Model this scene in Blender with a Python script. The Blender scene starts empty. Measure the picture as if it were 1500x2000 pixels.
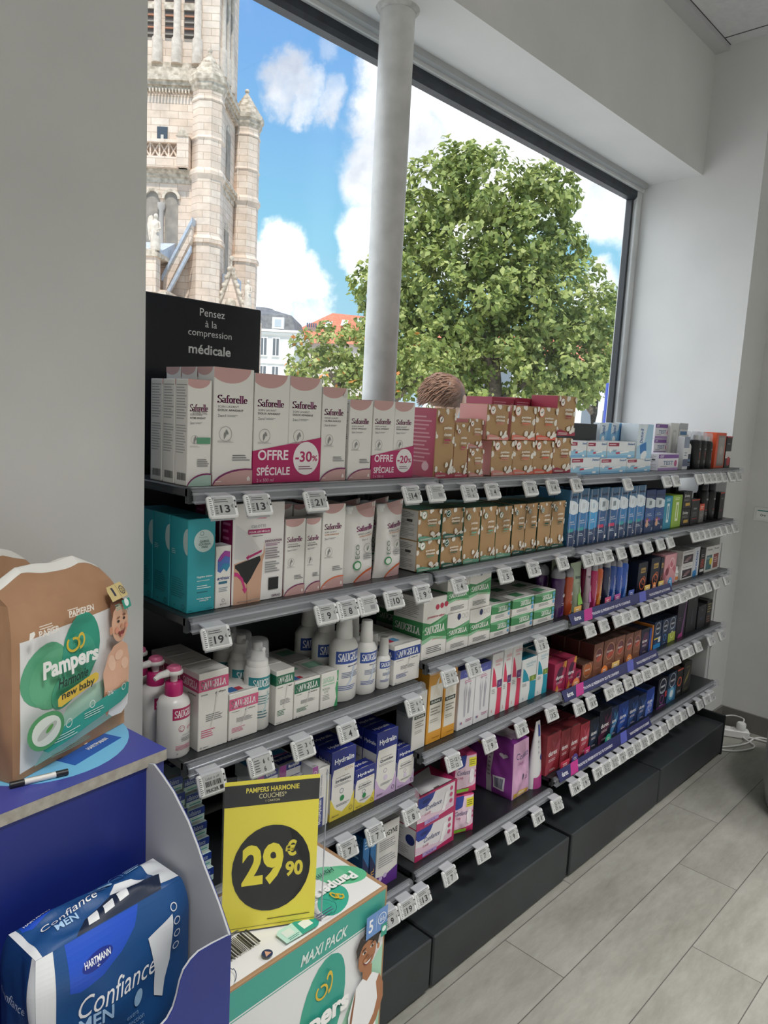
import bpy, bmesh, math, random
import numpy as np
from mathutils import Vector, Matrix

random.seed(4)
S = bpy.context.scene
COL = S.collection

# ------------------------------------------------------------------ camera
cam = bpy.data.cameras.new('camera')
cam_o = bpy.data.objects.new('camera', cam)
COL.objects.link(cam_o)
S.camera = cam_o
CAM = Vector((0.0, 0.0, 1.57))
RIGHT = Vector((0.69548273, -0.71665008, 0.05211932))
DOWN = Vector((-0.06149768, -0.13163584, -0.98938872))
FWD = Vector((0.71590628, 0.68489756, -0.13562277))
cam_o.matrix_world = Matrix(((RIGHT.x, -DOWN.x, -FWD.x, CAM.x), (RIGHT.y, -DOWN.y, -FWD.y, CAM.y), (RIGHT.z, -DOWN.z, -FWD.z, CAM.z), (0, 0, 0, 1)))
cam.sensor_fit = 'VERTICAL'
cam.sensor_height = 24.0
cam.lens = 24.0 * 1425.1 / 2000.0
cam.clip_start = 0.02
cam.clip_end = 600

# ------------------------------------------------------------------ exposure
S.view_settings.view_transform = 'Standard'
S.view_settings.look = 'None'
S.view_settings.exposure = 0.0
S.view_settings.gamma = 1.0
S.view_settings.use_curve_mapping = False

# ------------------------------------------------------------------ sky: blue gradient with procedural clouds
def lin(c):
    return c / 12.92 if c <= 0.04045 else ((c + 0.055) / 1.055) ** 2.4
def rgb(h):
    return tuple(lin(int(h[i:i + 2], 16) / 255) for i in (0, 2, 4)) + (1.0,)

W = bpy.data.worlds.new('sky')
S.world = W
W.use_nodes = True
nt = W.node_tree
nt.nodes.clear()
def nd(t, tree=None, **kw):
    n = (tree or nt).nodes.new(t)
    for k, v in kw.items():
        setattr(n, k, v)
    return n
def math_n(op, a, b=None, tree=None, clamp=False):
    tr = tree or nt
    n = tr.nodes.new('ShaderNodeMath'); n.operation = op; n.use_clamp = clamp
    for i, v in enumerate((a, b)):
        if v is None: continue
        if isinstance(v, (int, float)): n.inputs[i].default_value = v
        else: tr.links.new(v, n.inputs[i])
    return n.outputs[0]
tc = nd('ShaderNodeTexCoord')
DIR = tc.outputs['Generated']
sep = nd('ShaderNodeSeparateXYZ'); nt.links.new(DIR, sep.inputs[0])
ramp = nd('ShaderNodeValToRGB')
nt.links.new(sep.outputs[2], ramp.inputs[0])
el = ramp.color_ramp.elements
el[0].position = 0.0; el[0].color = rgb('CFE8F4')
el[1].position = 0.9; el[1].color = rgb('5F9BE6')
for p, c in ((0.10, 'B4E2F6'), (0.22, '9CDCFA'), (0.33, '8CC6F8'), (0.45, '7FB4F4')):
    e = el.new(p); e.color = rgb(c)
warp = nd('ShaderNodeTexNoise'); warp.inputs['Scale'].default_value = 5.0; warp.inputs['Detail'].default_value = 7.0; warp.inputs['Roughness'].default_value = 0.6
nt.links.new(DIR, warp.inputs['Vector'])
sub = nd('ShaderNodeVectorMath', operation='SUBTRACT'); nt.links.new(warp.outputs['Color'], sub.inputs[0]); sub.inputs[1].default_value = (0.5, 0.5, 0.5)
scl = nd('ShaderNodeVectorMath', operation='SCALE'); nt.links.new(sub.outputs[0], scl.inputs[0]); scl.inputs['Scale'].default_value = 0.16
wdir = nd('ShaderNodeVectorMath', operation='ADD'); nt.links.new(DIR, wdir.inputs[0]); nt.links.new(scl.outputs[0], wdir.inputs[1])
CLOUDS = [
    (0.5630, 0.7329, 0.3819, 0.0347, 0.80),
    (0.5869, 0.7190, 0.3723, 0.0315, 0.80),
    (0.6115, 0.7008, 0.3673, 0.0274, 0.75),
    (0.5922, 0.6954, 0.4071, 0.0249, 0.60),
    (0.6172, 0.6703, 0.4119, 0.0178, 0.50),
    (0.6654, 0.6473, 0.3719, 0.0579, 1.00),
    (0.6958, 0.6527, 0.2997, 0.0711, 1.00),
    (0.6993, 0.6807, 0.2183, 0.0559, 1.00),
    (0.6909, 0.6068, 0.3929, 0.0782, 1.00),
    (0.7430, 0.5675, 0.3548, 0.0980, 1.00),
    (0.8024, 0.5145, 0.3026, 0.1057, 1.00),
    (0.8467, 0.4714, 0.2467, 0.0691, 0.90),
    (0.7505, 0.6112, 0.2512, 0.0970, 1.00),
    (0.6955, 0.6970, 0.1745, 0.0401, 0.80),
    (0.6068, 0.7682, 0.2041, 0.0458, 1.00),
    (0.5895, 0.7914, 0.1621, 0.0595, 1.00),
    (0.6287, 0.7612, 0.1594, 0.0480, 1.00),
    (0.5678, 0.8014, 0.1878, 0.0392, 0.90),
    (0.6336, 0.7646, 0.1180, 0.0405, 0.75),
    (0.5995, 0.7270, 0.3350, 0.0124, 0.35),
    (0.6200, 0.7207, 0.3101, 0.0101, 0.30),
    (0.8708, 0.4675, 0.1521, 0.0389, 0.80),
    (0.8833, 0.3511, 0.3108, 0.1749, 0.90),
    (0.3563, 0.8941, 0.2713, 0.1749, 0.50),
    (0.1349, 0.9535, 0.2694, 0.2002, 0.80),
    (0.9564, 0.0853, 0.2793, 0.1980, 0.90),
]
total = None
CLOUDS.append((-0.55, 0.62, 0.56, 0.75, 1.2))  # this and the next: clouds added out of view for more daylight
CLOUDS.append((-0.05, -0.3, 0.95, 0.6, 1.0))
for (dx, dy, dz, r, wgt) in CLOUDS:
    dn = nd('ShaderNodeVectorMath', operation='DISTANCE')
    nt.links.new(wdir.outputs[0], dn.inputs[0]); dn.inputs[1].default_value = (dx, dy, dz)
    mr = nd('ShaderNodeMapRange'); mr.interpolation_type = 'SMOOTHSTEP'
    nt.links.new(dn.outputs['Value'], mr.inputs['Value'])
    mr.inputs['From Min'].default_value = r * 0.45; mr.inputs['From Max'].default_value = r * 1.25
    mr.inputs['To Min'].default_value = wgt; mr.inputs['To Max'].default_value = 0.0
    total = mr.outputs['Result'] if total is None else math_n('MAXIMUM', total, mr.outputs['Result'])
wisp = nd('ShaderNodeTexNoise'); wisp.inputs['Scale'].default_value = 7.0; wisp.inputs['Detail'].default_value = 9.0; wisp.inputs['Roughness'].default_value = 0.62
nt.links.new(DIR, wisp.inputs['Vector'])
shade = nd('ShaderNodeTexNoise'); shade.inputs['Scale'].default_value = 4.5; shade.inputs['Detail'].default_value = 5.0
nt.links.new(wdir.outputs[0], shade.inputs['Vector'])
ccol = nd('ShaderNodeValToRGB'); nt.links.new(shade.outputs[0], ccol.inputs[0])
ccol.color_ramp.elements[0].position = 0.38; ccol.color_ramp.elements[0].color = rgb('D3D8E8')
ccol.color_ramp.elements[1].position = 0.55; ccol.color_ramp.elements[1].color = (1.5, 1.5, 1.5, 1)
mixc = nd('ShaderNodeMix'); mixc.data_type = 'RGBA'
puff = nd('ShaderNodeMapRange'); puff.interpolation_type = 'SMOOTHSTEP'
nt.links.new(math_n('ADD', total, math_n('MULTIPLY', math_n('SUBTRACT', wisp.outputs[0], 0.5), 1.5)), puff.inputs['Value'])
puff.inputs['From Min'].default_value = 0.22; puff.inputs['From Max'].default_value = 0.95
nt.links.new(puff.outputs['Result'], mixc.inputs['Factor']); nt.links.new(ramp.outputs[0], mixc.inputs['A']); nt.links.new(ccol.outputs[0], mixc.inputs['B'])
# sky brightened out of view, added to light the reveal of the right wall
sky_fill = nd('ShaderNodeVectorMath', operation='DISTANCE'); nt.links.new(wdir.outputs[0], sky_fill.inputs[0]); sky_fill.inputs[1].default_value = (-0.55, 0.62, 0.56)
bmr = nd('ShaderNodeMapRange'); bmr.interpolation_type = 'SMOOTHSTEP'; nt.links.new(sky_fill.outputs['Value'], bmr.inputs['Value'])
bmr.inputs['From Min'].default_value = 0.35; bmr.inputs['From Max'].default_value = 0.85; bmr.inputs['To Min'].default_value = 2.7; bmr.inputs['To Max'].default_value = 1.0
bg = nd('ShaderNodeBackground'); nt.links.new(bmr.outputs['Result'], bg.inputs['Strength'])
nt.links.new(mixc.outputs['Result'], bg.inputs['Color'])
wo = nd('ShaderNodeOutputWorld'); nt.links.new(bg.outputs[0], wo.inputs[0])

# ------------------------------------------------------------------ sun and the shop's ceiling lamps
sun = bpy.data.lights.new('sun', 'SUN'); sun.energy = 3.7; sun.angle = 0.03; sun.color = (1.0, 0.95, 0.87)
sun_o = bpy.data.objects.new('sun', sun); COL.objects.link(sun_o)
sun_o.rotation_euler = Vector((0.32, 0.45, -0.95)).to_track_quat('-Z', 'Y').to_euler()
LAMP = 24.0
for i, (lx, ly) in enumerate([(-1.6, -2.2), (-1.6, -0.4), (0.3, -2.2), (0.3, -0.4), (2.2, -2.2), (2.2, -0.4), (3.4, -1.3)]):
    l = bpy.data.lights.new('ceiling_lamp', 'AREA'); l.energy = LAMP; l.shape = 'RECTANGLE'; l.size = 0.58; l.size_y = 0.58
    l.color = (1.0, 0.985, 0.96); l.spread = math.radians(93)
    o = bpy.data.objects.new('ceiling_lamp', l); COL.objects.link(o); o.location = (lx, ly, 3.33)

# ------------------------------------------------------------------ materials
MATS = {}
def new_mat(name):
    m = bpy.data.materials.new(name); m.use_nodes = True
    return m, m.node_tree, m.node_tree.nodes['Principled BSDF']
def mat(h, rough=0.42, metal=0.0, coat=0.0):
    k = (h, rough, metal, coat)
    if k not in MATS:
        m, t, b = new_mat('print_' + h)
        b.inputs['Base Color'].default_value = rgb(h)
        b.inputs['Roughness'].default_value = rough
        b.inputs['Metallic'].default_value = metal
        b.inputs['Coat Weight'].default_value = coat
        MATS[k] = m
    return MATS[k]
def noisy(name, h1, h2, scale, rough=0.6, detail=4, bump=0.0, stretch=(1, 1, 1), lo=0.35, hi=0.65, bscale=None):
    if name in MATS: return MATS[name]
    m, t, b = new_mat(name)
    co = t.nodes.new('ShaderNodeTexCoord'); mp = t.nodes.new('ShaderNodeMapping'); mp.inputs['Scale'].default_value = stretch
    t.links.new(co.outputs['Object'], mp.inputs[0])
    n = t.nodes.new('ShaderNodeTexNoise'); n.inputs['Scale'].default_value = scale; n.inputs['Detail'].default_value = detail
    t.links.new(mp.outputs[0], n.inputs['Vector'])
    r = t.nodes.new('ShaderNodeValToRGB'); t.links.new(n.outputs[0], r.inputs[0])
    r.color_ramp.elements[0].position = lo; r.color_ramp.elements[0].color = rgb(h1)
    r.color_ramp.elements[1].position = hi; r.color_ramp.elements[1].color = rgb(h2)
    t.links.new(r.outputs[0], b.inputs['Base Color']); b.inputs['Roughness'].default_value = rough
    if bump:
        n2 = t.nodes.new('ShaderNodeTexNoise'); n2.inputs['Scale'].default_value = bscale or scale * 6; n2.inputs['Detail'].default_value = 3
        t.links.new(mp.outputs[0], n2.inputs['Vector'])
        bu = t.nodes.new('ShaderNodeBump'); bu.inputs['Strength'].default_value = bump; bu.inputs['Distance'].default_value = 0.01
        t.links.new(n2.outputs[0], bu.inputs['Height']); t.links.new(bu.outputs[0], b.inputs['Normal'])
    MATS[name] = m
    return m
def clear(name, h, trans, rough=0.1):
    if name in MATS: return MATS[name]
    m, t, b = new_mat(name)
    b.inputs['Base Color'].default_value = rgb(h); b.inputs['Roughness'].default_value = rough
    tr = t.nodes.new('ShaderNodeBsdfTransparent'); mx = t.nodes.new('ShaderNodeMixShader'); mx.inputs[0].default_value = trans
    tr.inputs[0].default_value = (0.97, 0.97, 0.98, 1) if name != 'acrylic' else (1, 1, 1, 1)
    t.links.new(b.outputs[0], mx.inputs[1]); t.links.new(tr.outputs[0], mx.inputs[2])
    t.links.new(mx.outputs[0], t.nodes['Material Output'].inputs[0])
    MATS[name] = m
    return m

# ------------------------------------------------------------------ object helpers
def link(o, parent=None):
    COL.objects.link(o)
    if parent is not None: o.parent = parent
    return o
def tag(o, label, cat, group=None, kind=None):
    if label: o['label'] = label
    if cat: o['category'] = cat
    if group: o['group'] = group
    if kind: o['kind'] = kind
    return o
def empty(name, loc=(0, 0, 0), rz=0.0):
    o = bpy.data.objects.new(name, None); o.empty_display_size = 0.05
    o.location = loc; o.rotation_euler = (0, 0, rz)
    return link(o)

class MB:
    """collects vertices, faces and a material per face; build() links them as one mesh object"""
    def __init__(s):
        s.v = []; s.f = []; s.m = []; s.mats = []; s.sm = []
    def mi(s, m):
        if m not in s.mats: s.mats.append(m)
        return s.mats.index(m)
    def add(s, vs, fs, m, smooth=False):
        b = len(s.v); s.v.extend([tuple(q) for q in vs]); i = s.mi(m)
        for f in fs:
            s.f.append([b + k for k in f]); s.m.append(i); s.sm.append(smooth)
    def box(s, x0, x1, y0, y1, z0, z1, m, c=0.0):
        c = min(c, (x1 - x0) * .45, (y1 - y0) * .45, (z1 - z0) * .45)
        if c <= 0:
            vs = [(x, y, z) for x in (x0, x1) for y in (y0, y1) for z in (z0, z1)]
            s.add(vs, [(0, 1, 3, 2), (4, 6, 7, 5), (0, 4, 5, 1), (2, 3, 7, 6), (0, 2, 6, 4), (1, 5, 7, 3)], m); return
        X = (x0, x1); Y = (y0, y1); Z = (z0, z1); sg = (1, -1); vs = []; idx = {}
        for i in (0, 1):
            for j in (0, 1):
                for k in (0, 1):
                    idx[i, j, k, 0] = len(vs); vs.append((X[i], Y[j] + sg[j] * c, Z[k] + sg[k] * c))
                    idx[i, j, k, 1] = len(vs); vs.append((X[i] + sg[i] * c, Y[j], Z[k] + sg[k] * c))
                    idx[i, j, k, 2] = len(vs); vs.append((X[i] + sg[i] * c, Y[j] + sg[j] * c, Z[k]))
        fs = []
        for i in (0, 1):
            fs.append([idx[i, j, k, 0] for j, k in ((0, 0), (0, 1), (1, 1), (1, 0))])
            fs.append([idx[j, i, k, 1] for j, k in ((0, 0), (1, 0), (1, 1), (0, 1))])
            fs.append([idx[j, k, i, 2] for j, k in ((0, 0), (0, 1), (1, 1), (1, 0))])
        for i in (0, 1):
            for j in (0, 1):
                fs.append([idx[i, j, 0, 0], idx[i, j, 1, 0], idx[i, j, 1, 1], idx[i, j, 0, 1]])
                fs.append([idx[i, 0, j, 0], idx[i, 1, j, 0], idx[i, 1, j, 2], idx[i, 0, j, 2]])
                fs.append([idx[0, i, j, 1], idx[1, i, j, 1], idx[1, i, j, 2], idx[0, i, j, 2]])
        for q in [(i, j, k) for i in (0, 1) for j in (0, 1) for k in (0, 1)]:
            fs.append([idx[q + (t,)] for t in range(3)])
        s.add(vs, fs, m)
    def loft(s, rings, m, n=24, cap0=True, cap1=True, smooth=True, cx=0.0, cy=0.0, phase=0.0):
        """rings: (z, rx, ry[, dx, dy])"""
        vs = []
        for r in rings:
            ox = r[3] if len(r) > 3 else 0.0; oy = r[4] if len(r) > 4 else 0.0
            for k in range(n):
                a = 2 * math.pi * k / n + phase
                vs.append((cx + ox + r[1] * math.cos(a), cy + oy + r[2] * math.sin(a), r[0]))
        fs = [(i * n + k, i * n + (k + 1) % n, (i + 1) * n + (k + 1) % n, (i + 1) * n + k) for i in range(len(rings) - 1) for k in range(n)]
        s.add(vs, fs, m, smooth)
        if cap0: s.add(vs[:n], [list(range(n))[::-1]], m)
        if cap1: s.add(vs[-n:], [list(range(n))], m)
    def tube(s, pts, r, m, n=10, caps=True):
        pts = [Vector(p) for p in pts]; vs = []
        for i, p in enumerate(pts):
            d = (pts[min(i + 1, len(pts) - 1)] - pts[max(i - 1, 0)]).normalized()
            a = d.cross(Vector((0, 0, 1)))
            if a.length < 1e-3: a = d.cross(Vector((1, 0, 0)))
            a.normalize(); b = d.cross(a)
            rr = r[i] if isinstance(r, (list, tuple)) else r
            vs += [p + rr * (math.cos(2 * math.pi * k / n) * a + math.sin(2 * math.pi * k / n) * b) for k in range(n)]
        fs = [(i * n + k, i * n + (k + 1) % n, (i + 1) * n + (k + 1) % n, (i + 1) * n + k) for i in range(len(pts) - 1) for k in range(n)]
        s.add(vs, fs, m, True)
        if caps: s.add(vs[:n], [list(range(n))[::-1]], m); s.add(vs[-n:], [list(range(n))], m)
    def prism(s, prof, x0, x1, m, axis='x', smooth=False):
        """closed profile of (a, b) pairs extruded along an axis: x -> (y, z), y -> (x, z), z -> (x, y)"""
        def P(a, b, t):
            return (t, a, b) if axis == 'x' else ((a, t, b) if axis == 'y' else (a, b, t))
        n = len(prof); vs = [P(a, b, x0) for a, b in prof] + [P(a, b, x1) for a, b in prof]
        s.add(vs, [(k, (k + 1) % n, n + (k + 1) % n, n + k) for k in range(n)], m, smooth)
        s.add(vs[:n], [list(range(n))[::-1]], m); s.add(vs[n:], [list(range(n))], m)
    def ball(s, c, r, m, n=14, k=9):
        rx, ry, rz = r if isinstance(r, (tuple, list)) else (r, r, r)
        rings = [(c[2] - rz * math.cos(math.pi * (i + .02) / (k + .04)), rx * math.sin(math.pi * (i + .02) / (k + .04)), ry * math.sin(math.pi * (i + .02) / (k + .04))) for i in range(k + 1)]
        s.loft(rings, m, n, cx=c[0], cy=c[1])
    def mesh(s, name):
        me = bpy.data.meshes.new(name); me.from_pydata(s.v, [], s.f)
        for m in s.mats: me.materials.append(m)
        me.polygons.foreach_set('material_index', s.m); me.polygons.foreach_set('use_smooth', s.sm)
        me.update(); return me
    def build(s, name, parent=None, loc=(0, 0, 0), rz=0.0):
        o = bpy.data.objects.new(name, s.mesh(name)); o.location = loc; o.rotation_euler = (0, 0, rz)
        return link(o, parent)

# ------------------------------------------------------------------ lettering: glyph outlines of the built-in font, as flat triangles
GLY = bpy.data.scenes.new('glyph_workshop')
TEXTS = {}
def arc(cx, cy, rx, ry, a0, a1, n=9):
    return [(cx + rx * math.cos(math.radians(a0 + (a1 - a0) * i / n)), cy + ry * math.sin(math.radians(a0 + (a1 - a0) * i / n))) for i in range(n + 1)]
# skeletons of high-contrast serif letters: (advance, strokes); drawn with a flat nib, thick downstrokes and thin crossbars
SERIF = {
 'S': (.66, [arc(.31, .74, .23, .24, 25, 200, 9) + [(.14, .62), (.30, .53), (.46, .42)] + arc(.31, .27, .25, .25, 20, -160, 9), [(.52, .84), (.53, .99)], [(.06, .18), (.05, .01)]]),
 'A': (.80, [[(.08, 0), (.38, .98)], [(.38, .98), (.68, 0)], [(.18, .33), (.58, .33)], [(-.02, .01), (.20, .01)], [(.54, .01), (.82, .01)]]),
 'U': (.80, [[(.14, 1), (.14, .3)] + arc(.39, .28, .25, .26, 180, 360, 8) + [(.64, 1)], [(.0, .99), (.30, .99)], [(.52, .99), (.76, .99)]]),
 'G': (.82, [arc(.42, .5, .32, .49, 50, 300, 12) + [(.66, .12)], [(.66, .02), (.66, .38)], [(.50, .39), (.80, .39)], [(.66, .82), (.68, .99)]]),
 'E': (.66, [[(.14, 0), (.14, 1)], [(0, .01), (.58, .01), (.60, .24)], [(0, .99), (.54, .99), (.56, .78)], [(.14, .51), (.44, .51)], [(.44, .38), (.44, .64)]]),
 'L': (.62, [[(.14, 0), (.14, 1)], [(0, .01), (.54, .01), (.57, .28)], [(0, .99), (.30, .99)]]),
 'a': (.56, [arc(.22, .46, .17, .16, 160, 20, 6) + [(.39, .40), (.39, .08), (.50, .02)], arc(.21, .17, .16, .16, 60, 330, 9), [(.26, .33), (.39, .36)]]),
 'f': (.38, [[(.14, 0), (.14, .78)] + arc(.27, .80, .13, .2, 180, 30, 6), [(-.02, .60), (.34, .60)], [(0, .01), (.30, .01)]]),
 'o': (.56, [arc(.26, .31, .2, .31, 0, 360, 16)]),
 'r': (.44, [[(.13, 0), (.13, .61)], [(.13, .44)] + arc(.29, .46, .13, .15, 150, 40, 5), [(0, .60), (.13, .61)], [(0, .01), (.28, .01)]]),
 'e': (.52, [[(.07, .34), (.43, .34)] + arc(.25, .32, .19, .30, 8, 320, 14)]),
 'l': (.30, [[(.13, 0), (.13, 1.02)], [(0, 1.0), (.13, 1.01)], [(0, .01), (.27, .01)]])}
def serif(txt, rx, ry):
    vs = []; fs = []; x = 0
    nib = [(rx * math.cos(2 * math.pi * k / 12), ry * math.sin(2 * math.pi * k / 12)) for k in range(12)]
    for ch in txt:
        adv, strokes = SERIF[ch]
        for st in strokes:
            for a, b in zip(st, st[1:]):
                d = (b[0] - a[0], b[1] - a[1]); far = [n[1] * d[0] - n[0] * d[1] for n in nib]
                hi = far.index(max(far)); lo = far.index(min(far)); base = len(vs)
                run = lambda i, j: [nib[(i + q) % 12] for q in range((j - i) % 12 + 1)]
                pts = [(b[0] + n[0], b[1] + n[1]) for n in run(lo, hi)] + [(a[0] + n[0], a[1] + n[1]) for n in run(hi, lo)]
                vs += [(x + p[0], p[1]) for p in pts]; fs.append(tuple(range(base, base + len(pts))))
        x += adv
    return vs, fs
def glyphs(txt, style=''):
    k = (txt, style)
    if k not in TEXTS and 's' in style:
        vs, fs = serif(txt, *((.105, .032) if 'B' in style else (.095, .034)))
        x0 = min(v[0] for v in vs); x1 = max(v[0] for v in vs); y0 = min(v[1] for v in vs); y1 = max(v[1] for v in vs)
        TEXTS[k] = ([((a - x0) / (x1 - x0), (c - y0) / (y1 - y0)) for a, c in vs], fs)
    if k not in TEXTS:
        cu = bpy.data.curves.new('glyphs', 'FONT'); cu.body = txt; cu.resolution_u = 3 if len(txt) < 14 else 2
        cu.space_line = 0.95; cu.align_x = 'CENTER' if '\n' in txt else 'LEFT'
        if 'b' in style: cu.offset = 0.022
        if 'B' in style: cu.offset = 0.04
        if 'n' in style: cu.offset = -0.008
        if 'i' in style: cu.shear = 0.3
        o = bpy.data.objects.new('glyphs', cu); GLY.collection.objects.link(o)
        vl = GLY.view_layers[0]; vl.update()
        me = o.evaluated_get(vl.depsgraph).to_mesh()
        vs = [(v.co.x, v.co.y) for v in me.vertices]; fs = [tuple(p.vertices) for p in me.polygons]
        bpy.data.objects.remove(o); bpy.data.curves.remove(cu)
        x0 = min(v[0] for v in vs); x1 = max(v[0] for v in vs); y0 = min(v[1] for v in vs); y1 = max(v[1] for v in vs)
        TEXTS[k] = ([((x - x0) / (x1 - x0 or 1), (y - y0) / (y1 - y0 or 1)) for x, y in vs], fs)
    return TEXTS[k]

def clip(poly, axis, lim, keep_less):
    out = []
    for i in range(len(poly)):
        a = poly[i]; b = poly[(i + 1) % len(poly)]
        ina = (a[axis] <= lim) if keep_less else (a[axis] >= lim); inb = (b[axis] <= lim) if keep_less else (b[axis] >= lim)
        if ina: out.append(a)
        if ina != inb:
            t = (lim - a[axis]) / (b[axis] - a[axis])
            out.append((a[0] + t * (b[0] - a[0]), a[1] + t * (b[1] - a[1])))
    return out
def clip_box(p, u0, u1, v0, v1):
    for ax, lim, less in ((0, u0, False), (0, u1, True), (1, v0, False), (1, v1, True)):
        if len(p) < 3: return []
        if all(((q[ax] <= lim) if less else (q[ax] >= lim)) for q in p): continue
        p = clip(p, ax, lim, less)
    return p if len(p) >= 3 else []

def print_on(mb, prims, M, w, h, eps=0.00012, tess=None, rough=0.42, lay0=1):
    """lays printed shapes onto a surface: M(u, v, lift) gives a point; w, h are its size in metres"""
    lay = lay0
    for p in prims:
        k = p[0]; polys = []
        if k == 'r':
            u0, v0, u1, v1 = p[1:5]; polys = [[(u0, v0), (u1, v0), (u1, v1), (u0, v1)]]
        elif k in 'ce':
            u, v = p[1:3]
            ru, rv = (p[3], p[3] * w / h) if k == 'c' else p[3:5]
            polys = [[(u + ru * math.cos(2 * math.pi * i / 28), v + rv * math.sin(2 * math.pi * i / 28)) for i in range(28)]]
        elif k == 'o':
            u, v, r, t = p[1:5]; q = w / h; n = 28
            for i in range(n):
                a = 2 * math.pi * i / n; b = 2 * math.pi * (i + 1) / n
                polys.append([(u + s * math.cos(c), v + s * q * math.sin(c)) for s, c in ((r, a), (r, b), (r - t, b), (r - t, a))])
        elif k == 'p':
            polys = [list(p[1])]
        elif k in 'tT':
            txt, u, v, tw, th = p[1:6]; st = p[7] if len(p) > 7 else ''
            vs, fs = glyphs(txt, st)
            if k == 't' and 'u' in st: q = [(u - (a - .5) * tw, v - (b - .5) * th) for a, b in vs]
            elif k == 't': q = [(u + (a - .5) * tw, v + (b - .5) * th) for a, b in vs]
            elif 'd' in st: q = [(u + (b - .5) * tw, v - (a - .5) * th) for a, b in vs]
            else: q = [(u - (b - .5) * tw, v + (a - .5) * th) for a, b in vs]
            polys = [[q[i] for i in f] for f in fs]
        elif k == 'l':
            u0, v0, u1, v1, n = p[1:6]; d = (v1 - v0) / n
            rr = random.Random(n + int(u0 * 97) + int(v0 * 89))
            for i in range(n):
                e = u1 - (u1 - u0) * rr.random() * .3; y = v0 + d * (i + .3)
                polys.append([(u0, y), (e, y), (e, y + d * .38), (u0, y + d * .38)])
        elif k == 'bar':
            u0, v0, u1, v1 = p[1:5]; rr = random.Random(int(u0 * 77) + 5); x = u0
            while x < u1:
                s = rr.choice((1, 1, 2, 3)) * (u1 - u0) / 60; polys.append([(x, v0), (min(x + s, u1), v0), (min(x + s, u1), v1), (x, v1)]); x += s + rr.choice((1, 1, 2)) * (u1 - u0) / 60
        c = p[6] if k in 'lotT' and k != 'o' else (p[5] if k in ('r', 'o', 'e', 'bar') else (p[4] if k == 'c' else p[2]))
        m = mat(c, rough) if isinstance(c, str) else c
        inside = k not in 'tTl'
        e = eps * lay
        for q in polys:
            q = clip_box(q, 0, 1, 0, 1)
            if not q: continue
            if tess:
                nx, ny = tess
                ux = [a[0] for a in q]; vy = [a[1] for a in q]
                for i in range(max(0, int(min(ux) * nx)), min(nx, int(max(ux) * nx) + 1)):
                    for j in range(max(0, int(min(vy) * ny)), min(ny, int(max(vy) * ny) + 1)):
                        c2 = clip_box(q, i / nx, (i + 1) / nx, j / ny, (j + 1) / ny)
                        if c2: mb.add([M(a, b, e) for a, b in c2], [list(range(len(c2)))], m, True)
            else:
                mb.add([M(a, b, e) for a, b in q], [list(range(len(q)))], m)
        lay += 1

def face_front(w, d, h):
    return lambda u, v, e: ((u - .5) * w, -e, v * h)
def face_left(w, d, h):
    return lambda u, v, e: (-w / 2 - e, d * (1 - u), v * h)
def face_right(w, d, h):
    return lambda u, v, e: (w / 2 + e, d * u, v * h)
def face_top(w, d, h):
    return lambda u, v, e: ((u - .5) * w, v * d, h + e)

def carton(mb, w, d, h, base, front=(), left=(), top=(), right=(), rough=0.42, side=None, topc=None, cx=0.0):
    """a folded card carton: bevelled body, tuck-flap seam on its top, printed faces; front at y = 0"""
    c = min(0.0012, w * .05)
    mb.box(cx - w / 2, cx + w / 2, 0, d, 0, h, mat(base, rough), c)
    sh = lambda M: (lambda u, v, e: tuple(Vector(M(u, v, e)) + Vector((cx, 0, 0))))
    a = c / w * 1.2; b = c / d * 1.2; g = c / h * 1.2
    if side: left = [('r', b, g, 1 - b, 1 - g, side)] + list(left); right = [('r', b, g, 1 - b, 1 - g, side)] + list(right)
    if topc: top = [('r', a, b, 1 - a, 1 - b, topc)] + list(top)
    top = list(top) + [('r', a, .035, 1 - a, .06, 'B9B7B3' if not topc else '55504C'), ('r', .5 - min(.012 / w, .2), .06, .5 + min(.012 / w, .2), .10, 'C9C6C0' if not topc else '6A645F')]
    if front: print_on(mb, front, sh(face_front(w, d, h)), w, h, rough=rough)
    if left: print_on(mb, left, sh(face_left(w, d, h)), d, h, rough=rough)
    if right: print_on(mb, right, sh(face_right(w, d, h)), d, h, rough=rough)
    if d > .02: print_on(mb, top, sh(face_top(w, d, h)), w, d, rough=rough)


# ================================================================== THE ROOM
def structure(o):
    o['kind'] = 'structure'; return o
PLASTER = noisy('white_plaster', 'D6D7D6', 'DDDDDC', 3.0, 0.75, bump=0.03, bscale=60)
def slab(name, x0, x1, y0, y1, z0, z1, m):
    b = MB(); b.box(x0, x1, y0, y1, z0, z1, m); return structure(b.build(name))

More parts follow.
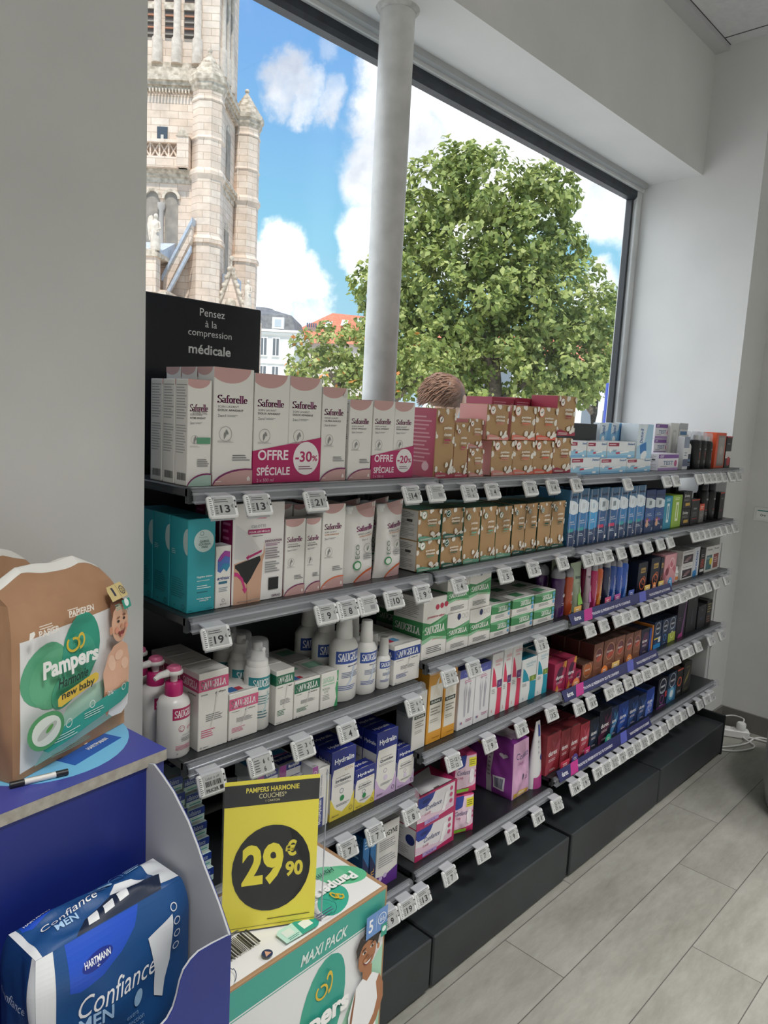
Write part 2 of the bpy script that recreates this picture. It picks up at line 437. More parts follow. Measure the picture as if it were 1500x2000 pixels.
def floor_material():
    m, t, b = new_mat('grey_plank_tiles')
    co = t.nodes.new('ShaderNodeTexCoord'); sp = t.nodes.new('ShaderNodeSeparateXYZ'); t.links.new(co.outputs['Object'], sp.inputs[0])
    x, y = sp.outputs[0], sp.outputs[1]
    M = lambda op, a, c=None: math_n(op, a, c, tree=t)
    ry = M('DIVIDE', M('SUBTRACT', y, 0.0725), 0.2025)
    row = M('FLOOR', ry); fy = M('SUBTRACT', ry, row)
    xs = M('DIVIDE', M('SUBTRACT', x, M('ADD', 0.185, M('MULTIPLY', row, 0.395))), 1.2)
    colm = M('FLOOR', xs); fx = M('SUBTRACT', xs, colm)
    ex = M('MINIMUM', fx, M('SUBTRACT', 1.0, fx)); ey = M('MINIMUM', fy, M('SUBTRACT', 1.0, fy))
    d = M('MINIMUM', M('MULTIPLY', ex, 1.2), M('MULTIPLY', ey, 0.2025))
    joint = M('LESS_THAN', d, 0.0014)
    cb = t.nodes.new('ShaderNodeCombineXYZ'); t.links.new(row, cb.inputs[0]); t.links.new(colm, cb.inputs[1])
    wn = t.nodes.new('ShaderNodeTexWhiteNoise'); t.links.new(cb.outputs[0], wn.inputs['Vector'])
    off = t.nodes.new('ShaderNodeVectorMath'); off.operation = 'SCALE'; t.links.new(wn.outputs['Color'], off.inputs[0]); off.inputs['Scale'].default_value = 20
    ad = t.nodes.new('ShaderNodeVectorMath'); ad.operation = 'ADD'; t.links.new(co.outputs['Object'], ad.inputs[0]); t.links.new(off.outputs[0], ad.inputs[1])
    mp = t.nodes.new('ShaderNodeMapping'); mp.inputs['Scale'].default_value = (1.6, 5.0, 1); t.links.new(ad.outputs[0], mp.inputs[0])
    n1 = t.nodes.new('ShaderNodeTexNoise'); n1.inputs['Scale'].default_value = 1.6; n1.inputs['Detail'].default_value = 8; n1.inputs['Roughness'].default_value = 0.66; t.links.new(mp.outputs[0], n1.inputs['Vector'])
    n2 = t.nodes.new('ShaderNodeTexNoise'); n2.inputs['Scale'].default_value = 11; n2.inputs['Detail'].default_value = 6; n2.inputs['Roughness'].default_value = 0.7; t.links.new(mp.outputs[0], n2.inputs['Vector'])
    v = M('ADD', M('MULTIPLY', n1.outputs[0], 0.7), M('MULTIPLY', n2.outputs[0], 0.3))
    r = t.nodes.new('ShaderNodeValToRGB'); t.links.new(v, r.inputs[0])
    e = r.color_ramp.elements; e[0].position = 0.3; e[0].color = rgb('838279'); e[1].position = 0.66; e[1].color = rgb('A9A8A0')
    mx = t.nodes.new('ShaderNodeMix'); mx.data_type = 'RGBA'; t.links.new(joint, mx.inputs['Factor']); t.links.new(r.outputs[0], mx.inputs['A']); mx.inputs['B'].default_value = rgb('5A5854')
    t.links.new(mx.outputs['Result'], b.inputs['Base Color']); b.inputs['Roughness'].default_value = 0.42
    bu = t.nodes.new('ShaderNodeBump'); bu.inputs['Strength'].default_value = 0.25; bu.inputs['Distance'].default_value = 0.002
    t.links.new(M('SUBTRACT', n2.outputs[0], joint), bu.inputs['Height']); t.links.new(bu.outputs[0], b.inputs['Normal'])
    return m
slab('floor', -2.6, 4.5, -3.7, 2.0, -0.1, 0.0, floor_material())

def ceiling_material():
    m, t, b = new_mat('ceiling_tiles')
    co = t.nodes.new('ShaderNodeTexCoord'); sp = t.nodes.new('ShaderNodeSeparateXYZ'); t.links.new(co.outputs['Object'], sp.inputs[0])
    M = lambda op, a, c=None: math_n(op, a, c, tree=t)
    ds = []
    for ax, o in ((0, 3.64), (1, 1.47)):
        q = M('DIVIDE', M('SUBTRACT', sp.outputs[ax], o), 0.6); f = M('SUBTRACT', q, M('FLOOR', q)); ds.append(M('MINIMUM', f, M('SUBTRACT', 1.0, f)))
    j = M('LESS_THAN', M('MINIMUM', ds[0], ds[1]), 0.008)
    n = t.nodes.new('ShaderNodeTexNoise'); n.inputs['Scale'].default_value = 40; n.inputs['Detail'].default_value = 4; t.links.new(co.outputs['Object'], n.inputs['Vector'])
    r = t.nodes.new('ShaderNodeValToRGB'); t.links.new(n.outputs[0], r.inputs[0]); r.color_ramp.elements[0].color = rgb('C4C4C6'); r.color_ramp.elements[1].color = rgb('DADADB')
    mx = t.nodes.new('ShaderNodeMix'); mx.data_type = 'RGBA'; t.links.new(j, mx.inputs['Factor']); t.links.new(r.outputs[0], mx.inputs['A']); mx.inputs['B'].default_value = rgb('4A4A4C')
    t.links.new(mx.outputs['Result'], b.inputs['Base Color']); b.inputs['Roughness'].default_value = 0.85
    return m
slab('ceiling', -2.6, 4.5, -3.7, 2.0, 3.36, 3.5, ceiling_material())
slab('wall_left', -2.6, 0.688, 1.30, 1.9, 0, 3.36, PLASTER)
slab('wall_right', 3.72, 4.5, 1.258, 1.9, 0, 3.36, PLASTER)
slab('wall_far', 4.03, 4.5, -3.7, 1.258, 0, 3.36, PLASTER)
slab('wall_back', -2.6, 4.03, -3.7, -3.6, 0, 3.36, PLASTER)
slab('wall_side', -2.7, -2.6, -3.7, 2.0, 0, 3.36, PLASTER)
slab('beam_window', 0.688, 3.72, 1.535, 1.9, 2.79, 3.36, PLASTER)
slab('wall_window', 0.688, 3.72, 1.62, 1.9, 0, 1.24, PLASTER)
slab('windowsill', 0.688, 3.72, 1.50, 1.95, 1.24, 1.28, mat('D9D9D8', 0.5))
slab('baseboard_far', 4.018, 4.03, -3.6, 1.246, 0, 0.1, mat('77746F', 0.5))
slab('baseboard_right', 3.72, 4.03, 1.246, 1.258, 0, 0.1, mat('77746F', 0.5))
slab('trim_1', 0.688, 3.72, 1.47, 1.535, 3.335, 3.36, mat('BDBDBF', 0.6))
slab('trim_2', 3.66, 4.03, -3.6, 1.258, 3.345, 3.36, mat('BDBDBF', 0.6))

# window: jamb, header, dark blind cassette, pane
FRAME_M = noisy('painted_frame', 'C9CCCC', 'DBDDDD', 8, 0.4)
win = empty('window_1'); win['kind'] = 'structure'
b = MB(); b.box(3.668, 3.72, 1.835, 1.90, 1.28, 2.755, FRAME_M, .003); b.box(3.648, 3.668, 1.855, 1.885, 1.28, 2.72, mat('33363A', 0.5))
b.box(0.688, 0.72, 1.835, 1.90, 1.28, 2.755, FRAME_M, .003)
b.box(0.72, 3.668, 1.835, 1.90, 1.28, 1.31, FRAME_M, .003)
b.build('window_frame', win)
b = MB(); b.box(0.688, 3.72, 1.825, 1.91, 2.752, 2.79, FRAME_M, .003); b.box(0.688, 3.70, 1.80, 1.826, 2.768, 2.79, mat('A9ABAB', .4)); b.build('window_header', win)
b = MB(); b.prism([(1.838, 2.752), (1.838, 2.725), (1.85, 2.712), (1.885, 2.712), (1.885, 2.752)], 0.688, 3.668, noisy('dark_cassette', '1B2028', '2B313A', 20, .45)); b.build('blind_cassette', win)
def pane_material():
    m, t, b = new_mat('window_glass'); t.nodes.remove(b)
    tr = t.nodes.new('ShaderNodeBsdfTransparent'); tr.inputs[0].default_value = (0.97, 0.985, 0.985, 1)
    gl = t.nodes.new('ShaderNodeBsdfGlossy'); gl.inputs['Roughness'].default_value = 0.02
    mx = t.nodes.new('ShaderNodeMixShader'); mx.inputs[0].default_value = .022; t.links.new(tr.outputs[0], mx.inputs[1]); t.links.new(gl.outputs[0], mx.inputs[2])
    t.links.new(mx.outputs[0], t.nodes['Material Output'].inputs[0]); return m
b = MB(); b.box(0.72, 3.655, 1.866, 1.872, 1.30, 2.72, pane_material()); b.build('pane', win)

b = MB(); pm = noisy('painted_steel', 'C7C7C5', 'D6D6D4', 14, 0.45, bump=.15, bscale=30)
b.loft([(1.28, .054, .054), (2.79, .054, .054)], pm, 32, cx=1.722, cy=1.70)
b.loft([(2.778, .058, .058), (2.785, .066, .062), (2.79, .07, .066)], noisy('rough_filler', 'A9A9A7', 'C4C4C2', 40, .8), 26, cx=1.722, cy=1.70)
structure(b.build('pillar_window'))

# ================================================================== THE STREET OUTSIDE
def street_frame(name, depth):
    """an Empty whose x axis runs across the view and y axis away from the shop"""
    return empty(name, (0.723 * depth, 0.691 * depth, 0), math.atan2(-0.7227, 0.6912))
b = MB(); b.box(-60, 160, 2.6, 170, -0.35, -0.15, noisy('asphalt', 'CFCAC1', 'DBD6CD', 3, .9)); structure(b.build('street'))

def stone_material(name, h1, h2, course=0.42, line='8E8072'):
    m, t, b = new_mat(name)
    co = t.nodes.new('ShaderNodeTexCoord'); sp = t.nodes.new('ShaderNodeSeparateXYZ'); t.links.new(co.outputs['Object'], sp.inputs[0])
    M = lambda op, a, c=None: math_n(op, a, c, tree=t)
    cb = t.nodes.new('ShaderNodeCombineXYZ'); t.links.new(M('ADD', sp.outputs[0], M('MULTIPLY', sp.outputs[1], 0.83)), cb.inputs[0]); t.links.new(sp.outputs[2], cb.inputs[1])
    br = t.nodes.new('ShaderNodeTexBrick'); t.links.new(cb.outputs[0], br.inputs['Vector']); br.inputs['Scale'].default_value = 1.0
    br.inputs['Brick Width'].default_value = 0.95; br.inputs['Row Height'].default_value = course; br.inputs['Mortar Size'].default_value = 0.018; br.inputs['Bias'].default_value = 0.1
    br.inputs['Color1'].default_value = rgb(h1); br.inputs['Color2'].default_value = rgb(h2); br.inputs['Mortar'].default_value = rgb(line)
    n = t.nodes.new('ShaderNodeTexNoise'); n.inputs['Scale'].default_value = 1.3; n.inputs['Detail'].default_value = 8; n.inputs['Roughness'].default_value = .65; t.links.new(co.outputs['Object'], n.inputs['Vector'])
    mr = t.nodes.new('ShaderNodeMapRange'); t.links.new(n.outputs[0], mr.inputs[0]); mr.inputs[1].default_value = .3; mr.inputs[2].default_value = .7; mr.inputs[3].default_value = .78; mr.inputs[4].default_value = 1.1
    mx = t.nodes.new('ShaderNodeMix'); mx.data_type = 'RGBA'; mx.blend_type = 'MULTIPLY'; mx.inputs['Factor'].default_value = 1
    t.links.new(br.outputs[0], mx.inputs['A']); t.links.new(mr.outputs[0], mx.inputs['B']); t.links.new(mx.outputs['Result'], b.inputs['Base Color']); b.inputs['Roughness'].default_value = .9
    return m
STONE = stone_material('church_stone', 'EAD8C8', 'E2CAB6', .36, 'C4AD98')
STONE_D = noisy('weathered_stone', 'A99A88', 'DCCDBB', 4, .9)
SLATE = noisy('slate_roof', 'A9B2C0', 'BFC7D2', 5, .6)
GLASSD = mat('4C535C', .2)

church = street_frame('church', 40.0)
tag(church, 'tall pale stone church tower with octagonal turrets seen through the window', 'church')
b = MB(); b.box(-17, -9.75, .55, 6.2, -.3, 18.0, STONE); b.build('tower_wall', church)
b = MB()
for z0, z1, o in ((17.55, 17.75, .10), (17.75, 17.95, .22), (17.95, 18.2, .34), (13.25, 13.45, .14), (13.45, 13.62, .26), (18.2, 18.7, .0), (12.95, 13.25, .05)):
    b.box(-17, -9.75 + o, .55 - o, 6.2, z0, z1, STONE_D)
for k in range(34): b.box(-16.9 + k * .17, -16.82 + k * .17, .28, .5, 17.38, 17.56, STONE_D)
for k in range(26): b.box(-9.75, -9.53, .9 + k * .17, .98 + k * .17, 17.38, 17.56, STONE_D)
b.build('cornice', church)
def turret(cx, cy, r, z0):
    b = MB(); ph = math.pi / 8
    b.loft([(z0, r * 1.06, r * 1.06), (9.9, r * 1.06, r * 1.06), (9.9, r * 1.18, r * 1.18), (10.1, r * 1.18, r * 1.18), (10.3, r, r), (13.1, r, r), (13.3, r * 1.16, r * 1.16), (13.5, r * 1.16, r * 1.16), (13.7, r, r), (15.0, r, r), (15.1, r * 1.08, r * 1.08), (15.25, r, r), (16.9, r, r), (17.0, r * 1.07, r * 1.07), (17.15, r * .98, r * .98), (17.5, r, r)], STONE, 8, smooth=False, cx=cx, cy=cy, phase=ph)
    o = b.build('turret', church)
    b = MB(); rings = [(17.45, r * 1.02, r * 1.02), (17.6, r * 1.12, r * 1.12), (17.8, r * 1.15, r * 1.15), (17.9, r * 1.27, r * 1.27), (18.15, r * 1.27, r * 1.27)]
    q = 1.15
    for k in range(7):
        z = 18.2 + k * .17; rings += [(z, r * q, r * q), (z + .12, r * (q - .05), r * (q - .05))]; q -= .145
    rings += [(19.4, r * .13, r * .13), (19.5, r * .1, r * .1)]
    b.loft(rings, STONE_D, 8, smooth=False, cx=cx, cy=cy, phase=ph); b.ball((cx, cy, 19.6), .13, STONE_D)
    b.build('turret_cap', o)
turret(-10.28, .62, .82, -.3); turret(-9.25, 5.3, .82, -.3)
# belfry with louvres and columns
b = MB(); b.box(-17, -9.9, 1.0, 5.6, 18.6, 27, STONE); b.box(-17, -9.85, .92, 5.7, 18.7, 19.1, STONE_D); b.build('belfry', church)
for x in (-13.75, -12.72, -11.72):
    b = MB(); b.box(x, x + .55, .93, 1.02, 20.3, 26.5, mat('5A4F49', .8))
    for k in range(9): b.box(x + .03, x + .52, .86, .95, 20.4 + k * .3, 20.47 + k * .3, mat('B0785C' if k % 2 else '8E857C', .8))
    b.box(x - .02, x + .57, .84, .98, 21.62, 21.95, STONE_D)
    b.build('louvred_opening', church)
for x in (-13.1, -12.08, -11.0):
    b = MB(); b.loft([(19.0, .3, .3), (20.2, .28, .28), (20.3, .2, .2), (26.8, .17, .17)], noisy('grey_shaft', 'B9ACA0', 'CFC3B6', 4, .8), 10, cx=x, cy=.9); b.build('column', church)
for k, y in enumerate((1.5, 2.5, 3.5)):
    b = MB(); b.loft([(18.7, .25, .25), (20.0, .22, .22), (20.1, .15, .15), (23.4, .13, .13), (23.5, .24, .24), (23.9, .26, .26)], noisy('grey_shaft', 'B9ACA0', 'CFC3B6', 4, .8), 10, cx=-9.8, cy=y); b.build('column', church)
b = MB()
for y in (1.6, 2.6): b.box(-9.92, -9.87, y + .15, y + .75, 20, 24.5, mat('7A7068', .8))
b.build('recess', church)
# small window, balustrade, paired arches
b = MB(); b.box(-12.95, -12.4, .5, .56, 14.95, 15.75, GLASSD); b.box(-12.75, -12.6, .48, .55, 14.95, 15.35, mat('C9C4BC', .6)); b.build('small_window', church)
b = MB(); b.box(-16, -11.25, .05, .5, 14.85, 15.0, STONE); b.box(-16, -11.25, .05, .5, 13.62, 14.15, STONE)
for k in range(9):
    x = -15.6 + k * .48
    b.box(x - .04, x + .04, .2, .35, 14.15, 14.85, STONE)
    b.tube([(x + .04, .28, 14.17), (x + .44, .28, 14.83)], .05, STONE, 4); b.tube([(x + .44, .28, 14.17), (x + .04, .28, 14.83)], .05, STONE, 4)
b.box(-11.7, -11.1, -.2, .5, 13.62, 15.1, STONE); b.prism([(-11.75, 15.1), (-11.05, 15.1), (-11.4, 15.5)], -.25, .5, STONE_D, axis='y')
b.build('balustrade', church)
def arch(x0, x1, z0, z1, y, depth, parent, name='arched_opening'):
    b = MB(); xc = (x0 + x1) / 2; r = (x1 - x0) / 2
    prof = [(x0, z0), (x1, z0)] + [(xc + r * math.cos(a), z1 - r + r * math.sin(a)) for a in [math.pi * k / 12 for k in range(13)]]
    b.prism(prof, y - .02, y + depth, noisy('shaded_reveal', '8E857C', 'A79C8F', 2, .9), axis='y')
    for k in range(12):
        a, c = math.pi * k / 12, math.pi * (k + 1) / 12
        b.prism([(xc + s * math.cos(t), z1 - r + s * math.sin(t)) for s, t in ((r, a), (r * 1.4, a), (r * 1.4, c), (r, c))], y - .16, y + .1, STONE_D, axis='y')
    return b.build(name, parent)
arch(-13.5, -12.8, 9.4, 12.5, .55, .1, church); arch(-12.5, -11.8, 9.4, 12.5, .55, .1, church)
b = MB(); b.loft([(9.4, .14, .14), (11.5, .12, .12), (11.7, .22, .22), (11.9, .22, .22)], mat('BDB4AC', .8), 10, cx=-12.65, cy=.42); b.build('column', church)
for z0, z1 in ((8.2, 11.2), (14.0, 16.4)):
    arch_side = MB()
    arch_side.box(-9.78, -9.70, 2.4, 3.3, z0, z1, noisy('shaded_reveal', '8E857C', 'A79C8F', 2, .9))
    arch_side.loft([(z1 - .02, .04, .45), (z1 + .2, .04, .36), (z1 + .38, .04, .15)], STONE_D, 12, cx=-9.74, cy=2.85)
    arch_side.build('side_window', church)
b = MB(); b.box(-16.5, -11.9, -2.2, .5, 8.7, 8.9, STONE_D); b.prism([(-2.2, 8.9), (.5, 8.9), (.5, 9.9)], -16.5, -11.9, SLATE); b.build('porch_roof', church)
b = MB(); b.box(-16.5, -12.1, -2.3, -2.0, 7.0, 7.2, STONE); b.box(-16.5, -12.1, -2.3, -2.0, 8.2, 8.4, STONE)
for k in range(22): b.box(-16.4 + k * .2, -16.31 + k * .2, -2.25, -2.05, 7.2, 8.2, STONE)
b.box(-17, -11.6, -2.0, .5, -.3, 7.1, STONE); b.box(-17, -11.5, -2.45, .5, 6.5, 6.95, STONE_D)
b.build('porch', church)
b = MB(); b.prism([(-10.75, 10.9), (-10.75, 10.0), (-12.2, 7.0), (-12.2, 7.9)], -.6, .4, STONE, axis='y'); b.prism([(-10.7, 11.0), (-10.7, 10.75), (-12.25, 7.75), (-12.25, 8.0)], -.75, .4, SLATE, axis='y')
b.prism([(-10.75, 9.6), (-10.75, 9.3), (-12.1, 6.7), (-12.1, 7.0)], -.75, -.5, SLATE, axis='y'); b.build('sloping_buttress', church)
def statue(x, y, z, h, wings):
    b = MB(); s = h / 1.8; m = noisy('statue_stone', 'CDBFB0', 'E2D7CA', 5, .9)
    b.loft([(z, .24 * s, .2 * s), (z + .25 * s, .27 * s, .23 * s), (z + .8 * s, .2 * s, .17 * s), (z + 1.2 * s, .24 * s, .18 * s), (z + 1.42 * s, .2 * s, .14 * s), (z + 1.5 * s, .08 * s, .08 * s), (z + 1.56 * s, .09 * s, .09 * s)], m, 14, cx=x, cy=y)
    b.ball((x + .02 * s, y, z + 1.68 * s), (.11 * s, .12 * s, .14 * s), m)
    b.tube([(x + .18 * s, y - .05, z + 1.38 * s), (x + .3 * s, y - .12, z + 1.05 * s), (x + .12 * s, y - .25 * s, z + .95 * s)], [.07 * s, .06 * s, .045 * s], m, 8)
    if wings:
        for o in (0, .12): b.loft([(z + .55 * s, .03 * s, .05), (z + .9 * s, .1 * s, .05), (z + 1.3 * s, .14 * s, .06), (z + 1.62 * s, .1 * s, .05), (z + 1.75 * s, .03 * s, .03)], m, 10, cx=x - (.24 + o) * s, cy=y + .1 + o)
    return b.build('statue', church)
b = MB(); b.box(-12.85, -11.95, -2.6, -1.9, 6.9, 8.6, STONE); b.box(-12.95, -11.85, -2.7, -1.8, 8.6, 8.8, STONE_D); b.box(-12.8, -12.0, -2.6, -1.9, 8.8, 8.95, STONE_D); b.build('pedestal', church)
statue(-12.1, -2.25, 8.95, 1.75, True)
b = MB(); b.prism([(-9.75, 6.3), (-8.1, 6.3), (-8.9, 8.7)], .6, 1.2, STONE, axis='y')
for s in (-1, 1):
    b.tube([(-8.9, .55, 8.85), (-8.9 + s * .85, .55, 6.3)], .12, STONE_D, 6)
    for k in range(6): b.ball((-8.9 + s * (.1 + k * .14), .5, 8.72 - k * .42), .13, STONE_D, 8, 5)
b.tube([(-8.9, .55, 8.8), (-8.9, .55, 9.3)], .06, STONE_D, 6); b.ball((-8.9, .55, 9.3), .14, STONE_D, 8, 5); b.ball((-8.9, .55, 6.9), (.3, .2, .35), STONE_D)
b.box(-10.3, -7.7, .7, 3.5, -.3, 6.3, STONE); b.prism([(-9.6, 6.9), (-8.95, 6.9), (-8.95, 8.6), (-9.6, 8.6)], 1.3, 3.5, SLATE, axis='y')
b.build('side_gable', church)
b = MB(); b.box(-8.2, -7.75, .3, .75, 5.5, 6.75, STONE); b.build('pedestal', church)
statue(-7.97, .5, 6.75, 1.45, False)

# ---- houses across the square
def house(name, depth, label):
    r = street_frame(name, depth); tag(r, label, 'house'); return r
hw = house('white_house', 70.0, 'white rendered town house with grey mansard roof behind the black sign')
b = MB(); wm = noisy('white_render', 'DADAD6', 'E6E6E2', 2, .8); b.box(-19, -9.25, 0, 9, -.3, 8.6, wm)
for z, o in ((8.45, .35), (8.2, .2), (5.55, .12), (3.0, .1)): b.box(-19 - o, -9.25 + o, -o, 9, z, z + .22, mat('EDEDE9', .7))
b.build('facade', hw)
b = MB(); b.loft([(8.65, 4.9, 4.4), (10.0, 4.5, 4.0), (10.9, 3.0, 2.5), (11.2, 1.5, .6)], noisy('mansard_slate', '5E6066', '7C7C7C', 3, .7), 4, smooth=False, cx=-14.0, cy=4.5, phase=math.pi / 4)
b.loft([(8.65, 6.9, 6.2), (10.1, 6.2, 5.6), (10.75, 3.4, 2.9)], noisy('mansard_slate', '5E6066', '7C7C7C', 3, .7), 4, smooth=False, cx=-14.1, cy=4.5, phase=math.pi / 4)
b.build('mansard_roof', hw)
for x in (-12.5, -11.35, -13.7):
    for z in (6.2, 3.6):
        b = MB(); b.box(x, x + .72, -.14, .02, z, z + 1.75, mat('F2F2EF', .6)); b.build('window', hw)
        p = hw.children[-1]; q = MB(); q.box(x + .08, x + .32, -.16, 0, z + .1, z + 1.65, mat('6A7076', .2)); q.box(x + .40, x + .64, -.16, 0, z + .1, z + 1.65, mat('6A7076', .2)); q.build('window_glass', p)
b = MB(); b.box(-11.4, -10.3, -.2, 1.2, 8.75, 9.8, mat('E4E4E0', .7)); b.box(-11.15, -10.55, -.24, 0, 8.95, 9.6, mat('B9C4CC', .2)); b.build('dormer', hw)
hr = house('red_roofed_house', 80.0, 'pale house with steep orange-red tiled roof and skylights behind trees')
b = MB(); b.box(-13, -1.5, 0, 9, -.3, 8.6, noisy('cream_render', 'D5CCC2', 'E2DAD0', 2, .8)); b.build('facade', hr)
RT = noisy('red_tiles', 'BF6A50', 'D98468', 6, .8)
b = MB(); b.add([(-13, -.5, 8.4), (-1, -.5, 8.6), (-7, 4.5, 12.3), (-1, 4.5, 12.0), (-13, 9, 8.4), (-1, 9, 8.6)], [(0, 1, 3, 2), (0, 2, 4), (2, 3, 5, 4)], RT); b.build('tiled_roof', hr)
for x, z in ((-7.6, 10.4), (-5.9, 10.7), (-4.2, 11.0)):
    b = MB(); y = -.5 + (z - 8.5) * 1.3; b.add([(x, y - .1, z + .05), (x + .7, y - .1, z + .05), (x + .8, y + .7, z + .75), (x + .1, y + .7, z + .75)], [(0, 1, 2, 3)], mat('DDE4EA', .2)); b.build('skylight', hr)
b = MB(); b.box(-9.7, -8.4, 1.5, 2.4, 9, 10.3, mat('9A8A80', .9))
for k in range(5): b.loft([(10.3, .1, .1), (10.8, .08, .08)], mat('5F6B80', .8), 8, cx=-9.5 + k * .23, cy=2)
b.build('chimney', hr)
hd = house('terraced_house', 60.0, 'long white terrace glimpsed behind the big tree trunk')
b = MB(); b.box(3, 24, 0, 8, -.3, 6.4, noisy('white_render', 'DADAD6', 'E6E6E2', 2, .8)); b.build('facade', hd)
b = MB(); b.prism([(-.3, 6.4), (8, 6.4), (4, 8.6)], 3, 24, RT); b.build('tiled_roof', hd)
for k in range(12):
    for z in (.9, 3.9):
        b = MB(); b.box(3.7 + k * 1.7, 4.6 + k * 1.7, -.06, .02, z, z + 1.7, mat('7A828A', .25)); b.build('window', hd)
bp = street_frame('street_totem', 9.0); tag(bp, 'slim blue street post standing outside by the window frame', 'post')
b = MB(); b.box(2.61, 2.69, -.03, .03, -.15, 2.06, mat('3B4FA8', .4), .01); b.build('post', bp)
b = MB(); b.box(2.5, 2.8, -.14, .14, -.15, -.1, mat('77777A', .6), .01); b.build('foot_plate', bp)

# ---- trees
BARK = noisy('bark', '5B5046', '7C7064', 12, .9, bump=.4)
def leaf_mat(name, h1, h2):
    m = noisy(name, h1, h2, .9, .55, detail=3, lo=.3, hi=.7); t = m.node_tree; b = t.nodes['Principled BSDF']
    tl = t.nodes.new('ShaderNodeBsdfTranslucent'); src = b.inputs['Base Color'].links[0].from_socket; t.links.new(src, tl.inputs[0])
    mx = t.nodes.new('ShaderNodeMixShader'); mx.inputs[0].default_value = .35; t.links.new(b.outputs[0], mx.inputs[1]); t.links.new(tl.outputs[0], mx.inputs[2])
    t.links.new(mx.outputs[0], t.nodes['Material Output'].inputs[0]); return m
LEAVES = [leaf_mat('leaf_mid', '84954A', 'A4AF60'), leaf_mat('leaf_light', 'A8B262', 'C6CA84'), leaf_mat('leaf_deep', '5C7036', '808F4A')]
def foliage(blobs, per, size, depth_r, seed, mats, dots=None):
    rg = np.random.default_rng(seed); P = []; N = []
    for (u, z, r) in blobs:
        for s in range(3):
            cv = rg.normal(0, 1) * depth_r * (.25 if s else .0) - (0.0 if s else 1.0) * r * .3
            c = np.array([u + rg.normal(0, .12) * r, cv, z + rg.normal(0, .12) * r])
            n = int(per * r * r / 3)
            d = rg.normal(size=(n, 3)); d /= np.linalg.norm(d, axis=1)[:, None]
            # clumps: leaves gather around a few dozen twig ends
            tw = rg.normal(size=(max(8, int(16 * r)), 3)); tw /= np.linalg.norm(tw, axis=1)[:, None]
            k = np.argmax(d @ tw.T, axis=1); cl = tw[k]
            d2 = d * .45 + cl * .6; rad = r * (.55 + .47 * rg.random(n) ** .5)
            P.append(c + d2 * rad[:, None]); N.append(d + np.array([0, 0, .5]) + rg.normal(0, .55, (n, 3)))
    P = np.concatenate(P); N = np.concatenate(N); N /= np.linalg.norm(N, axis=1)[:, None]; n = len(P)
    t = np.cross(N, rg.normal(size=(n, 3))); t /= np.linalg.norm(t, axis=1)[:, None]; bt = np.cross(N, t)
    sz = size * (.6 + .8 * rg.random(n))[:, None]
    V = np.stack([P - t * sz, P - bt * sz * .62 + N * sz * .15, P + t * sz, P + bt * sz * .62 + N * sz * .15], 1).reshape(-1, 3)
    me = bpy.data.meshes.new('foliage'); me.vertices.add(4 * n); me.vertices.foreach_set('co', V.astype(np.float32).ravel())
    me.loops.add(4 * n); me.loops.foreach_set('vertex_index', np.arange(4 * n, dtype=np.int32))
    me.polygons.add(n); me.polygons.foreach_set('loop_start', np.arange(0, 4 * n, 4, dtype=np.int32))
    for m in mats: me.materials.append(m)
    mi = rg.choice(len(mats), n, p=[.5, .28, .22] if len(mats) == 3 else [.47, .28, .22, .03]).astype(np.int32)
    me.polygons.foreach_set('material_index', mi); me.update(calc_edges=True)
    return bpy.data.objects.new('foliage', me)
def tree(name, depth, label, blobs, per, size, depth_r, seed, trunk, limbs, mats=LEAVES):
    r = street_frame(name, depth); tag(r, label, 'tree', None)
    link(foliage(blobs, per, size, depth_r, seed, mats), r)
    b = MB(); b.tube(trunk[0], trunk[1], BARK, 12); b.build('trunk', r)
    for L in limbs:
        b = MB(); b.tube(L, [.16, .11, .05], BARK, 8); b.build('branch', r)
TREE = [(1.93, 8.89, 1.04), (1.09, 8.16, 1.11), (2.83, 8.56, 1.18), (1.88, 9.5, 0.55), (4.46, 8.25, 1.04), (5.0, 8.59, 0.67), (4.33, 8.94, 0.51), (0.56, 7.6, 1.01), (2.29, 7.06, 1.55), (4.08, 7.0, 1.52), (5.22, 6.9, 0.81), (0.26, 5.87, 1.31), (-0.44, 5.12, 0.88), (1.76, 5.31, 1.68), (3.56, 5.24, 1.85), (5.19, 5.33, 1.48), (6.18, 4.9, 0.98), (-0.64, 4.23, 0.74), (0.03, 3.94, 1.04), (1.53, 3.7, 1.48), (3.52, 3.64, 1.62), (5.24, 3.73, 1.35), (6.15, 3.77, 1.01), (2.2, 2.9, 0.9), (4.9, 2.95, 0.9), (0.9, 3.0, 0.95), (6.3, 3.0, 0.85), (5.7, 2.6, 0.75), (-0.3, 3.2, 0.85), (3.4, 6.2, 1.4), (1.0, 4.6, 1.2), (4.4, 4.4, 1.3), (0.37, 6.66, 0.84), (-0.87, 5.49, 0.64)]
tree('plane_tree', 24.0, 'huge full-crowned green plane tree filling the window beyond the column', TREE, 800, .105, 1.6, 3,
     ([(3.4, 0, -.15), (3.4, 0, 1.2), (3.3, 0, 2.6), (3.1, .1, 5.0)], [.42, .34, .28, .14]),
     [[(3.4, 0, 1.7), (2.5, -.3, 3.0), (1.6, -.5, 4.2)], [(3.4, 0, 1.9), (4.4, -.3, 2.9), (5.2, -.5, 4.0)], [(3.35, 0, 2.3), (2.9, -.5, 3.8), (2.4, -.6, 5.5)], [(3.4, 0, 1.6), (2.2, -.2, 2.3), (1.2, -.4, 2.9)]])
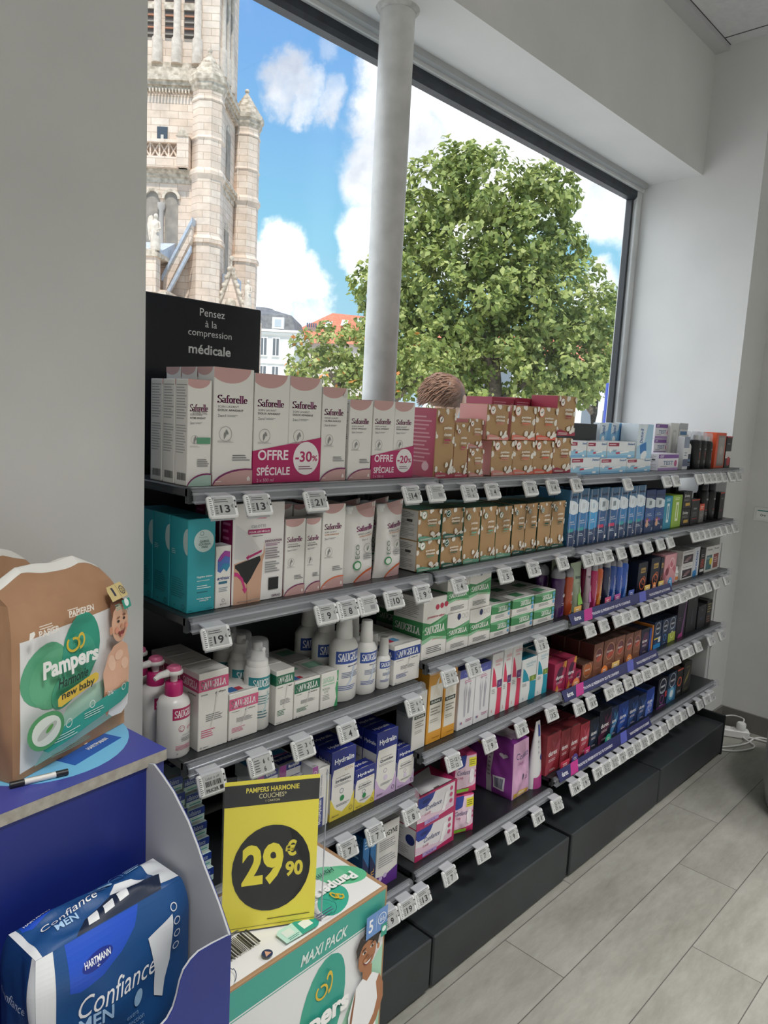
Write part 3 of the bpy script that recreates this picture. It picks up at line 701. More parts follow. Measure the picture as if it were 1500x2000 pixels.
TREE2 = [(-2.22, 3.03, 0.59), (-1.61, 3.33, 0.67), (-0.9, 2.89, 0.73), (-1.71, 2.44, 0.7), (-2.4, 2.41, 0.48), (-0.41, 2.71, 0.77), (0.22, 2.54, 0.7), (0.88, 3.05, 0.84), (-1.0, 2.14, 0.56), (1.33, 2.46, 0.63), (-0.09, 3.14, 0.56)]
tree('small_tree', 20.0, 'low light-green tree with orange berries behind the white boxes and column', TREE2, 1300, .075, .6, 5,
     ([(-.6, 0, -.15), (-.6, 0, 1.2), (-.5, 0, 2.4)], [.12, .1, .06]),
     [[(-.6, 0, 1.2), (-1.2, -.1, 1.9), (-1.7, -.2, 2.6)], [(-.6, 0, 1.3), (.1, -.1, 1.9), (.8, -.2, 2.6)]],
     LEAVES + [leaf_mat('berries', 'D9823E', 'E39A55')])
tree('street_tree', 34.0, 'distant dull-green tree beside the window frame behind the big tree', [(9.77, 5.89, 1.07), (10.13, 4.54, 1.31), (9.06, 3.44, 0.95), (7.69, 2.91, 0.95), (9.6, 7.5, 0.5)], 420, .13, .7, 8,
     ([(9.4, 0, -.15), (9.4, 0, 2), (9.5, 0, 4.5)], [.2, .16, .08]), [[(9.4, 0, 2), (8.6, 0, 2.8), (8.0, 0, 3.2)]])

# ---- passer-by
def person():
    root = empty('person', (3.575, 2.93, -0.15), math.radians(-65)); root.scale = (1.03, 1.03, 1.03); tag(root, 'person with windswept short brown hair walking past outside the window', 'person')
    H = 1.90
    J = {'pel': (0, 0, .98, .15), 'ab': (0, .01, 1.14, .14), 'ch': (0, 0, 1.36, .165), 'nk0': (0, .0, 1.54, .075), 'nk': (0, .015, 1.62, .056), 'hd0': (0, .035, 1.70, .085), 'hd1': (0, .03, 1.80, .098), 'hd2': (0, .03, 1.86, .07)}
    E = [('pel', 'ab'), ('ab', 'ch'), ('ch', 'nk0'), ('nk0', 'nk'), ('nk', 'hd0'), ('hd0', 'hd1'), ('hd1', 'hd2')]
    for s, n in ((-1, 'l'), (1, 'r')):
        J.update({'sh' + n: (s * .19, 0, 1.48, .068), 'el' + n: (s * .25, -.03 * s, 1.20, .048), 'wr' + n: (s * .24, .12, .97, .032), 'ha' + n: (s * .235, .15, .90, .036),
                  'hp' + n: (s * .1, 0, .92, .105), 'kn' + n: (s * .11, .06 * s + .03, .52, .068), 'an' + n: (s * .11, -.05 + .1 * s, .1, .045), 'to' + n: (s * .12, .1 + .1 * s, .05, .042)})
        E += [('ch', 'sh' + n), ('sh' + n, 'el' + n), ('el' + n, 'wr' + n), ('wr' + n, 'ha' + n), ('pel', 'hp' + n), ('hp' + n, 'kn' + n), ('kn' + n, 'an' + n), ('an' + n, 'to' + n)]
        for f, (dx, ln) in enumerate(((-.024, .062), (-.008, .07), (.008, .066), (.022, .052))):
            k = 'f%s%d' % (n, f); J[k + 'a'] = (s * .235 + dx * .4, .17 + dx, .872, .0105); J[k + 'b'] = (s * .23 + dx * .4, .182 + dx, .872 - ln * .5, .0095); J[k + 'c'] = (s * .222 + dx * .4, .176 + dx, .872 - ln, .008)
            E += [('ha' + n, k + 'a'), (k + 'a', k + 'b'), (k + 'b', k + 'c')]
        J['t' + n + 'a'] = (s * .215, .18, .905, .011); J['t' + n + 'b'] = (s * .2, .2, .875, .009); E += [('ha' + n, 't' + n + 'a'), ('t' + n + 'a', 't' + n + 'b')]
    names = list(J); me = bpy.data.meshes.new('body_cage'); me.from_pydata([J[n][:3] for n in names], [(names.index(a), names.index(c)) for a, c in E], []); me.update()
    o = bpy.data.objects.new('body_cage', me); COL.objects.link(o)
    md = o.modifiers.new('skin', 'SKIN'); sb = o.modifiers.new('sub', 'SUBSURF'); sb.levels = 2; sb.render_levels = 2
    for i, n in enumerate(names):
        sv = me.skin_vertices[0].data[i]; sv.radius = (J[n][3], J[n][3]); sv.use_root = (n == 'pel')
    bpy.context.view_layer.update(); dg = bpy.context.evaluated_depsgraph_get()
    ev = bpy.data.meshes.new_from_object(o.evaluated_get(dg)); bpy.data.objects.remove(o)
    for h in ('DDB59A', '3F4A5C', '2E3138', '3A3330'): ev.materials.append(mat(h, .7))
    for p in ev.polygons:
        z = p.center.z; p.use_smooth = True
        p.material_index = 0 if z > 1.585 or (z < .965 and abs(p.center.x) > .18) else (1 if z > .93 else (2 if z > .13 else 3))
    body = bpy.data.objects.new('body', ev); link(body, root)
    skin = mat('DDB59A', .7)
    b = MB()
    for s in (-1, 1):
        b = MB(); b.ball((s * .1, .02, 1.765), (.018, .03, .036), skin, 10, 6); b.build('ear', root)
        b = MB(); b.ball((s * .035, .117, 1.80), .013, mat('F0EEEA', .3), 8, 5); b.ball((s * .035, .126, 1.80), .007, mat('3A2E28', .3), 8, 5); b.build('eye', root)
    b = MB(); b.prism([(.11, 1.80), (.155, 1.752), (.11, 1.745)], -.015, .015, skin); b.build('nose', root)
    b = MB(); b.ball((0, .118, 1.715), (.026, .008, .008), mat('B06A60', .5), 8, 5); b.build('mouth', root)
    rr = random.Random(2); b = MB(); hm = [noisy('brown_hair', '5A3A28', '7E5840', 30, .5), noisy('light_brown_hair', '6E4C38', '96725A', 30, .5)]
    for k in range(1500):
        a = rr.uniform(0, 2 * math.pi); el = rr.uniform(-.35, 1.5)
        if math.sin(a) > .35 and el < .75: continue
        d = Vector((math.cos(a) * math.cos(el), math.sin(a) * math.cos(el), math.sin(el)))
        p = Vector((0, .03, 1.80)) + Vector((d.x * .1, d.y * .112, d.z * .105))
        f = Vector((-.94 + rr.uniform(-.25, .25) + d.x * .35, -.32 + rr.uniform(-.25, .25) + d.y * .3, -.42 + rr.uniform(-.2, .25) + .2 * d.z)).normalized()
        t = [p, p + d * .014 + f * .028, p + d * .017 + f * .055, p + d * rr.uniform(.004, .02) + f * .08 + Vector((0, 0, -.012))]
        b.tube(t, [.006, .0055, .004, .001], hm[k % 2], 5, False)
    b.loft([(1.72, .098, .1), (1.80, .106, .117), (1.86, .09, .1), (1.905, .04, .05), (1.912, .01, .01)], hm[0], 16, cy=.012); b.build('hair', root)
person()


# ================================================================== SHELVING
DARK = noisy('graphite_metal', '2B2F32', '34393C', 6, 0.45, bump=.04, bscale=200)
DARKER = noisy('black_back_panel', '15181D', '1C2026', 4, 0.5)
BOARD = noisy('shelf_board', '1D2023', '272A2D', 5, .3)
RAIL = clear('clear_rail', 'D0D4DA', .80, .1)
STEEL = mat('B9BDC1', .28, .55)
YF = 1.225
ROWS = {'1a': 1.410, '1b': 1.405, '1c': 1.395, '2a': 1.159, '2b': 1.1596, '2c': 1.150, '3a': .864, '3b': .909, '3c': .903, '4a': .563, '4b': .655, '4c': .632, '5a': .295, '5b': .305, '5c': .335}
UNITS = [('a', .720, 1.438, 'dark shelving unit beside the white pillar stocked with intimate care', [(.72, 1.438)]),
         ('b', 1.444, 2.163, 'dark middle shelving unit stocked with tampons and feminine care', [(1.442, 2.163)]),
         ('c', 2.169, 3.63, 'wide dark shelving unit at the far wall with condoms and tests', [(2.178, 2.893), (2.899, 3.62)])]
STRIP = {'3c': (2.175, 3.0), '4c': (2.175, 2.93), '5c': (2.19, 2.93)}
for u, x0, x1, lab, plinths in UNITS:
    r = empty('shelving_unit', ((x0 + x1) / 2, 1.3, 0)); tag(r, lab, 'shelving', 'shelving units along the window'); ox = (x0 + x1) / 2; oy = 1.3
    for a, c in plinths:
        b = MB(); b.box(a + .002 - ox, c - .002 - ox, 1.108 - oy, 1.49 - oy, .012, .165, DARK, .004); b.box(a + .02 - ox, c - .02 - ox, 1.13 - oy, 1.47 - oy, 0, .013, mat('17191B', .6)); b.build('plinth', r)
        if c > 3.5:
            q = MB(); q.box(c + .001 - ox, c + .012 - ox, 1.105 - oy, 1.49 - oy, .0, .2, mat('1E2022', .5), .003); q.build('end_plate', r)
    b = MB(); b.box(x0 - ox, x1 - ox, 1.476 - oy, 1.49 - oy, .17, 1.385, DARKER)
    for z in (.42, .68, .94, 1.2): b.box(x0 - ox, x1 - ox, 1.4745 - oy, 1.477 - oy, z, z + .003, mat('0C0E10', .6))
    b.build('back_panel', r)
    for x in (x0 + .016, x1 - .016):
        b = MB(); b.box(x - .014 - ox, x + .014 - ox, 1.452 - oy, 1.476 - oy, .17, 1.385, DARKER, .002)
        for k in range(22): b.box(x - .004 - ox, x + .004 - ox, 1.4505 - oy, 1.4525 - oy, .22 + k * .052, .24 + k * .052, mat('050607', .8))
        b.build('upright', r)
    e1 = 3.70 if u == 'c' else x1
    for n in '12345':
        z = ROWS[n + u]
        rr = r
        b = MB(); b.box(x0 + .004 - ox, min(e1, 3.69) - .004 - ox, 1.203 - oy, 1.452 - oy, z - .018, z, BOARD, .002); b.box(x0 + .004 - ox, e1 - .004 - ox, 1.2 - oy, 1.212 - oy, z - .03, z - .001, DARK)
        sh = b.build('shelf', r)
        b = MB()
        prof = [(1.2 - oy, z + .002), (1.192 - oy, z + .0025), (1.185 - oy, z - .001), (1.180 - oy, z - .024), (1.184 - oy, z - .029), (1.188 - oy, z - .026), (1.193 - oy, z - .006), (1.2 - oy, z - .003)]
        rx1 = 3.71 if u == 'c' else e1 - .006
        b.prism(prof, x0 + .008 - ox, rx1 - ox, RAIL)
        b.box(x0 + .01 - ox, rx1 - .004 - ox, 1.192 - oy, 1.1995 - oy, z - .0135, z - .0095, STEEL, .001)
        b.box(x0 + .01 - ox, rx1 - .004 - ox, 1.190 - oy, 1.1985 - oy, z - .0275, z - .0245, STEEL, .001)
        b.build('price_rail', sh)
        if n + u in STRIP:
            a, c = STRIP[n + u]; L = c - a; b = MB()
            vs = [(a - ox, 1.178 - oy, z - .012), (c - ox, 1.178 - oy, z - .012), (c - ox, 1.196 - oy, z + .022), (a - ox, 1.196 - oy, z + .022)]
            def Ms(uu, vv, e, a=a, L=L, z=z):
                return (a + uu * L - ox, 1.178 - oy + .018 * vv - e * .88, z - .012 + .034 * vv + e * .47)
            b.add(vs + [(p[0], p[1] + .002, p[2] - .001) for p in vs], [(0, 1, 2, 3), (7, 6, 5, 4), (0, 4, 5, 1), (3, 2, 6, 7)], mat('2E3163', .35))
            print_on(b, [('p', [(.10, 0), (.17, 0), (.20, 1), (.13, 1)], 'C2378D'), ('t', 'TROUVE LE PR\u00c9SERVATIF QUI TE CONVIENT', .36, .42, .36, .34, 'E8E6F0', 'b'), ('t', 'durex', .06, .5, .055, .42, 'F2F2F6', 'b'), ('p', [(.62, 0), (.69, 0), (.72, 1), (.65, 1)], '5B62B8'), ('t', 'TROUVE LE PR\u00c9SERVATIF QUI TE CONVIENT', .86, .42, .24, .34, 'E8E6F0', 'b')], Ms, L, .038)
            b.build('printed_strip', sh)
# printed dividers: little coloured flags standing in the strip
for k, (n, x, h, w, s) in enumerate([('3', 2.25, 'E0B056', .05, 'r'), ('3', 2.47, 'C85078', .045, 'r'), ('3', 2.545, 'B4559E', .045, 'r'), ('3', 2.66, '4A62B6', .045, 'r'), ('3', 2.80, 'E8C46A', .05, 'r'), ('3', 2.865, 'E58A52', .03, 'c'), ('3', 2.93, 'E8C46A', .05, 'r'), ('3', 3.02, '4A9ED8', .04, 'c'),
                                   ('4', 2.285, 'E58A52', .05, 'c'), ('4', 2.495, 'E8843C', .05, 'c'), ('4', 2.585, 'EBC271', .06, 'r'), ('4', 2.70, 'D9853F', .05, 'c'), ('5', 2.26, 'C22B4B', .06, 'r'), ('5', 2.33, '55438E', .045, 'c'), ('5', 2.42, 'C22B6B', .04, 'r'), ('5', 2.585, '2FA88A', .05, 'c')]):
    z = ROWS[n + 'c']; b = MB(); y = 1.2035
    if s == 'r': b.box(-w / 2, w / 2, -.001, .001, 0, .038, mat(h, .4), .0008)
    else: b.prism([(-w / 2, 0), (w / 2, 0)] + [(w / 2 * math.cos(math.pi * q / 12), .014 + .028 * math.sin(math.pi * q / 12)) for q in range(13)], -.001, .001, mat(h, .4), axis='y')
    print_on(b, [('l', .25, .45, .75, .8, 2, 'F4F0EA')], lambda uu, vv, e, w=w: ((uu - .5) * w, -.001 - e, vv * .038), w, .038)
    o = b.build('divider_flag', None, (x, y, z + .0002))
    cn = {'E0B056': 'amber', 'C85078': 'rose', 'B4559E': 'mauve', '4A62B6': 'royal blue', 'E8C46A': 'pale gold', 'E58A52': 'apricot', '4A9ED8': 'sky blue', 'E8843C': 'orange', 'EBC271': 'straw yellow', 'D9853F': 'ochre', 'C22B4B': 'red', '55438E': 'violet', 'C22B6B': 'raspberry', '2FA88A': 'green'}[h]
    wh = {'3': 'third', '4': 'fourth', '5': 'bottom'}[n]
    extra = ' by the blue flag' if cn == 'pale gold' and x > 2.9 else ''
    tag(o, '%s %s divider flag, %s shelf%s' % ('small', cn + (' rounded' if s == 'c' else ' square'), wh, extra), 'divider', 'divider flags along the printed strips')

# ------------------------------------------------------------------ electronic price tags
ORD = ['first', 'second', 'third', 'fourth', 'fifth', 'sixth', 'seventh', 'eighth', 'ninth', 'tenth', 'eleventh', 'twelfth', 'thirteenth', 'fourteenth', 'fifteenth', 'sixteenth', 'seventeenth', 'eighteenth', 'nineteenth', 'twentieth', 'twenty-first', 'twenty-second', 'twenty-third', 'twenty-fourth', 'twenty-fifth', 'twenty-sixth', 'twenty-seventh', 'twenty-eighth']
SHELF = {'1': 'top', '2': 'second', '3': 'third', '4': 'fourth', '5': 'bottom'}
TW, TH, TD = .062, .043, .011
def case_mesh():
    b = MB(); b.box(-TW / 2, TW / 2, 0, TD, -TH / 2, TH / 2, mat('E9EAEA', .35), .0035)
    print_on(b, [('r', .88, .42, .95, .78, '3A3B3D'), ('r', .895, .5, .935, .7, 'D8D8D8'), ('l', .04, .12, .13, .88, 9, '4A4A4A')], lambda u, v, e: ((u - .5) * TW, -e, (v - .5) * TH), TW, TH)
    return b.mesh('price_tag')
CASE = case_mesh()
SCR = {}
def screen_mesh(t):
    if t not in SCR:
        b = MB(); x0, x1, z0, z1 = -TW * .34, TW * .36, -TH * .38, TH * .38
        b.box(x0, x1, -.0006, .0004, z0, z1, mat('B4B6B5', .3))
        if t == 'off': pr = [('t', 'Label is off', .5, .84, .7, .15, '303234'), ('bar', .1, .38, .9, .68, '2A2B2D'), ('t', 'PRICER', .4, .15, .62, .2, '26272A', 'b'), ('r', .77, .05, .95, .28, '26272A')]
        elif t in ('6', '3', '12', '8x'): pr = [('t', t, .6, .68, .12 * len(t), .3, '26272A', 'b'), ('t', t, .6, .22, .12 * len(t), .3, '26272A', 'b'), ('l', .05, .1, .4, .9, 5, '55585A'), ('t', '\u20ac', .86, .7, .1, .2, '303234')]
        elif t: pr = [('t', t, .52, .36, .24 * len(t), .46, '26272A', 'b'), ('t', '\u20ac', .9, .5, .1, .2, '303234'), ('l', .06, .72, .8, .96, 2, '55585A'), ('l', .04, .06, .2, .6, 4, '55585A')]
        else: pr = [('l', .1, .55, .9, .92, 3, '77797A'), ('r', .5, .15, .85, .45, '8B8D8E')]
        print_on(b, pr, lambda u, v, e: (x0 + u * (x1 - x0), -.0006 - e, z0 + v * (z1 - z0)), x1 - x0, z1 - z0)
        SCR[t] = b.mesh('screen')
    return SCR[t]
b = MB(); b.prism([(.0, TH * .3), (.0, TH * .5), (.02, TH * .78), (.0225, TH * .75), (.004, TH * .48), (.012, TH * .1), (.011, TH * .05)], -TW * .36, TW * .36, clear('clear_clip', 'DADDE2', .45, .08))
b.box(-TW * .42, TW * .42, TD, TD + .001, -TH * .56, TH * .3, clear('clear_clip', 'DADDE2', .45, .08))
CLIP = b.mesh('clip')
def place_tags(data):
    for n in '12345':
        row = sorted([t for t in data if t[0] == n], key=lambda t: t[1]); last = -9
        for i, (_, x, z, t) in enumerate(row):
            x = max(x, last + (.0635)); last = x
            u = 'a' if x < 1.44 else ('b' if x < 2.166 else 'c')
            zz = ROWS[n + u] - .030
            o = bpy.data.objects.new('price_tag', CASE); link(o); o.location = (x, 1.1475 if not (u == 'c' and n in '345' and x < 3.05) else 1.1395, zz); o.rotation_euler = (math.radians(-24), 0, math.radians(((i * 37) % 7 - 3) * .8))
            s = bpy.data.objects.new('screen', screen_mesh(t)); link(s, o)
            c = bpy.data.objects.new('clip', CLIP); link(c, o)
            pos = ORD[i] if i < len(row) / 2 else (ORD[len(row) - 1 - i] + ' from the far end' if i < len(row) - 1 else 'last before the far wall')
            pos = pos + ' from the pillar' if i < len(row) / 2 else pos
            words = {'13': 'thirteen', '21': 'twenty-one', '14': 'fourteen', '19': 'nineteen', '10': 'ten'}
            lab = 'white electronic price tag, %s along the %s shelf rail' % (pos, SHELF[n])
            if t == 'off': lab = 'white electronic price tag reading label is off, under the pink pump bottles'
            tag(o, lab, 'price tag', 'electronic price tags on the %s rail' % SHELF[n])

# ================================================================== NEAR THE CAMERA
# ---- cardboard display stand
SX, SY, SR = .549, .961, math.radians(6.6)
NAVY = noisy('navy_card', '1B2A78', '20308A', 3, .4); NAVYT = mat('4A4FA2', .35); GREYC = noisy('grey_card', 'B9BABD', 'C4C5C8', 4, .7); EDGE = noisy('cut_card_edge', '9C968C', 'B4AEA4', 60, .9)
st = empty('display_stand', (SX, SY, 0), SR); tag(st, 'navy cardboard display stand holding incontinence packs at the front', 'display stand')
b = MB(); b.box(-.46, 0, 0, .325, 1.022, 1.0395, EDGE); b.box(-.461, .0004, -.0002, .326, 1.0395, 1.040, NAVYT)
b.prism([(-.12 + .128 * math.cos(2 * math.pi * k / 40), .15 + .128 * math.sin(2 * math.pi * k / 40)) for k in range(40)], 1.0399, 1.0403, mat('7CC4EC', .35), axis='z')
print_on(b, [('l', .56, .36, .80, .46, 3, '5FA6CC')], lambda u, v, e: (-.26 + u * .26, .02 + v * .26, 1.0404 + e), .26, .26)
b.build('top_board', st)
b = MB(); b.box(-.46, -.002, .004, .32, .66, 1.022, NAVY); b.box(-.46, -.004, .006, .32, 0, .66, NAVY); b.build('body', st)
curve = [(.004, 1.018), (-.001, 1.028), (-.013, 1.031), (-.035, 1.02), (-.06, 1.005), (-.096, .972), (-.118, .943), (-.132, .921), (-.166, .878), (-.19, .841)]
b = MB(); pf = [(.004, 0)] + curve + [(-.19, 0)]
b.prism(pf, -.033, -.0300, GREYC); b.prism(pf, -.0300, -.0288, NAVY); b.build('side_panel', st)
b = MB(); b.prism(pf, -.455, -.450, NAVY); b.build('side_panel', st)
prof = [(-.030, .0), (-.030, .841), (-.062, .846), (-.084, .848), (-.097, .844), (-.108, .836), (-.114, .824), (-.119, .805), (-.124, .792), (-.133, .782), (-.15, .776), (-.32, .776), (-.34, .782), (-.35, .8), (-.36, .83), (-.39, .848), (-.45, .845), (-.45, 0)]
b = MB(); b.prism(prof, -.1902, -.189, NAVY, axis='y'); b.prism(prof, -.189, -.186, GREYC, axis='y'); b.build('tray_front', st)
b = MB(); b.box(-.45, -.033, -.186, .004, .645, .652, GREYC); b.build('tray_floor', st)
def stand_pt(x, y, z):
    return (SX + x * math.cos(SR) - y * math.sin(SR), SY + x * math.sin(SR) + y * math.cos(SR), z)

# ---- soft packs: six bulged patches
def soft_pack(w, d, h, m, bulge=(.01, .01, .01), prints=None, taper=0.0, ridge=0.0, n=14, wob=.0015, seed=1, mats=None, rt=0.0):
    b = MB(); rr = random.Random(seed); ph = [rr.uniform(0, 6.28) for _ in range(8)]
    def bump(u, v): return (1 - (2 * u - 1) ** 4) * (1 - (2 * v - 1) ** 4)
    def wv(u, v): return wob * bump(u, v) * (math.sin(9 * u + 5 * v + ph[0]) + .7 * math.sin(13 * v - 8 * u + ph[1]) + .3 * math.sin(19 * u + 15 * v + ph[2]))
    tx = lambda v: 1 - taper * v
    hd = lambda v: d / 2 * tx(v) - rt * max(0, (v - .8) / .2) ** 2
    hw = lambda v: w / 2 * tx(v) - rt * .6 * max(0, (v - .8) / .2) ** 2
    F = {'front': lambda u, v, e: ((2 * u - 1) * hw(v), -hd(v) - bulge[1] * bump(u, v) - wv(u, v) - e, v * h),
         'back': lambda u, v, e: ((1 - 2 * u) * hw(v), hd(v) + bulge[1] * bump(u, v) + wv(u, v) + e, v * h),
         'left': lambda u, v, e: (-hw(v) - bulge[0] * bump(u, v) - wv(u, v) - e, (1 - 2 * u) * hd(v), v * h),
         'right': lambda u, v, e: (hw(v) + bulge[0] * bump(u, v) + wv(u, v) + e, (2 * u - 1) * hd(v), v * h),
         'top': lambda u, v, e: ((2 * u - 1) * hw(1), (2 * v - 1) * hd(1), h + bulge[2] * bump(u, v) + wv(u, v) * 1.5 + ridge * (1 - abs(2 * v - 1) ** 1.3) * (1 - .5 * max(0, abs(2 * u - 1) - .55) / .45) + e),
         'bottom': lambda u, v, e: ((u - .5) * w, (.5 - v) * d, 0 - e)}
    for k, M in F.items():
        vs = [M(i / n, j / n, 0) for j in range(n + 1) for i in range(n + 1)]
        fs = [(j * (n + 1) + i, j * (n + 1) + i + 1, (j + 1) * (n + 1) + i + 1, (j + 1) * (n + 1) + i) for j in range(n) for i in range(n)]
        b.add(vs, fs, (mats or {}).get(k, m), True)
        if prints and k in prints:
            sz = {'front': (w, h), 'back': (w, h), 'left': (d, h), 'right': (d, h), 'top': (w, d), 'bottom': (w, d)}[k]
            print_on(b, prints[k], M, sz[0], sz[1], eps=.0002, tess=(n, n), rough=.4)
    if ridge:  # gusset walls closing the folded top
        for s, k in ((0, -1), (1, 1)):
            q = 12; top = [F['top'](s, j / q, 0) for j in range(q + 1)]; base = [(k * hw(1), (2 * j / q - 1) * hd(1), h) for j in range(q + 1)]
            b.add(top + base, [(j, j + 1, q + 2 + j, q + 1 + j) for j in range(q)], m)
    return b

def heart(u, v, s, q):
    return [(u + s * .062 * 16 * math.sin(t) ** 3 / 16 * 8, v + q * s * .062 / 16 * 8 * (13 * math.cos(t) - 5 * math.cos(2 * t) - 2 * math.cos(3 * t) - math.cos(4 * t))) for t in [2 * math.pi * k / 36 for k in range(36)]]
def ring(u, v, ru, rv, t, c, n=30, a0=0.0, a1=6.2832):
    return [('p', [(u + ru * s * math.cos(a), v + rv * s * math.sin(a)) for s, a in ((1, x), (1, y), (t, y), (t, x))], c) for x, y in [(a0 + (a1 - a0) * k / n, a0 + (a1 - a0) * (k + 1) / n) for k in range(n)]]
def rot(pts, u, v, a, q=1.0):
    return [(u + (x - u) * math.cos(a) - (y - v) * q * math.sin(a), v + ((x - u) * math.sin(a) + (y - v) * q * math.cos(a)) / q) for x, y in pts]
def ell(u, v, ru, rv, a=0.0, n=24, q=1.0):
    return rot([(u + ru * math.cos(2 * math.pi * k / n), v + rv * math.sin(2 * math.pi * k / n)) for k in range(n)], u, v, a, q)

KRAFT = noisy('brown_paper', 'A57D5E', 'B58C6C', 9, .7, bump=.12, bscale=30)
SK, SKD, SKL = 'E3B296', 'CF9678', 'EFC5AC'
baby = [('p', [(.74, .16), (.80, .12), (.90, .11), (.97, .15), (.99, .30), (.72, .30)], 'E6E8EA'), ('p', [(.70, .20), (.74, .14), (.78, .22), (.80, .34), (.72, .36)], SKD),
        ('p', [(.72, .30), (.70, .42), (.74, .53), (.80, .57), (.90, .58), (.97, .54), (1.0, .44), (.98, .28)], SK), ('p', ell(.78, .47, .035, .055, .4), SKL), ('p', ell(.93, .43, .05, .035, -.3), SKL), ('p', ell(.86, .50, .05, .03), SKL),
        ('e', .875, .70, .105, .125, SK), ('p', [(.775, .73), (.775, .80), (.80, .85), (.86, .875), (.93, .87), (.975, .82), (.985, .75), (.95, .80), (.90, .815), (.84, .80), (.80, .78)], '7A4E38'), ('e', .76, .675, .018, .028, SKD),
        ('e', .845, .715, .016, .009, '3A2A24'), ('e', .92, .72, .016, .009, '3A2A24'), ('p', ell(.845, .738, .022, .005, .1), '8C6048'), ('p', ell(.92, .742, .022, .005, -.1), '8C6048'), ('e', .885, .68, .018, .013, SKD), ('p', [(.835, .658), (.86, .648), (.90, .648), (.928, .662), (.915, .632), (.89, .612), (.865, .615), (.845, .632)], '8E3B38'), ('p', [(.862, .628), (.90, .626), (.888, .614), (.87, .615)], 'D98C84'), ('e', .82, .665, .022, .018, 'E79E86'), ('e', .945, .67, .02, .018, 'E79E86')]
new_baby = [('p', [(.05, .035), (1.0, .10), (1.0, .80), (.05, .76)], 'E9E9EA'), ('p', [(.16, .035), (1, .10), (1, .40), (.72, .36), (.42, .30)], 'BFE2D0'),
            ('p', ell(.30, .54, .20, .17, .3), '5DAE86'), ('p', ell(.36, .50, .20, .16, .2), '67B58C'), ('p', ell(.60, .60, .155, .23, -.25), '2E9C84'), ('p', ell(.57, .53, .15, .18, -.2), '3FA58C'), ('p', ell(.47, .42, .16, .1, .4), '55AC8A')]
new_baby += ring(.525, .655, .05, .045, .68, 'E2C23C', 24, 2.2, 8.2) + ring(.565, .672, .035, .05, .66, 'E2C23C', 20, -1.6, 2.6)
new_baby += [('t', 'Pampers', .465, .565, .47, .135, 'F7F7F4', 'B'), ('t', 'Harmonie', .48, .478, .28, .062, '17352F', 'bi'), ('p', [(.33, .355), (.36, .345), (.70, .385), (.72, .40), (.72, .435), (.69, .45), (.35, .41), (.33, .395)], 'E8C64B'), ('t', 'new baby', .525, .397, .32, .06, '33372F', 'b')]
def shift(p, du):
    p = list(p)
    if p[0] == 'p': p[1] = [(a + du, c) for a, c in p[1]]
    elif p[0] in 'tT': p[2] += du
    elif p[0] in ('r', 'l', 'bar'): p[1] += du; p[3] += du
    else: p[1] += du
    return tuple(p)
new_baby = new_baby[:2] + [shift(p, -.055) for p in new_baby[2:]] + baby
new_baby += [('p', [(.16, .14), (.20, .115), (.86, .20), (.95, .23), (.96, .295), (.93, .31), (.2, .215), (.16, .19)], '2C9C90'), ('o', .36, .235, .03, .005, 'E8F4F0'), ('o', .58, .275, .026, .005, 'E8F4F0'), ('t', '0%', .75, .292, .05, .03, 'F0F8F5'), ('o', .88, .295, .024, .004, 'F0F8F5'), ('l', .24, .15, .46, .195, 3, 'BFE2DA'), ('l', .5, .205, .7, .245, 3, 'BFE2DA'), ('l', .22, .075, .56, .11, 3, '77A894'),
             ('e', .17, .255, .135, .115, '4E9A63'), ('e', .17, .255, .105, .09, 'DDE5DD'), ('p', ell(.17, .255, .075, .028, .5), 'B9C0B9'), ('p', ell(.185, .265, .03, .014, .7), '5FA052'),
             ('p', [(.05, .78), (.08, .79), (.095, .81), (.09, .83), (.06, .825)], 'EFEAE4'), ('t', 'PAPIER', .205, .80, .17, .035, 'EFE8DF', 'b'), ('l', .13, .825, .24, .86, 2, 'E5D9CC'), ('t', 'PAPIEREN', .50, .872, .24, .035, 'EFE8DF', 'bi'), ('l', .38, .895, .5, .912, 1, 'E5D9CC'), ('l', .38, .845, .5, .858, 1, 'E5D9CC'),
             ('p', [(.80, .86), (.99, .875), (.99, .99), (.82, .975), (.80, .94)], 'D9C48A'), ('t', '1', .86, .93, .022, .05, '3A3A52', 'b'), ('r', .912, .88, .915, .975, '8C7C55'), ('o', .955, .93, .028, .005, '3A3A52'), ('t', '22', .955, .93, .026, .024, '3A3A52'),
             ('p', [(.89, .78), (.985, .785), (.985, .855), (.89, .85)], '2C9C86'), ('e', .937, .825, .025, .025, 'EDF5F2'), ('l', .80, .79, .88, .84, 4, '6FB3A5')]
def lift(p):
    f = lambda v: v * 1.06 if v < .8 else .848 + (v - .8) * .76
    p = list(p)
    if p[0] == 'p': p[1] = [(a, f(c)) for a, c in p[1]]
    elif p[0] in ('r', 'l'): p[2] = f(p[2]); p[4] = f(p[4])
    elif p[0] == 't': p[3] = f(p[3])
    else: p[2] = f(p[2])
    return tuple(p)
new_baby = [lift(p) for p in new_baby]
top_prints = {'front': new_baby, 'top': [('r', .0, .33, 1, .50, 'F1F0EA'), ('r', 0, .50, 1, .58, 'E9E8E1')]}
PK = math.radians(17.2)
def brown_pack(x, y, label, seed, pr):
    b = soft_pack(.224, .105, .243, KRAFT, (.004, .007, .0), pr, .03, .040, 40, .0020, seed, rt=.016)
    cx = x + .112 * math.cos(PK) - .0525 * math.sin(PK); cy = y + .112 * math.sin(PK) + .0525 * math.cos(PK)
    o = b.build('nappy_pack', None, stand_pt(cx, cy, 1.0409), SR + PK); tag(o, label, 'nappy pack', 'brown paper nappy packs on the stand'); return o
brown_pack(-.206, .059, 'brown paper nappy pack with green print and baby photo, front one on the stand', 5, top_prints)
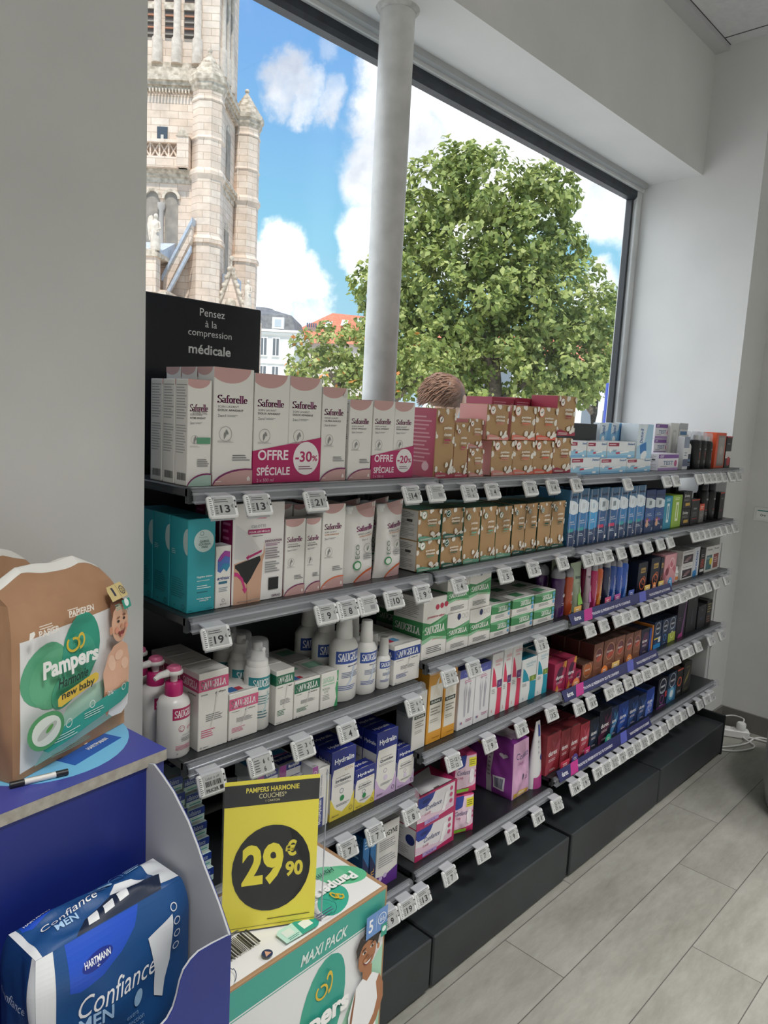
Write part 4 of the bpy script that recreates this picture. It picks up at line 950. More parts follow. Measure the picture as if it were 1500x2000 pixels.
brown_pack(-.262, .182, 'brown paper nappy pack with white fold standing behind the front one', 9, {'top': [('r', 0, .33, 1, .58, 'F1F0EA')]})
b = MB(); b.tube([(0, 0, .0045), (.05, 0, .0045)], .0042, mat('E9E7E0', .4), 12); b.tube([(-.018, 0, .0045), (0, 0, .0045)], .0043, mat('222224', .4), 12); b.tube([(.04, 0, .0045), (.056, 0, .0045)], .0044, mat('26262A', .4), 12)
print_on(b, [('l', .1, .2, .8, .8, 2, '8A8880')], lambda u, v, e: (u * .045, -.002 + v * .004, .0088 + e), .045, .004)
tag(b.build('lip_balm', None, stand_pt(-.196, .047, 1.0405), SR - .28), 'slim white and black stick lying before the brown pack', 'stick')
b = MB(); b.box(-.05, .05, -.035, .035, 0, .0006, mat('2F62B8', .4)); print_on(b, [('r', .02, .45, .98, .98, '5A5C60'), ('p', [(.1, .45), (.5, .45), (.6, .98), (.2, .98)], '8A8078'), ('p', [(.55, .45), (.62, .45), (.7, .7), (.66, .72)], 'E6E2DE'), ('t', 'HARTMANN', .66, .25, .42, .12, 'F2F4F8', 'b')], lambda u, v, e: ((u - .5) * .1, (v - .5) * .07, .0007 + e), .1, .07)
tag(b.build('leaflet', None, stand_pt(-.085, .098, 1.0405), SR + .32), 'blue leaflet with dark photo half under the brown pack', 'leaflet')

# ---- blue incontinence pack in the tray
BL = '1F4E86'
cf = [('r', 0, 0, .10, 1, 'E4E6E8'), ('r', .10, 0, 1, 1, BL), ('p', [(.30, 1), (.30, .80), (.36, .78), (.50, .80), (.62, .86), (.72, .93), (.78, 1)], '2453C4'), ('p', ell(.47, .90, .10, .042, .12), '1A2F8C'), ('t', 'HARTMANN', .47, .905, .165, .036, 'F2F4F8', 'b'), ('t', '+', .47, .872, .02, .02, 'F2F4F8'),
      ('t', 'Confiance', .58, .615, .50, .125, 'F0F1F3', 'i'), ('t', 'MEN', .46, .475, .20, .085, 'A9CBEA', 'b'), ('p', [(.74, .84), (.92, .90), (.90, .62), (.86, .52), (.84, .42), (.78, .46), (.78, .62)], 'DCE0E4'), ('p', ell(.70, .47, .03, .05, -.2), '9CC0DE'), ('t', 'extra\nprotection\n& confort', .66, .34, .16, .12, '7FA6CE'),
      ('o', .94, .93, .025, .006, 'D8DEE6'), ('o', .945, .85, .025, .006, 'D8DEE6'), ('o', .945, .77, .025, .006, 'D8DEE6'), ('o', .94, .69, .025, .006, 'D8DEE6'), ('o', .20, .36, .035, .008, 'D8DEE6'), ('o', .29, .34, .035, .008, 'D8DEE6'), ('t', '0%', .29, .34, .03, .025, 'D8DEE6'), ('p', [(.2, .62), (.21, .64), (.235, .58), (.225, .57)], '9CC0DE')]
cf = cf[:2] + [(lambda p, du, dv: tuple([p[0], [(a + du, c + dv) for a, c in p[1]] + []] + list(p[2:])) if p[0] == 'p' else (tuple([p[0], p[1], p[2] + du, p[3] + dv] + list(p[4:])) if p[0] in 'tT' else tuple([p[0], p[1] + du, p[2] + dv] + list(p[3:]))))(p, *((0, 0) if i in (0,) else ((-.13, -.03) if i < 4 else ((-.14, .06) if i == 5 else (-.11, .03) if i in (4, 7, 8) else (-.07, -.03))))) for i, p in enumerate(cf[2:])]
cf[2] = ('p', [(.17, 1), (.17, .77), (.23, .75), (.37, .77), (.49, .83), (.60, .91), (.66, 1)], '2453C4')
ct = [('r', 0, 0, .04, 1, 'E4E6E8'), ('r', .04, 0, 1, 1, BL), ('p', [(.10, .72), (.26, .85), (.30, 1), (.06, 1), (.05, .8)], '2453C4'), ('r', .86, .1, 1, 1, 'D9DDE0'), ('p', [(.25, .0), (.84, .0), (.90, .35), (.62, .42), (.34, .22)], '14223C'), ('p', [(.54, .38), (.62, .62), (.74, .60), (.80, .40), (.66, .28)], 'E6E9EB'), ('p', [(.34, .06), (.41, .06), (.43, .26), (.36, .22)], 'E4E6E8'), ('p', [(.45, .08), (.52, .10), (.54, .28), (.47, .26)], 'E4E6E8'), ('p', [(.56, .12), (.63, .14), (.64, .32), (.57, .30)], 'E4E6E8'),
      ('t', 'Confiance', .30, .55, .36, .17, 'F0F1F3', 'i'), ('t', 'MEN', .25, .36, .14, .13, 'A9CBEA', 'b'), ('t', 'HARTMANN', .15, .88, .16, .07, 'F2F4F8', 'b'), ('t', 'extra\nprotection\n& confort', .50, .70, .12, .24, '7FA6CE'), ('p', ell(.57, .72, .03, .1, .3), '9CC0DE'), ('o', .68, .86, .05, .006, '5D86B8'), ('t', '15%', .68, .86, .05, .07, '5D86B8'), ('l', .74, .76, .85, .94, 3, '9CC0DE')]
b = soft_pack(.225, .088, .238, mat(BL, .3), (.006, .012, .010), {'front': cf, 'top': ct, 'left': [('r', .88, 0, 1, 1, 'E4E6E8'), ('r', 0, 0, .88, 1, '1B3F74'), ('t', 'Confiance', .45, .72, .7, .05, 'C8D2DE', 'i'), ('r', .3, .3, .7, .55, 'C8D2DE'), ('l', .2, .1, .8, .25, 5, '9CB4CE')]}, .0, 0, 40, .0022, 21, rt=.010)
tag(b.build('incontinence_pack', None, stand_pt(-.150, -.063, .6525), SR), 'blue plastic incontinence pack for men standing in the navy stand tray', 'incontinence pack')

# ---- two stacked nappy cartons and the yellow price sign
CA = math.radians(2.0); CW, CDp, CH = .436, .206, .319
CO = Vector((.5625, .875, 0))
def carton_pt(x, y, z): return (CO.x + x * math.cos(CA) - y * math.sin(CA), CO.y + x * math.sin(CA) + y * math.cos(CA), z)
BR = 'A98663'; GS = ['A8704C', '8A5738', 'C08A64']
girl = [('p', [(.78, 0), (.76, .30), (.80, .46), (.85, .50), (.91, .49), (.955, .44), (.945, .2), (.95, 0)], 'F2F2F4'), ('p', [(.955, .45), (.985, .36), (.99, .26), (.95, .13), (.89, .06), (.87, .09), (.93, .19), (.95, .28), (.935, .40)], GS[0]), ('p', [(.80, .46), (.775, .30), (.76, .1), (.74, .0), (.765, .0), (.785, .25), (.80, .4)], GS[1]),
        ('p', [(.84, .50), (.84, .56), (.90, .56), (.90, .49), (.87, .46)], GS[0]), ('p', ell(.865, .645, .055, .105, -.15), GS[0]), ('p', [(.80, .66), (.79, .72), (.815, .78), (.86, .80), (.91, .80), (.94, .86), (.98, .87), (.995, .80), (.97, .74), (.94, .72), (.93, .66), (.915, .70), (.87, .735), (.83, .72), (.815, .68)], '2A201C'), ('p', ell(.845, .668, .012, .009, .3), 'E8E2DC'), ('p', ell(.893, .683, .012, .009, .3), 'E8E2DC'), ('e', .846, .668, .007, .009, '201815'), ('e', .894, .683, .007, .009, '201815'), ('p', ell(.842, .692, .014, .004, .4), '2A201C'), ('p', ell(.896, .708, .014, .004, .2), '2A201C'), ('p', [(.838, .605), (.86, .598), (.885, .607), (.90, .622), (.888, .590), (.866, .575), (.848, .582)], '7A3A34'), ('p', [(.842, .602), (.86, .596), (.885, .605), (.893, .613), (.88, .592), (.862, .584)], 'F2EEEA'), ('e', .866, .63, .012, .014, GS[1]), ('e', .933, .655, .009, .02, GS[2]), ('e', .85, .615, .012, .012, GS[2]),
        ('p', [(.78, 0), (.95, 0), (.95, .05), (.86, .07), (.8, .05)], '2E9E90')]
lf = [('r', .02, .015, .985, .985, 'E6E7E8'), ('r', .02, .82, .985, .985, '45A596'), ('r', .02, .805, .985, .811, '45A596'), ('p', [(.62, .02), (.985, .02), (.985, .62), (.80, .40)], 'A9D6BC'), ('p', ell(.61, .46, .13, .34, -.12), '3EA58E'), ('p', ell(.64, .52, .10, .27, -.1), '35A090'), ('p', ell(.38, .30, .14, .2, .3), '6DB889'), ('p', ell(.46, .22, .16, .18, .2), '5DB18A'), ('t', 'MAXI PACK', .61, .885, .27, .068, 'DDEDE8', 'bi')]
lf += ring(.60, .60, .034, .05, .72, 'E0BE3A', 24, 2.2, 8.2) + ring(.635, .64, .022, .075, .66, 'E0BE3A', 20, -1.6, 2.6)
lf += [('t', 'Pampers', .53, .43, .46, .17, 'F7F7F5', 'B'), ('t', 'Harmonie', .55, .25, .28, .08, '2B4C52', 'i')] + girl + [('p', [(.845, .75), (.97, .75), (.985, .78), (.985, .90), (.845, .90)], '6A93CE'), ('t', '5', .875, .825, .028, .085, 'F4F6FA', 'b'), ('r', .91, .77, .912, .88, 'C8D6EC'), ('o', .948, .83, .028, .004, 'E8EEF8'), ('t', '66', .948, .83, .03, .035, 'E8EEF8'), ('r', .945, .70, .983, .785, '2E9C86'), ('e', .964, .75, .013, .018, 'EDF5F2')]
tp = [('r', .015, .03, .975, .965, 'EDEDEB'), ('p', ell(.90, .42, .085, .20, .3), '63C092'), ('p', ell(.86, .52, .06, .15, .2), '74C79C'), ('p', ell(.75, .21, .085, .17, -.3), '3FB096')]
tp += ring(.785, .20, .018, .05, .6, 'E2BE36', 24) + ring(.765, .23, .014, .06, .6, 'E2BE36', 24) + [('t', 'Pampers', .815, .34, .24, .16, 'FAFAF8', 'Bu'), ('t', 'Harmonie', .80, .52, .18, .07, '2B4C52', 'iu')]
tp += [('p', [(.42, .05), (.58, .03), (.60, .06), (.60, .20), (.44, .22), (.42, .19)], 'BFE6DA'), ('p', [(.50, .04), (.58, .03), (.60, .06), (.60, .20), (.51, .21)], '2FA390'), ('r', .525, .08, .575, .17, 'E8EDE8'), ('r', .44, .10, .485, .18, 'DCE8E2'), ('l', .44, .055, .50, .09, 2, '3E8E80'), ('o', .33, .075, .022, .022, '2B3A5C'), ('p', [(.315, .05), (.33, .11), (.345, .06)], 'D9A98C'), ('bar', .16, .22, .36, .42, '2A2C30'), ('l', .16, .44, .40, .56, 3, '5A5C60'), ('l', .04, .04, .15, .2, 5, '55607A')] + ring(.10, .12, .085, .15, .96, '2B3A5C', 26) + [('o', .10, .24, .02, .004, '2B3A5C'), ('l', .60, .06, .70, .12, 2, '55607A')] + ring(.66, .14, .055, .12, .96, '2B3A5C', 26)
for k, lab in ((0, 'white and green nappy carton on the floor under the carton with the yellow sign'), (1, 'white and green nappy carton with smiling girl photo carrying the yellow sign')):
    b = MB(); c = carton
    b.box(-CW / 2, CW / 2, 0, CDp, 0, CH, mat(BR, .75), .002)
    print_on(b, lf, face_front(CW, CDp, CH), CW, CH, rough=.4); print_on(b, tp if k else [('r', .015, .03, .975, .965, 'EDEDEB')], face_top(CW, CDp, CH), CW, CDp, rough=.4)
    print_on(b, [('r', .04, .02, .96, .98, '2E8C88'), ('t', 'Pampers', .5, .6, .7, .2, 'F2F4F2', 'B')], face_left(CW, CDp, CH), CDp, CH); print_on(b, [('r', .04, .02, .96, .98, '2E8C88')], face_right(CW, CDp, CH), CDp, CH)
    o = b.build('nappy_carton', None, carton_pt(CW / 2, 0, .0005 + k * (CH + .001)), CA); tag(o, lab, 'nappy carton', 'stacked nappy cartons')
ZT = .0005 + 2 * CH + .001
SA = math.atan2(-.070, .126)
sg = empty('price_sign', (.676, .989, ZT + .0004), SA); tag(sg, 'yellow and black price sign in clear holder reading 29 euros 90', 'price sign')
SWd, SHt = .166, .288
b = MB(); b.box(0, SWd, -.0004, .0004, .004, SHt, mat('F6E84A', .3))
print_on(b, [('r', 0, .835, 1, .975, '232426'), ('t', 'PAMPERS HARMONIE', .50, .935, .56, .034, 'EADD52', 'b'), ('t', 'COUCHES*', .50, .893, .29, .032, 'E9E3B0'), ('t', '1 CARTON', .50, .859, .15, .014, 'E9E3B0'), ('e', .51, .405, .42, .29, '1F2022'), ('t', '29', .415, .435, .44, .28, 'F6E84A', 'B'), ('t', '\u20ac', .715, .525, .12, .11, 'E9DA48', 'B'), ('t', '90', .755, .385, .19, .105, 'E9DA48', 'B'), ('l', .48, .055, .98, .068, 1, '4A471C'), ('r', 0, .022, 1, .025, '3A381A')],
         lambda u, v, e: (u * SWd, -.0004 - e, .004 + v * (SHt - .004)), SWd, SHt)
b.build('sheet', sg)
AC = clear('acrylic', 'E6EAEE', .985, .05)
b = MB(); b.box(-.003, SWd + .014, -.0022, -.0010, .0, SHt + .008, AC); b.box(-.003, SWd + .014, .001, .0022, .0, SHt + .008, AC); b.box(-.003, SWd + .014, .001, .075, .0, .0014, AC); b.box(SWd + .0125, SWd + .014, -.0022, .0022, 0, SHt + .008, clear('acrylic_edge', 'C9CFD6', .35, .05)); b.build('acrylic_holder', sg)

# ---- black board standing in the window
b = MB(); b.box(-.185, .125, -.012, .012, 0, .520, noisy('black_board', '0F1119', '171A24', 3, .22), .002)
print_on(b, [('t', 'Pensez', .555, .95, .215, .033, 'EDEEEA'), ('t', '\u00e0 la', .545, .902, .10, .030, 'EDEEEA'), ('t', 'compression', .54, .855, .375, .036, 'EDEEEA'), ('t', 'm\u00e9dicale', .54, .789, .365, .042, 'EDEEEA', 'b')], lambda u, v, e: ((u - .5) * .31 - .03, -.0122 - e, v * .52), .31, .52)
bo = b.build('advice_board', None, (.975, 1.515, 1.2805)); tag(bo, 'black upright board in the window advising medical compression in white letters', 'sign board')

# ---- right-hand details
b = MB(); b.box(-.006, 0, -.047, .047, -.036, .036, mat('E4E4E2', .35), .004); b.box(-.009, -.005, -.034, .034, -.026, .026, mat('EFEFED', .3), .003)
print_on(b, [('r', .08, .80, .92, .90, '2E7C74'), ('o', .40, .42, .09, .03, '3A3A3A'), ('r', .48, .40, .70, .45, '3A3A3A'), ('r', .62, .30, .66, .40, '3A3A3A')], lambda u, v, e: (-.0092 - e, .034 - u * .068, -.026 + v * .052), .068, .052)
tag(b.build('key_switch', None, (4.0299, 1.165, 1.152)), 'white wall switch plate with key symbol beside the shelves', 'switch')
b = MB(); CB = mat('E2E2E0', .45)
b.box(-.155, .155, -.026, .026, 0, .042, CB, .006)
for k in range(4):
    x = -.115 + k * .068; b.loft([(.0421, .024, .024), (.0425, .021, .021)], mat('C9C9C7', .5), 20, cx=x)
    for s in (-.009, .009): b.loft([(.0426, .003, .003), (.0428, .003, .003)], mat('3A3A3A', .6), 8, cx=x + s)
ps = b.build('power_strip', None, (3.86, 1.215, .0005), math.radians(-62)); tag(ps, 'white power strip on the floor past the end of the shelving', 'power strip')
b = MB(); b.loft([(0, .023, .023), (.03, .023, .023), (.036, .018, .018)], CB, 20); tag(b.build('plug', None, (3.86 + .115 * math.cos(math.radians(-62)) - .013 * 0, 1.215 + .115 * math.sin(math.radians(-62)), .0438)), 'round white plug seated in the power strip', 'plug')
def bez(pts, n=12):
    out = []; P = [Vector(p) for p in pts]; P = [P[0]] + P + [P[-1]]
    for i in range(1, len(P) - 2):
        for k in range(n):
            t = k / n; out.append(.5 * ((2 * P[i]) + (-P[i - 1] + P[i + 1]) * t + (2 * P[i - 1] - 5 * P[i] + 4 * P[i + 1] - P[i + 2]) * t * t + (-P[i - 1] + 3 * P[i] - 3 * P[i + 1] + P[i + 2]) * t ** 3))
    return out + [P[-2]]
b = MB(); b.tube(bez([(3.914, 1.113, .07), (3.96, 1.12, .085), (3.98, 1.19, .075), (3.90, 1.24, .055), (3.76, 1.22, .02), (3.66, 1.20, .006)]), .0036, CB, 8); tag(b.build('plug_cable', None), 'thin white cable looping over the power strip from its plug', 'cable')
b = MB(); b.tube(bez([(3.66, 1.16, .006), (3.75, 1.10, .006), (3.85, 1.06, .006), (3.95, 1.05, .006), (3.99, 1.0, .006), (4.0, .8, .006), (4.0, .3, .006)]), .0045, CB, 8)
b.tube(bez([(3.66, 1.13, .006), (3.72, 1.06, .006), (3.84, 1.02, .006), (3.90, 1.09, .012), (3.95, .98, .008), (3.97, .7, .006), (3.97, .3, .006)]), .0045, CB, 8); tag(b.build('floor_cable', None), 'white cables trailing along the floor in front of the power strip', 'cable')
b = MB(); b.tube(bez([(3.715, 1.245, 1.02), (3.716, 1.246, .8), (3.712, 1.244, .62), (3.716, 1.243, .40), (3.716, 1.24, .22), (3.712, 1.235, .10), (3.70, 1.225, .02)]), .0028, mat('C9C9C9', .5), 8); b.tube([(3.714, 1.2435, .52), (3.714, 1.2435, .49)], .006, mat('8A8A8A', .5), 8); tag(b.build('hanging_cable', None), 'thin grey cable hanging down the wall end of the shelves', 'cable')
b = MB(); b.loft([(.0, .40, .40), (.06, .41, .41), (.10, .42, .42), (.50, .42, .42), (.53, .41, .41), (.54, .38, .38)], noisy('pale_laminate', 'B9BABA', 'C6C7C7', 5, .4), 48, cx=0, cy=0); tag(b.build('round_seat', None, (3.46, .440, .0005)), 'pale grey rounded seat cut by the edge of the picture', 'seat')


# ================================================================== PRODUCTS
ITEMS = [
('1a', 'essential', 0.762, 0.052, 0.045, 0.202, 1.225, 1.41, 3, 1),
('1a', 'wash_wide', 0.838, 0.093, 0.058, 0.229, 1.225, 1.41, 3, 1),
('1a', 'twin_big', 0.976, 0.179, 0.055, 0.224, 1.225, 1.41, 3, 1),
('1a', 'mousse', 1.106, 0.075, 0.045, 0.208, 1.225, 1.41, 2, 1),
('1a', 'wash_slim', 1.189, 0.074, 0.045, 0.184, 1.225, 1.41, 3, 1),
('1a', 'twin_small', 1.301, 0.146, 0.045, 0.186, 1.225, 1.41, 2, 1),
('1b', 'kraft_red_tall', 1.499, 0.078, 0.1, 0.182, 1.225, 1.405, 2, 1),
('1b', 'kraft_red_small', 1.57, 0.06, 0.07, 0.148, 1.225, 1.405, 1, 1),
('1b', 'kraft_pink_low', 1.637, 0.067, 0.07, 0.078, 1.225, 1.405, 1, 1),
('1b', 'kraft_pink_box', 1.642, 0.067, 0.07, 0.082, 1.235, 1.482, 1, 1),
('1b', 'kraft_pink', 1.764, 0.107, 0.1, 0.101, 1.225, 1.405, 1, 1),
('1b', 'kraft_coral', 1.874, 0.108, 0.1, 0.102, 1.225, 1.405, 1, 1),
('1b', 'kraft_orange', 1.985, 0.11, 0.1, 0.103, 1.225, 1.405, 1, 1),
('1b', 'kraft_red', 2.097, 0.109, 0.1, 0.112, 1.225, 1.405, 1, 1),
('1b', 'kraft_pink', 1.731, 0.104, 0.1, 0.1, 1.225, 1.507, 1, 1),
('1b', 'kraft_coral', 1.862, 0.125, 0.1, 0.101, 1.225, 1.508, 1, 1),
('1b', 'kraft_orange', 1.988, 0.121, 0.1, 0.101, 1.225, 1.509, 1, 1),
('1b', 'kraft_red', 2.105, 0.111, 0.1, 0.126, 1.225, 1.524, 1, 1),
('1b', 'red_carton', 1.914, 0.116, 0.1, 0.095, 1.33, 1.405, 1, 1),
('1b', 'red_carton', 2.036, 0.122, 0.1, 0.097, 1.33, 1.405, 1, 1),
('1b', 'red_carton', 1.901, 0.12, 0.1, 0.131, 1.33, 1.502, 1, 1),
('1b', 'red_carton', 2.027, 0.124, 0.1, 0.134, 1.33, 1.503, 1, 1),
('1c', 'test_flat', 2.256, 0.198, 0.07, 0.058, 1.225, 1.395, 1, 1),
('1c', 'test_flat', 2.459, 0.198, 0.07, 0.054, 1.225, 1.395, 1, 1),
('1c', 'test_flat', 2.665, 0.204, 0.07, 0.051, 1.225, 1.395, 1, 1),
('1c', 'test_flat2', 2.201, 0.107, 0.07, 0.055, 1.225, 1.453, 1, 1),
('1c', 'test_flat2', 2.328, 0.137, 0.07, 0.056, 1.225, 1.451, 1, 1),
('1c', 'test_flat2', 2.51, 0.216, 0.07, 0.059, 1.225, 1.449, 1, 1),
('1c', 'black_box', 2.37, 0.167, 0.08, 0.063, 1.3, 1.503, 1, 1),
('1c', 'test_flat', 2.401, 0.192, 0.08, 0.108, 1.3, 1.395, 1, 1),
('1c', 'test_stand', 2.522, 0.082, 0.03, 0.067, 1.3, 1.505, 1, 1),
('1c', 'test_stand', 2.609, 0.082, 0.03, 0.068, 1.3, 1.506, 1, 1),
('1c', 'test_stand', 2.696, 0.081, 0.03, 0.07, 1.3, 1.506, 1, 1),
('1c', 'test_flat', 2.631, 0.25, 0.08, 0.109, 1.3, 1.395, 1, 1),
('1c', 'test_tall', 2.696, 0.128, 0.07, 0.13, 1.225, 1.445, 1, 1),
('1c', 'ovul', 3.02, 0.141, 0.07, 0.062, 1.3, 1.395, 1, 3),
('1c', 'ovul', 2.935, 0.194, 0.07, 0.068, 1.225, 1.395, 1, 1),
('1c', 'white_tall', 3.109, 0.084, 0.05, 0.192, 1.285, 1.395, 1, 1),
('1c', 'grey_tall', 3.201, 0.088, 0.05, 0.194, 1.285, 1.395, 1, 1),
('1c', 'navy_small', 3.101, 0.053, 0.03, 0.138, 1.225, 1.395, 1, 1),
('1c', 'rollon', 3.173, 0.088, 0.0, 0.108, 1.225, 1.395, 1, 1),
('1c', 'spray_clear', 3.265, 0.06, 0, 0.162, 1.225, 1.395, 2, 1),
('1c', 'spray_clear', 3.33, 0.062, 0, 0.161, 1.225, 1.395, 2, 1),
('1c', 'spray_clear', 3.389, 0.048, 0, 0.157, 1.225, 1.395, 2, 1),
('1c', 'orange_box', 3.494, 0.121, 0.06, 0.161, 1.225, 1.395, 1, 1),
('1c', 'black_red', 3.598, 0.073, 0.035, 0.146, 1.225, 1.395, 1, 1),
('2a', 'teal', 0.771, 0.062, 0.065, 0.187, 1.225, 1.159, 3, 1),
('2a', 'aginax', 0.822, 0.036, 0.035, 0.128, 1.225, 1.159, 1, 1),
('2a', 'brief_box', 0.909, 0.131, 0.045, 0.211, 1.225, 1.159, 2, 1),
('2a', 'brief_box', 0.915, 0.094, 0.045, 0.206, 1.365, 1.159, 1, 1),
('2a', 'creme', 1.006, 0.055, 0.035, 0.17, 1.225, 1.159, 1, 1),
('2a', 'creme', 1.058, 0.044, 0.035, 0.168, 1.225, 1.159, 1, 1),
('2a', 'hydra', 1.021, 0.037, 0.055, 0.195, 1.28, 1.159, 2, 1),
('2a', 'hydra', 1.062, 0.038, 0.055, 0.192, 1.28, 1.159, 2, 1),
('2a', 'hydra', 1.118, 0.069, 0.055, 0.197, 1.225, 1.159, 3, 1),
('2a', 'pouch', 1.213, 0.104, 0.05, 0.195, 1.225, 1.159, 2, 1),
('2a', 'pouch', 1.318, 0.096, 0.05, 0.195, 1.225, 1.159, 2, 1),
('2b', 'kraft_green_low', 1.456, 0.09, 0.1, 0.081, 1.225, 1.16, 2, 2),
('2b', 'kraft_dgreen_low', 1.557, 0.089, 0.1, 0.08, 1.225, 1.16, 2, 2),
('2b', 'kraft_green', 1.643, 0.074, 0.08, 0.157, 1.225, 1.16, 3, 1),
('2b', 'kraft_green', 1.724, 0.072, 0.08, 0.155, 1.225, 1.16, 3, 1),
('2b', 'kraft_green', 1.801, 0.076, 0.08, 0.152, 1.225, 1.16, 3, 1),
('2b', 'kraft_dgreen', 1.881, 0.067, 0.08, 0.154, 1.225, 1.16, 3, 1),
('2b', 'kraft_dgreen', 1.95, 0.063, 0.08, 0.153, 1.225, 1.16, 3, 1),
('2b', 'kraft_dgreen', 2.026, 0.075, 0.08, 0.153, 1.225, 1.16, 3, 1),
('2b', 'kraft_dgreen', 2.107, 0.079, 0.08, 0.152, 1.225, 1.16, 3, 1),
('2c', 'preg_a', 2.204, 0.057, 0.06, 0.195, 1.225, 1.15, 2, 1),
('2c', 'preg_a', 2.271, 0.069, 0.06, 0.198, 1.225, 1.15, 2, 1),
('2c', 'preg_b', 2.341, 0.061, 0.06, 0.193, 1.225, 1.15, 2, 1),
('2c', 'preg_c', 2.414, 0.075, 0.06, 0.196, 1.225, 1.15, 2, 1),
('2c', 'preg_c', 2.496, 0.079, 0.06, 0.193, 1.225, 1.15, 2, 1),
('2c', 'preg_a', 2.573, 0.065, 0.06, 0.192, 1.225, 1.15, 2, 1),
('2c', 'preg_a', 2.643, 0.064, 0.06, 0.193, 1.225, 1.15, 2, 1),
('2c', 'preg_a', 2.717, 0.075, 0.06, 0.193, 1.225, 1.15, 2, 1),
('2c', 'preg_baby', 2.802, 0.083, 0.05, 0.172, 1.225, 1.15, 1, 1),
('2c', 'preg_baby', 2.892, 0.087, 0.05, 0.168, 1.225, 1.15, 1, 1),
('2c', 'teal_test', 2.979, 0.075, 0.06, 0.137, 1.225, 1.15, 1, 1),
('2c', 'green_test', 3.07, 0.094, 0.06, 0.138, 1.225, 1.15, 1, 1),
('2c', 'black_yellow', 3.171, 0.093, 0.04, 0.074, 1.225, 1.15, 1, 2),
('2c', 'black_cream', 3.271, 0.089, 0.05, 0.11, 1.225, 1.15, 1, 1),
('2c', 'orange_small', 3.349, 0.053, 0.03, 0.085, 1.225, 1.15, 1, 1),
('2c', 'spray_black', 3.434, 0.096, 0, 0.186, 1.225, 1.15, 1, 1),
('2c', 'spray_black', 3.524, 0.07, 0, 0.183, 1.225, 1.15, 1, 1),
('2c', 'black_red2', 3.594, 0.056, 0.035, 0.127, 1.225, 1.15, 1, 1),
('2c', 'black_cream', 3.509, 0.087, 0.04, 0.121, 1.275, 1.15, 1, 1),
('3a', 'pump', 0.733, 0.065, 0, 0.194, 1.225, 0.864, 3, 1),
('3a', 'poligyn_tall', 0.805, 0.071, 0.062, 0.165, 1.225, 0.864, 3, 1),
('3a', 'poligyn_wipes', 0.881, 0.074, 0.1, 0.103, 1.225, 0.864, 2, 1),
('3a', 'foam', 0.934, 0.057, 0, 0.203, 1.225, 0.864, 3, 1),
('3a', 'gel_green', 0.992, 0.051, 0.045, 0.126, 1.225, 0.864, 3, 1),
('3a', 'wipes_green', 1.058, 0.076, 0.1, 0.089, 1.225, 0.864, 2, 1),
('3a', 'wipes_active', 1.126, 0.054, 0.1, 0.089, 1.225, 0.864, 2, 1),
('3a', 'bottle_big', 1.194, 0.08, 0, 0.218, 1.225, 0.864, 3, 1),
('3a', 'bottle_mid', 1.266, 0.063, 0, 0.187, 1.225, 0.864, 2, 1),
('3a', 'bottle_small', 1.324, 0.043, 0, 0.135, 1.225, 0.864, 2, 1),
('3a', 'wipes_blue', 1.399, 0.102, 0.1, 0.107, 1.225, 0.864, 2, 1),
('3b', 'liner_tall', 1.507, 0.103, 0.11, 0.171, 1.225, 0.909, 1, 1),
('3b', 'liner_tall', 1.552, 0.079, 0.11, 0.152, 1.345, 0.909, 1, 1),
('3b', 'pads', 1.612, 0.1, 0.1, 0.111, 1.225, 0.909, 1, 1),
('3b', 'pads', 1.716, 0.103, 0.1, 0.107, 1.225, 0.909, 1, 1),
('3b', 'pads', 1.6, 0.099, 0.1, 0.104, 1.225, 1.021, 1, 1),
('3b', 'pads', 1.703, 0.102, 0.1, 0.121, 1.225, 1.018, 1, 1),
('3b', 'liner_tall', 1.757, 0.109, 0.11, 0.188, 1.34, 0.909, 1, 1),
('3b', 'green_small', 1.82, 0.099, 0.07, 0.053, 1.225, 0.909, 2, 2),
('3b', 'green_small', 1.941, 0.122, 0.07, 0.053, 1.225, 0.909, 3, 2),
('3b', 'green_small', 2.069, 0.124, 0.07, 0.052, 1.225, 0.909, 3, 2),
('3c', 'gel_purple', 2.192, 0.06, 0, 0.171, 1.225, 0.903, 2, 1),
('3c', 'gel_orange', 2.247, 0.041, 0, 0.17, 1.225, 0.903, 2, 1),
('3c', 'tube_green', 2.317, 0.082, 0, 0.175, 1.225, 0.903, 2, 1),
('3c', 'tube_pink', 2.381, 0.036, 0, 0.169, 1.225, 0.903, 2, 1),
('3c', 'slim_magenta', 2.417, 0.031, 0, 0.164, 1.225, 0.903, 2, 1),
('3c', 'slim_orange', 2.464, 0.056, 0, 0.166, 1.225, 0.903, 2, 1),
('3c', 'slim_navy', 2.516, 0.039, 0, 0.165, 1.225, 0.903, 2, 1),
('3c', 'slim_blue', 2.565, 0.049, 0, 0.164, 1.225, 0.903, 2, 1),
('3c', 'slim_blue', 2.613, 0.037, 0, 0.154, 1.225, 0.903, 2, 1),
('3c', 'slim_blue2', 2.658, 0.042, 0, 0.165, 1.225, 0.903, 2, 1),
('3c', 'navy_ring', 2.798, 0.083, 0.06, 0.126, 1.225, 0.903, 3, 1),
('3c', 'navy_ring', 2.917, 0.087, 0.06, 0.133, 1.225, 0.903, 3, 1),
('3c', 'navy_ring', 2.982, 0.029, 0.06, 0.125, 1.225, 0.903, 1, 1),
('3c', 'pink_toy', 3.063, 0.12, 0.06, 0.132, 1.225, 0.903, 1, 1),
('3c', 'pill_bottle', 3.153, 0.048, 0, 0.067, 1.225, 0.903, 1, 1),
('3c', 'dyna', 3.252, 0.125, 0.06, 0.065, 1.225, 0.903, 2, 2),
('3c', 'erec', 3.354, 0.065, 0.06, 0.134, 1.225, 0.903, 1, 1),
('3c', 'black_lines', 3.424, 0.061, 0.06, 0.12, 1.225, 0.903, 1, 1),
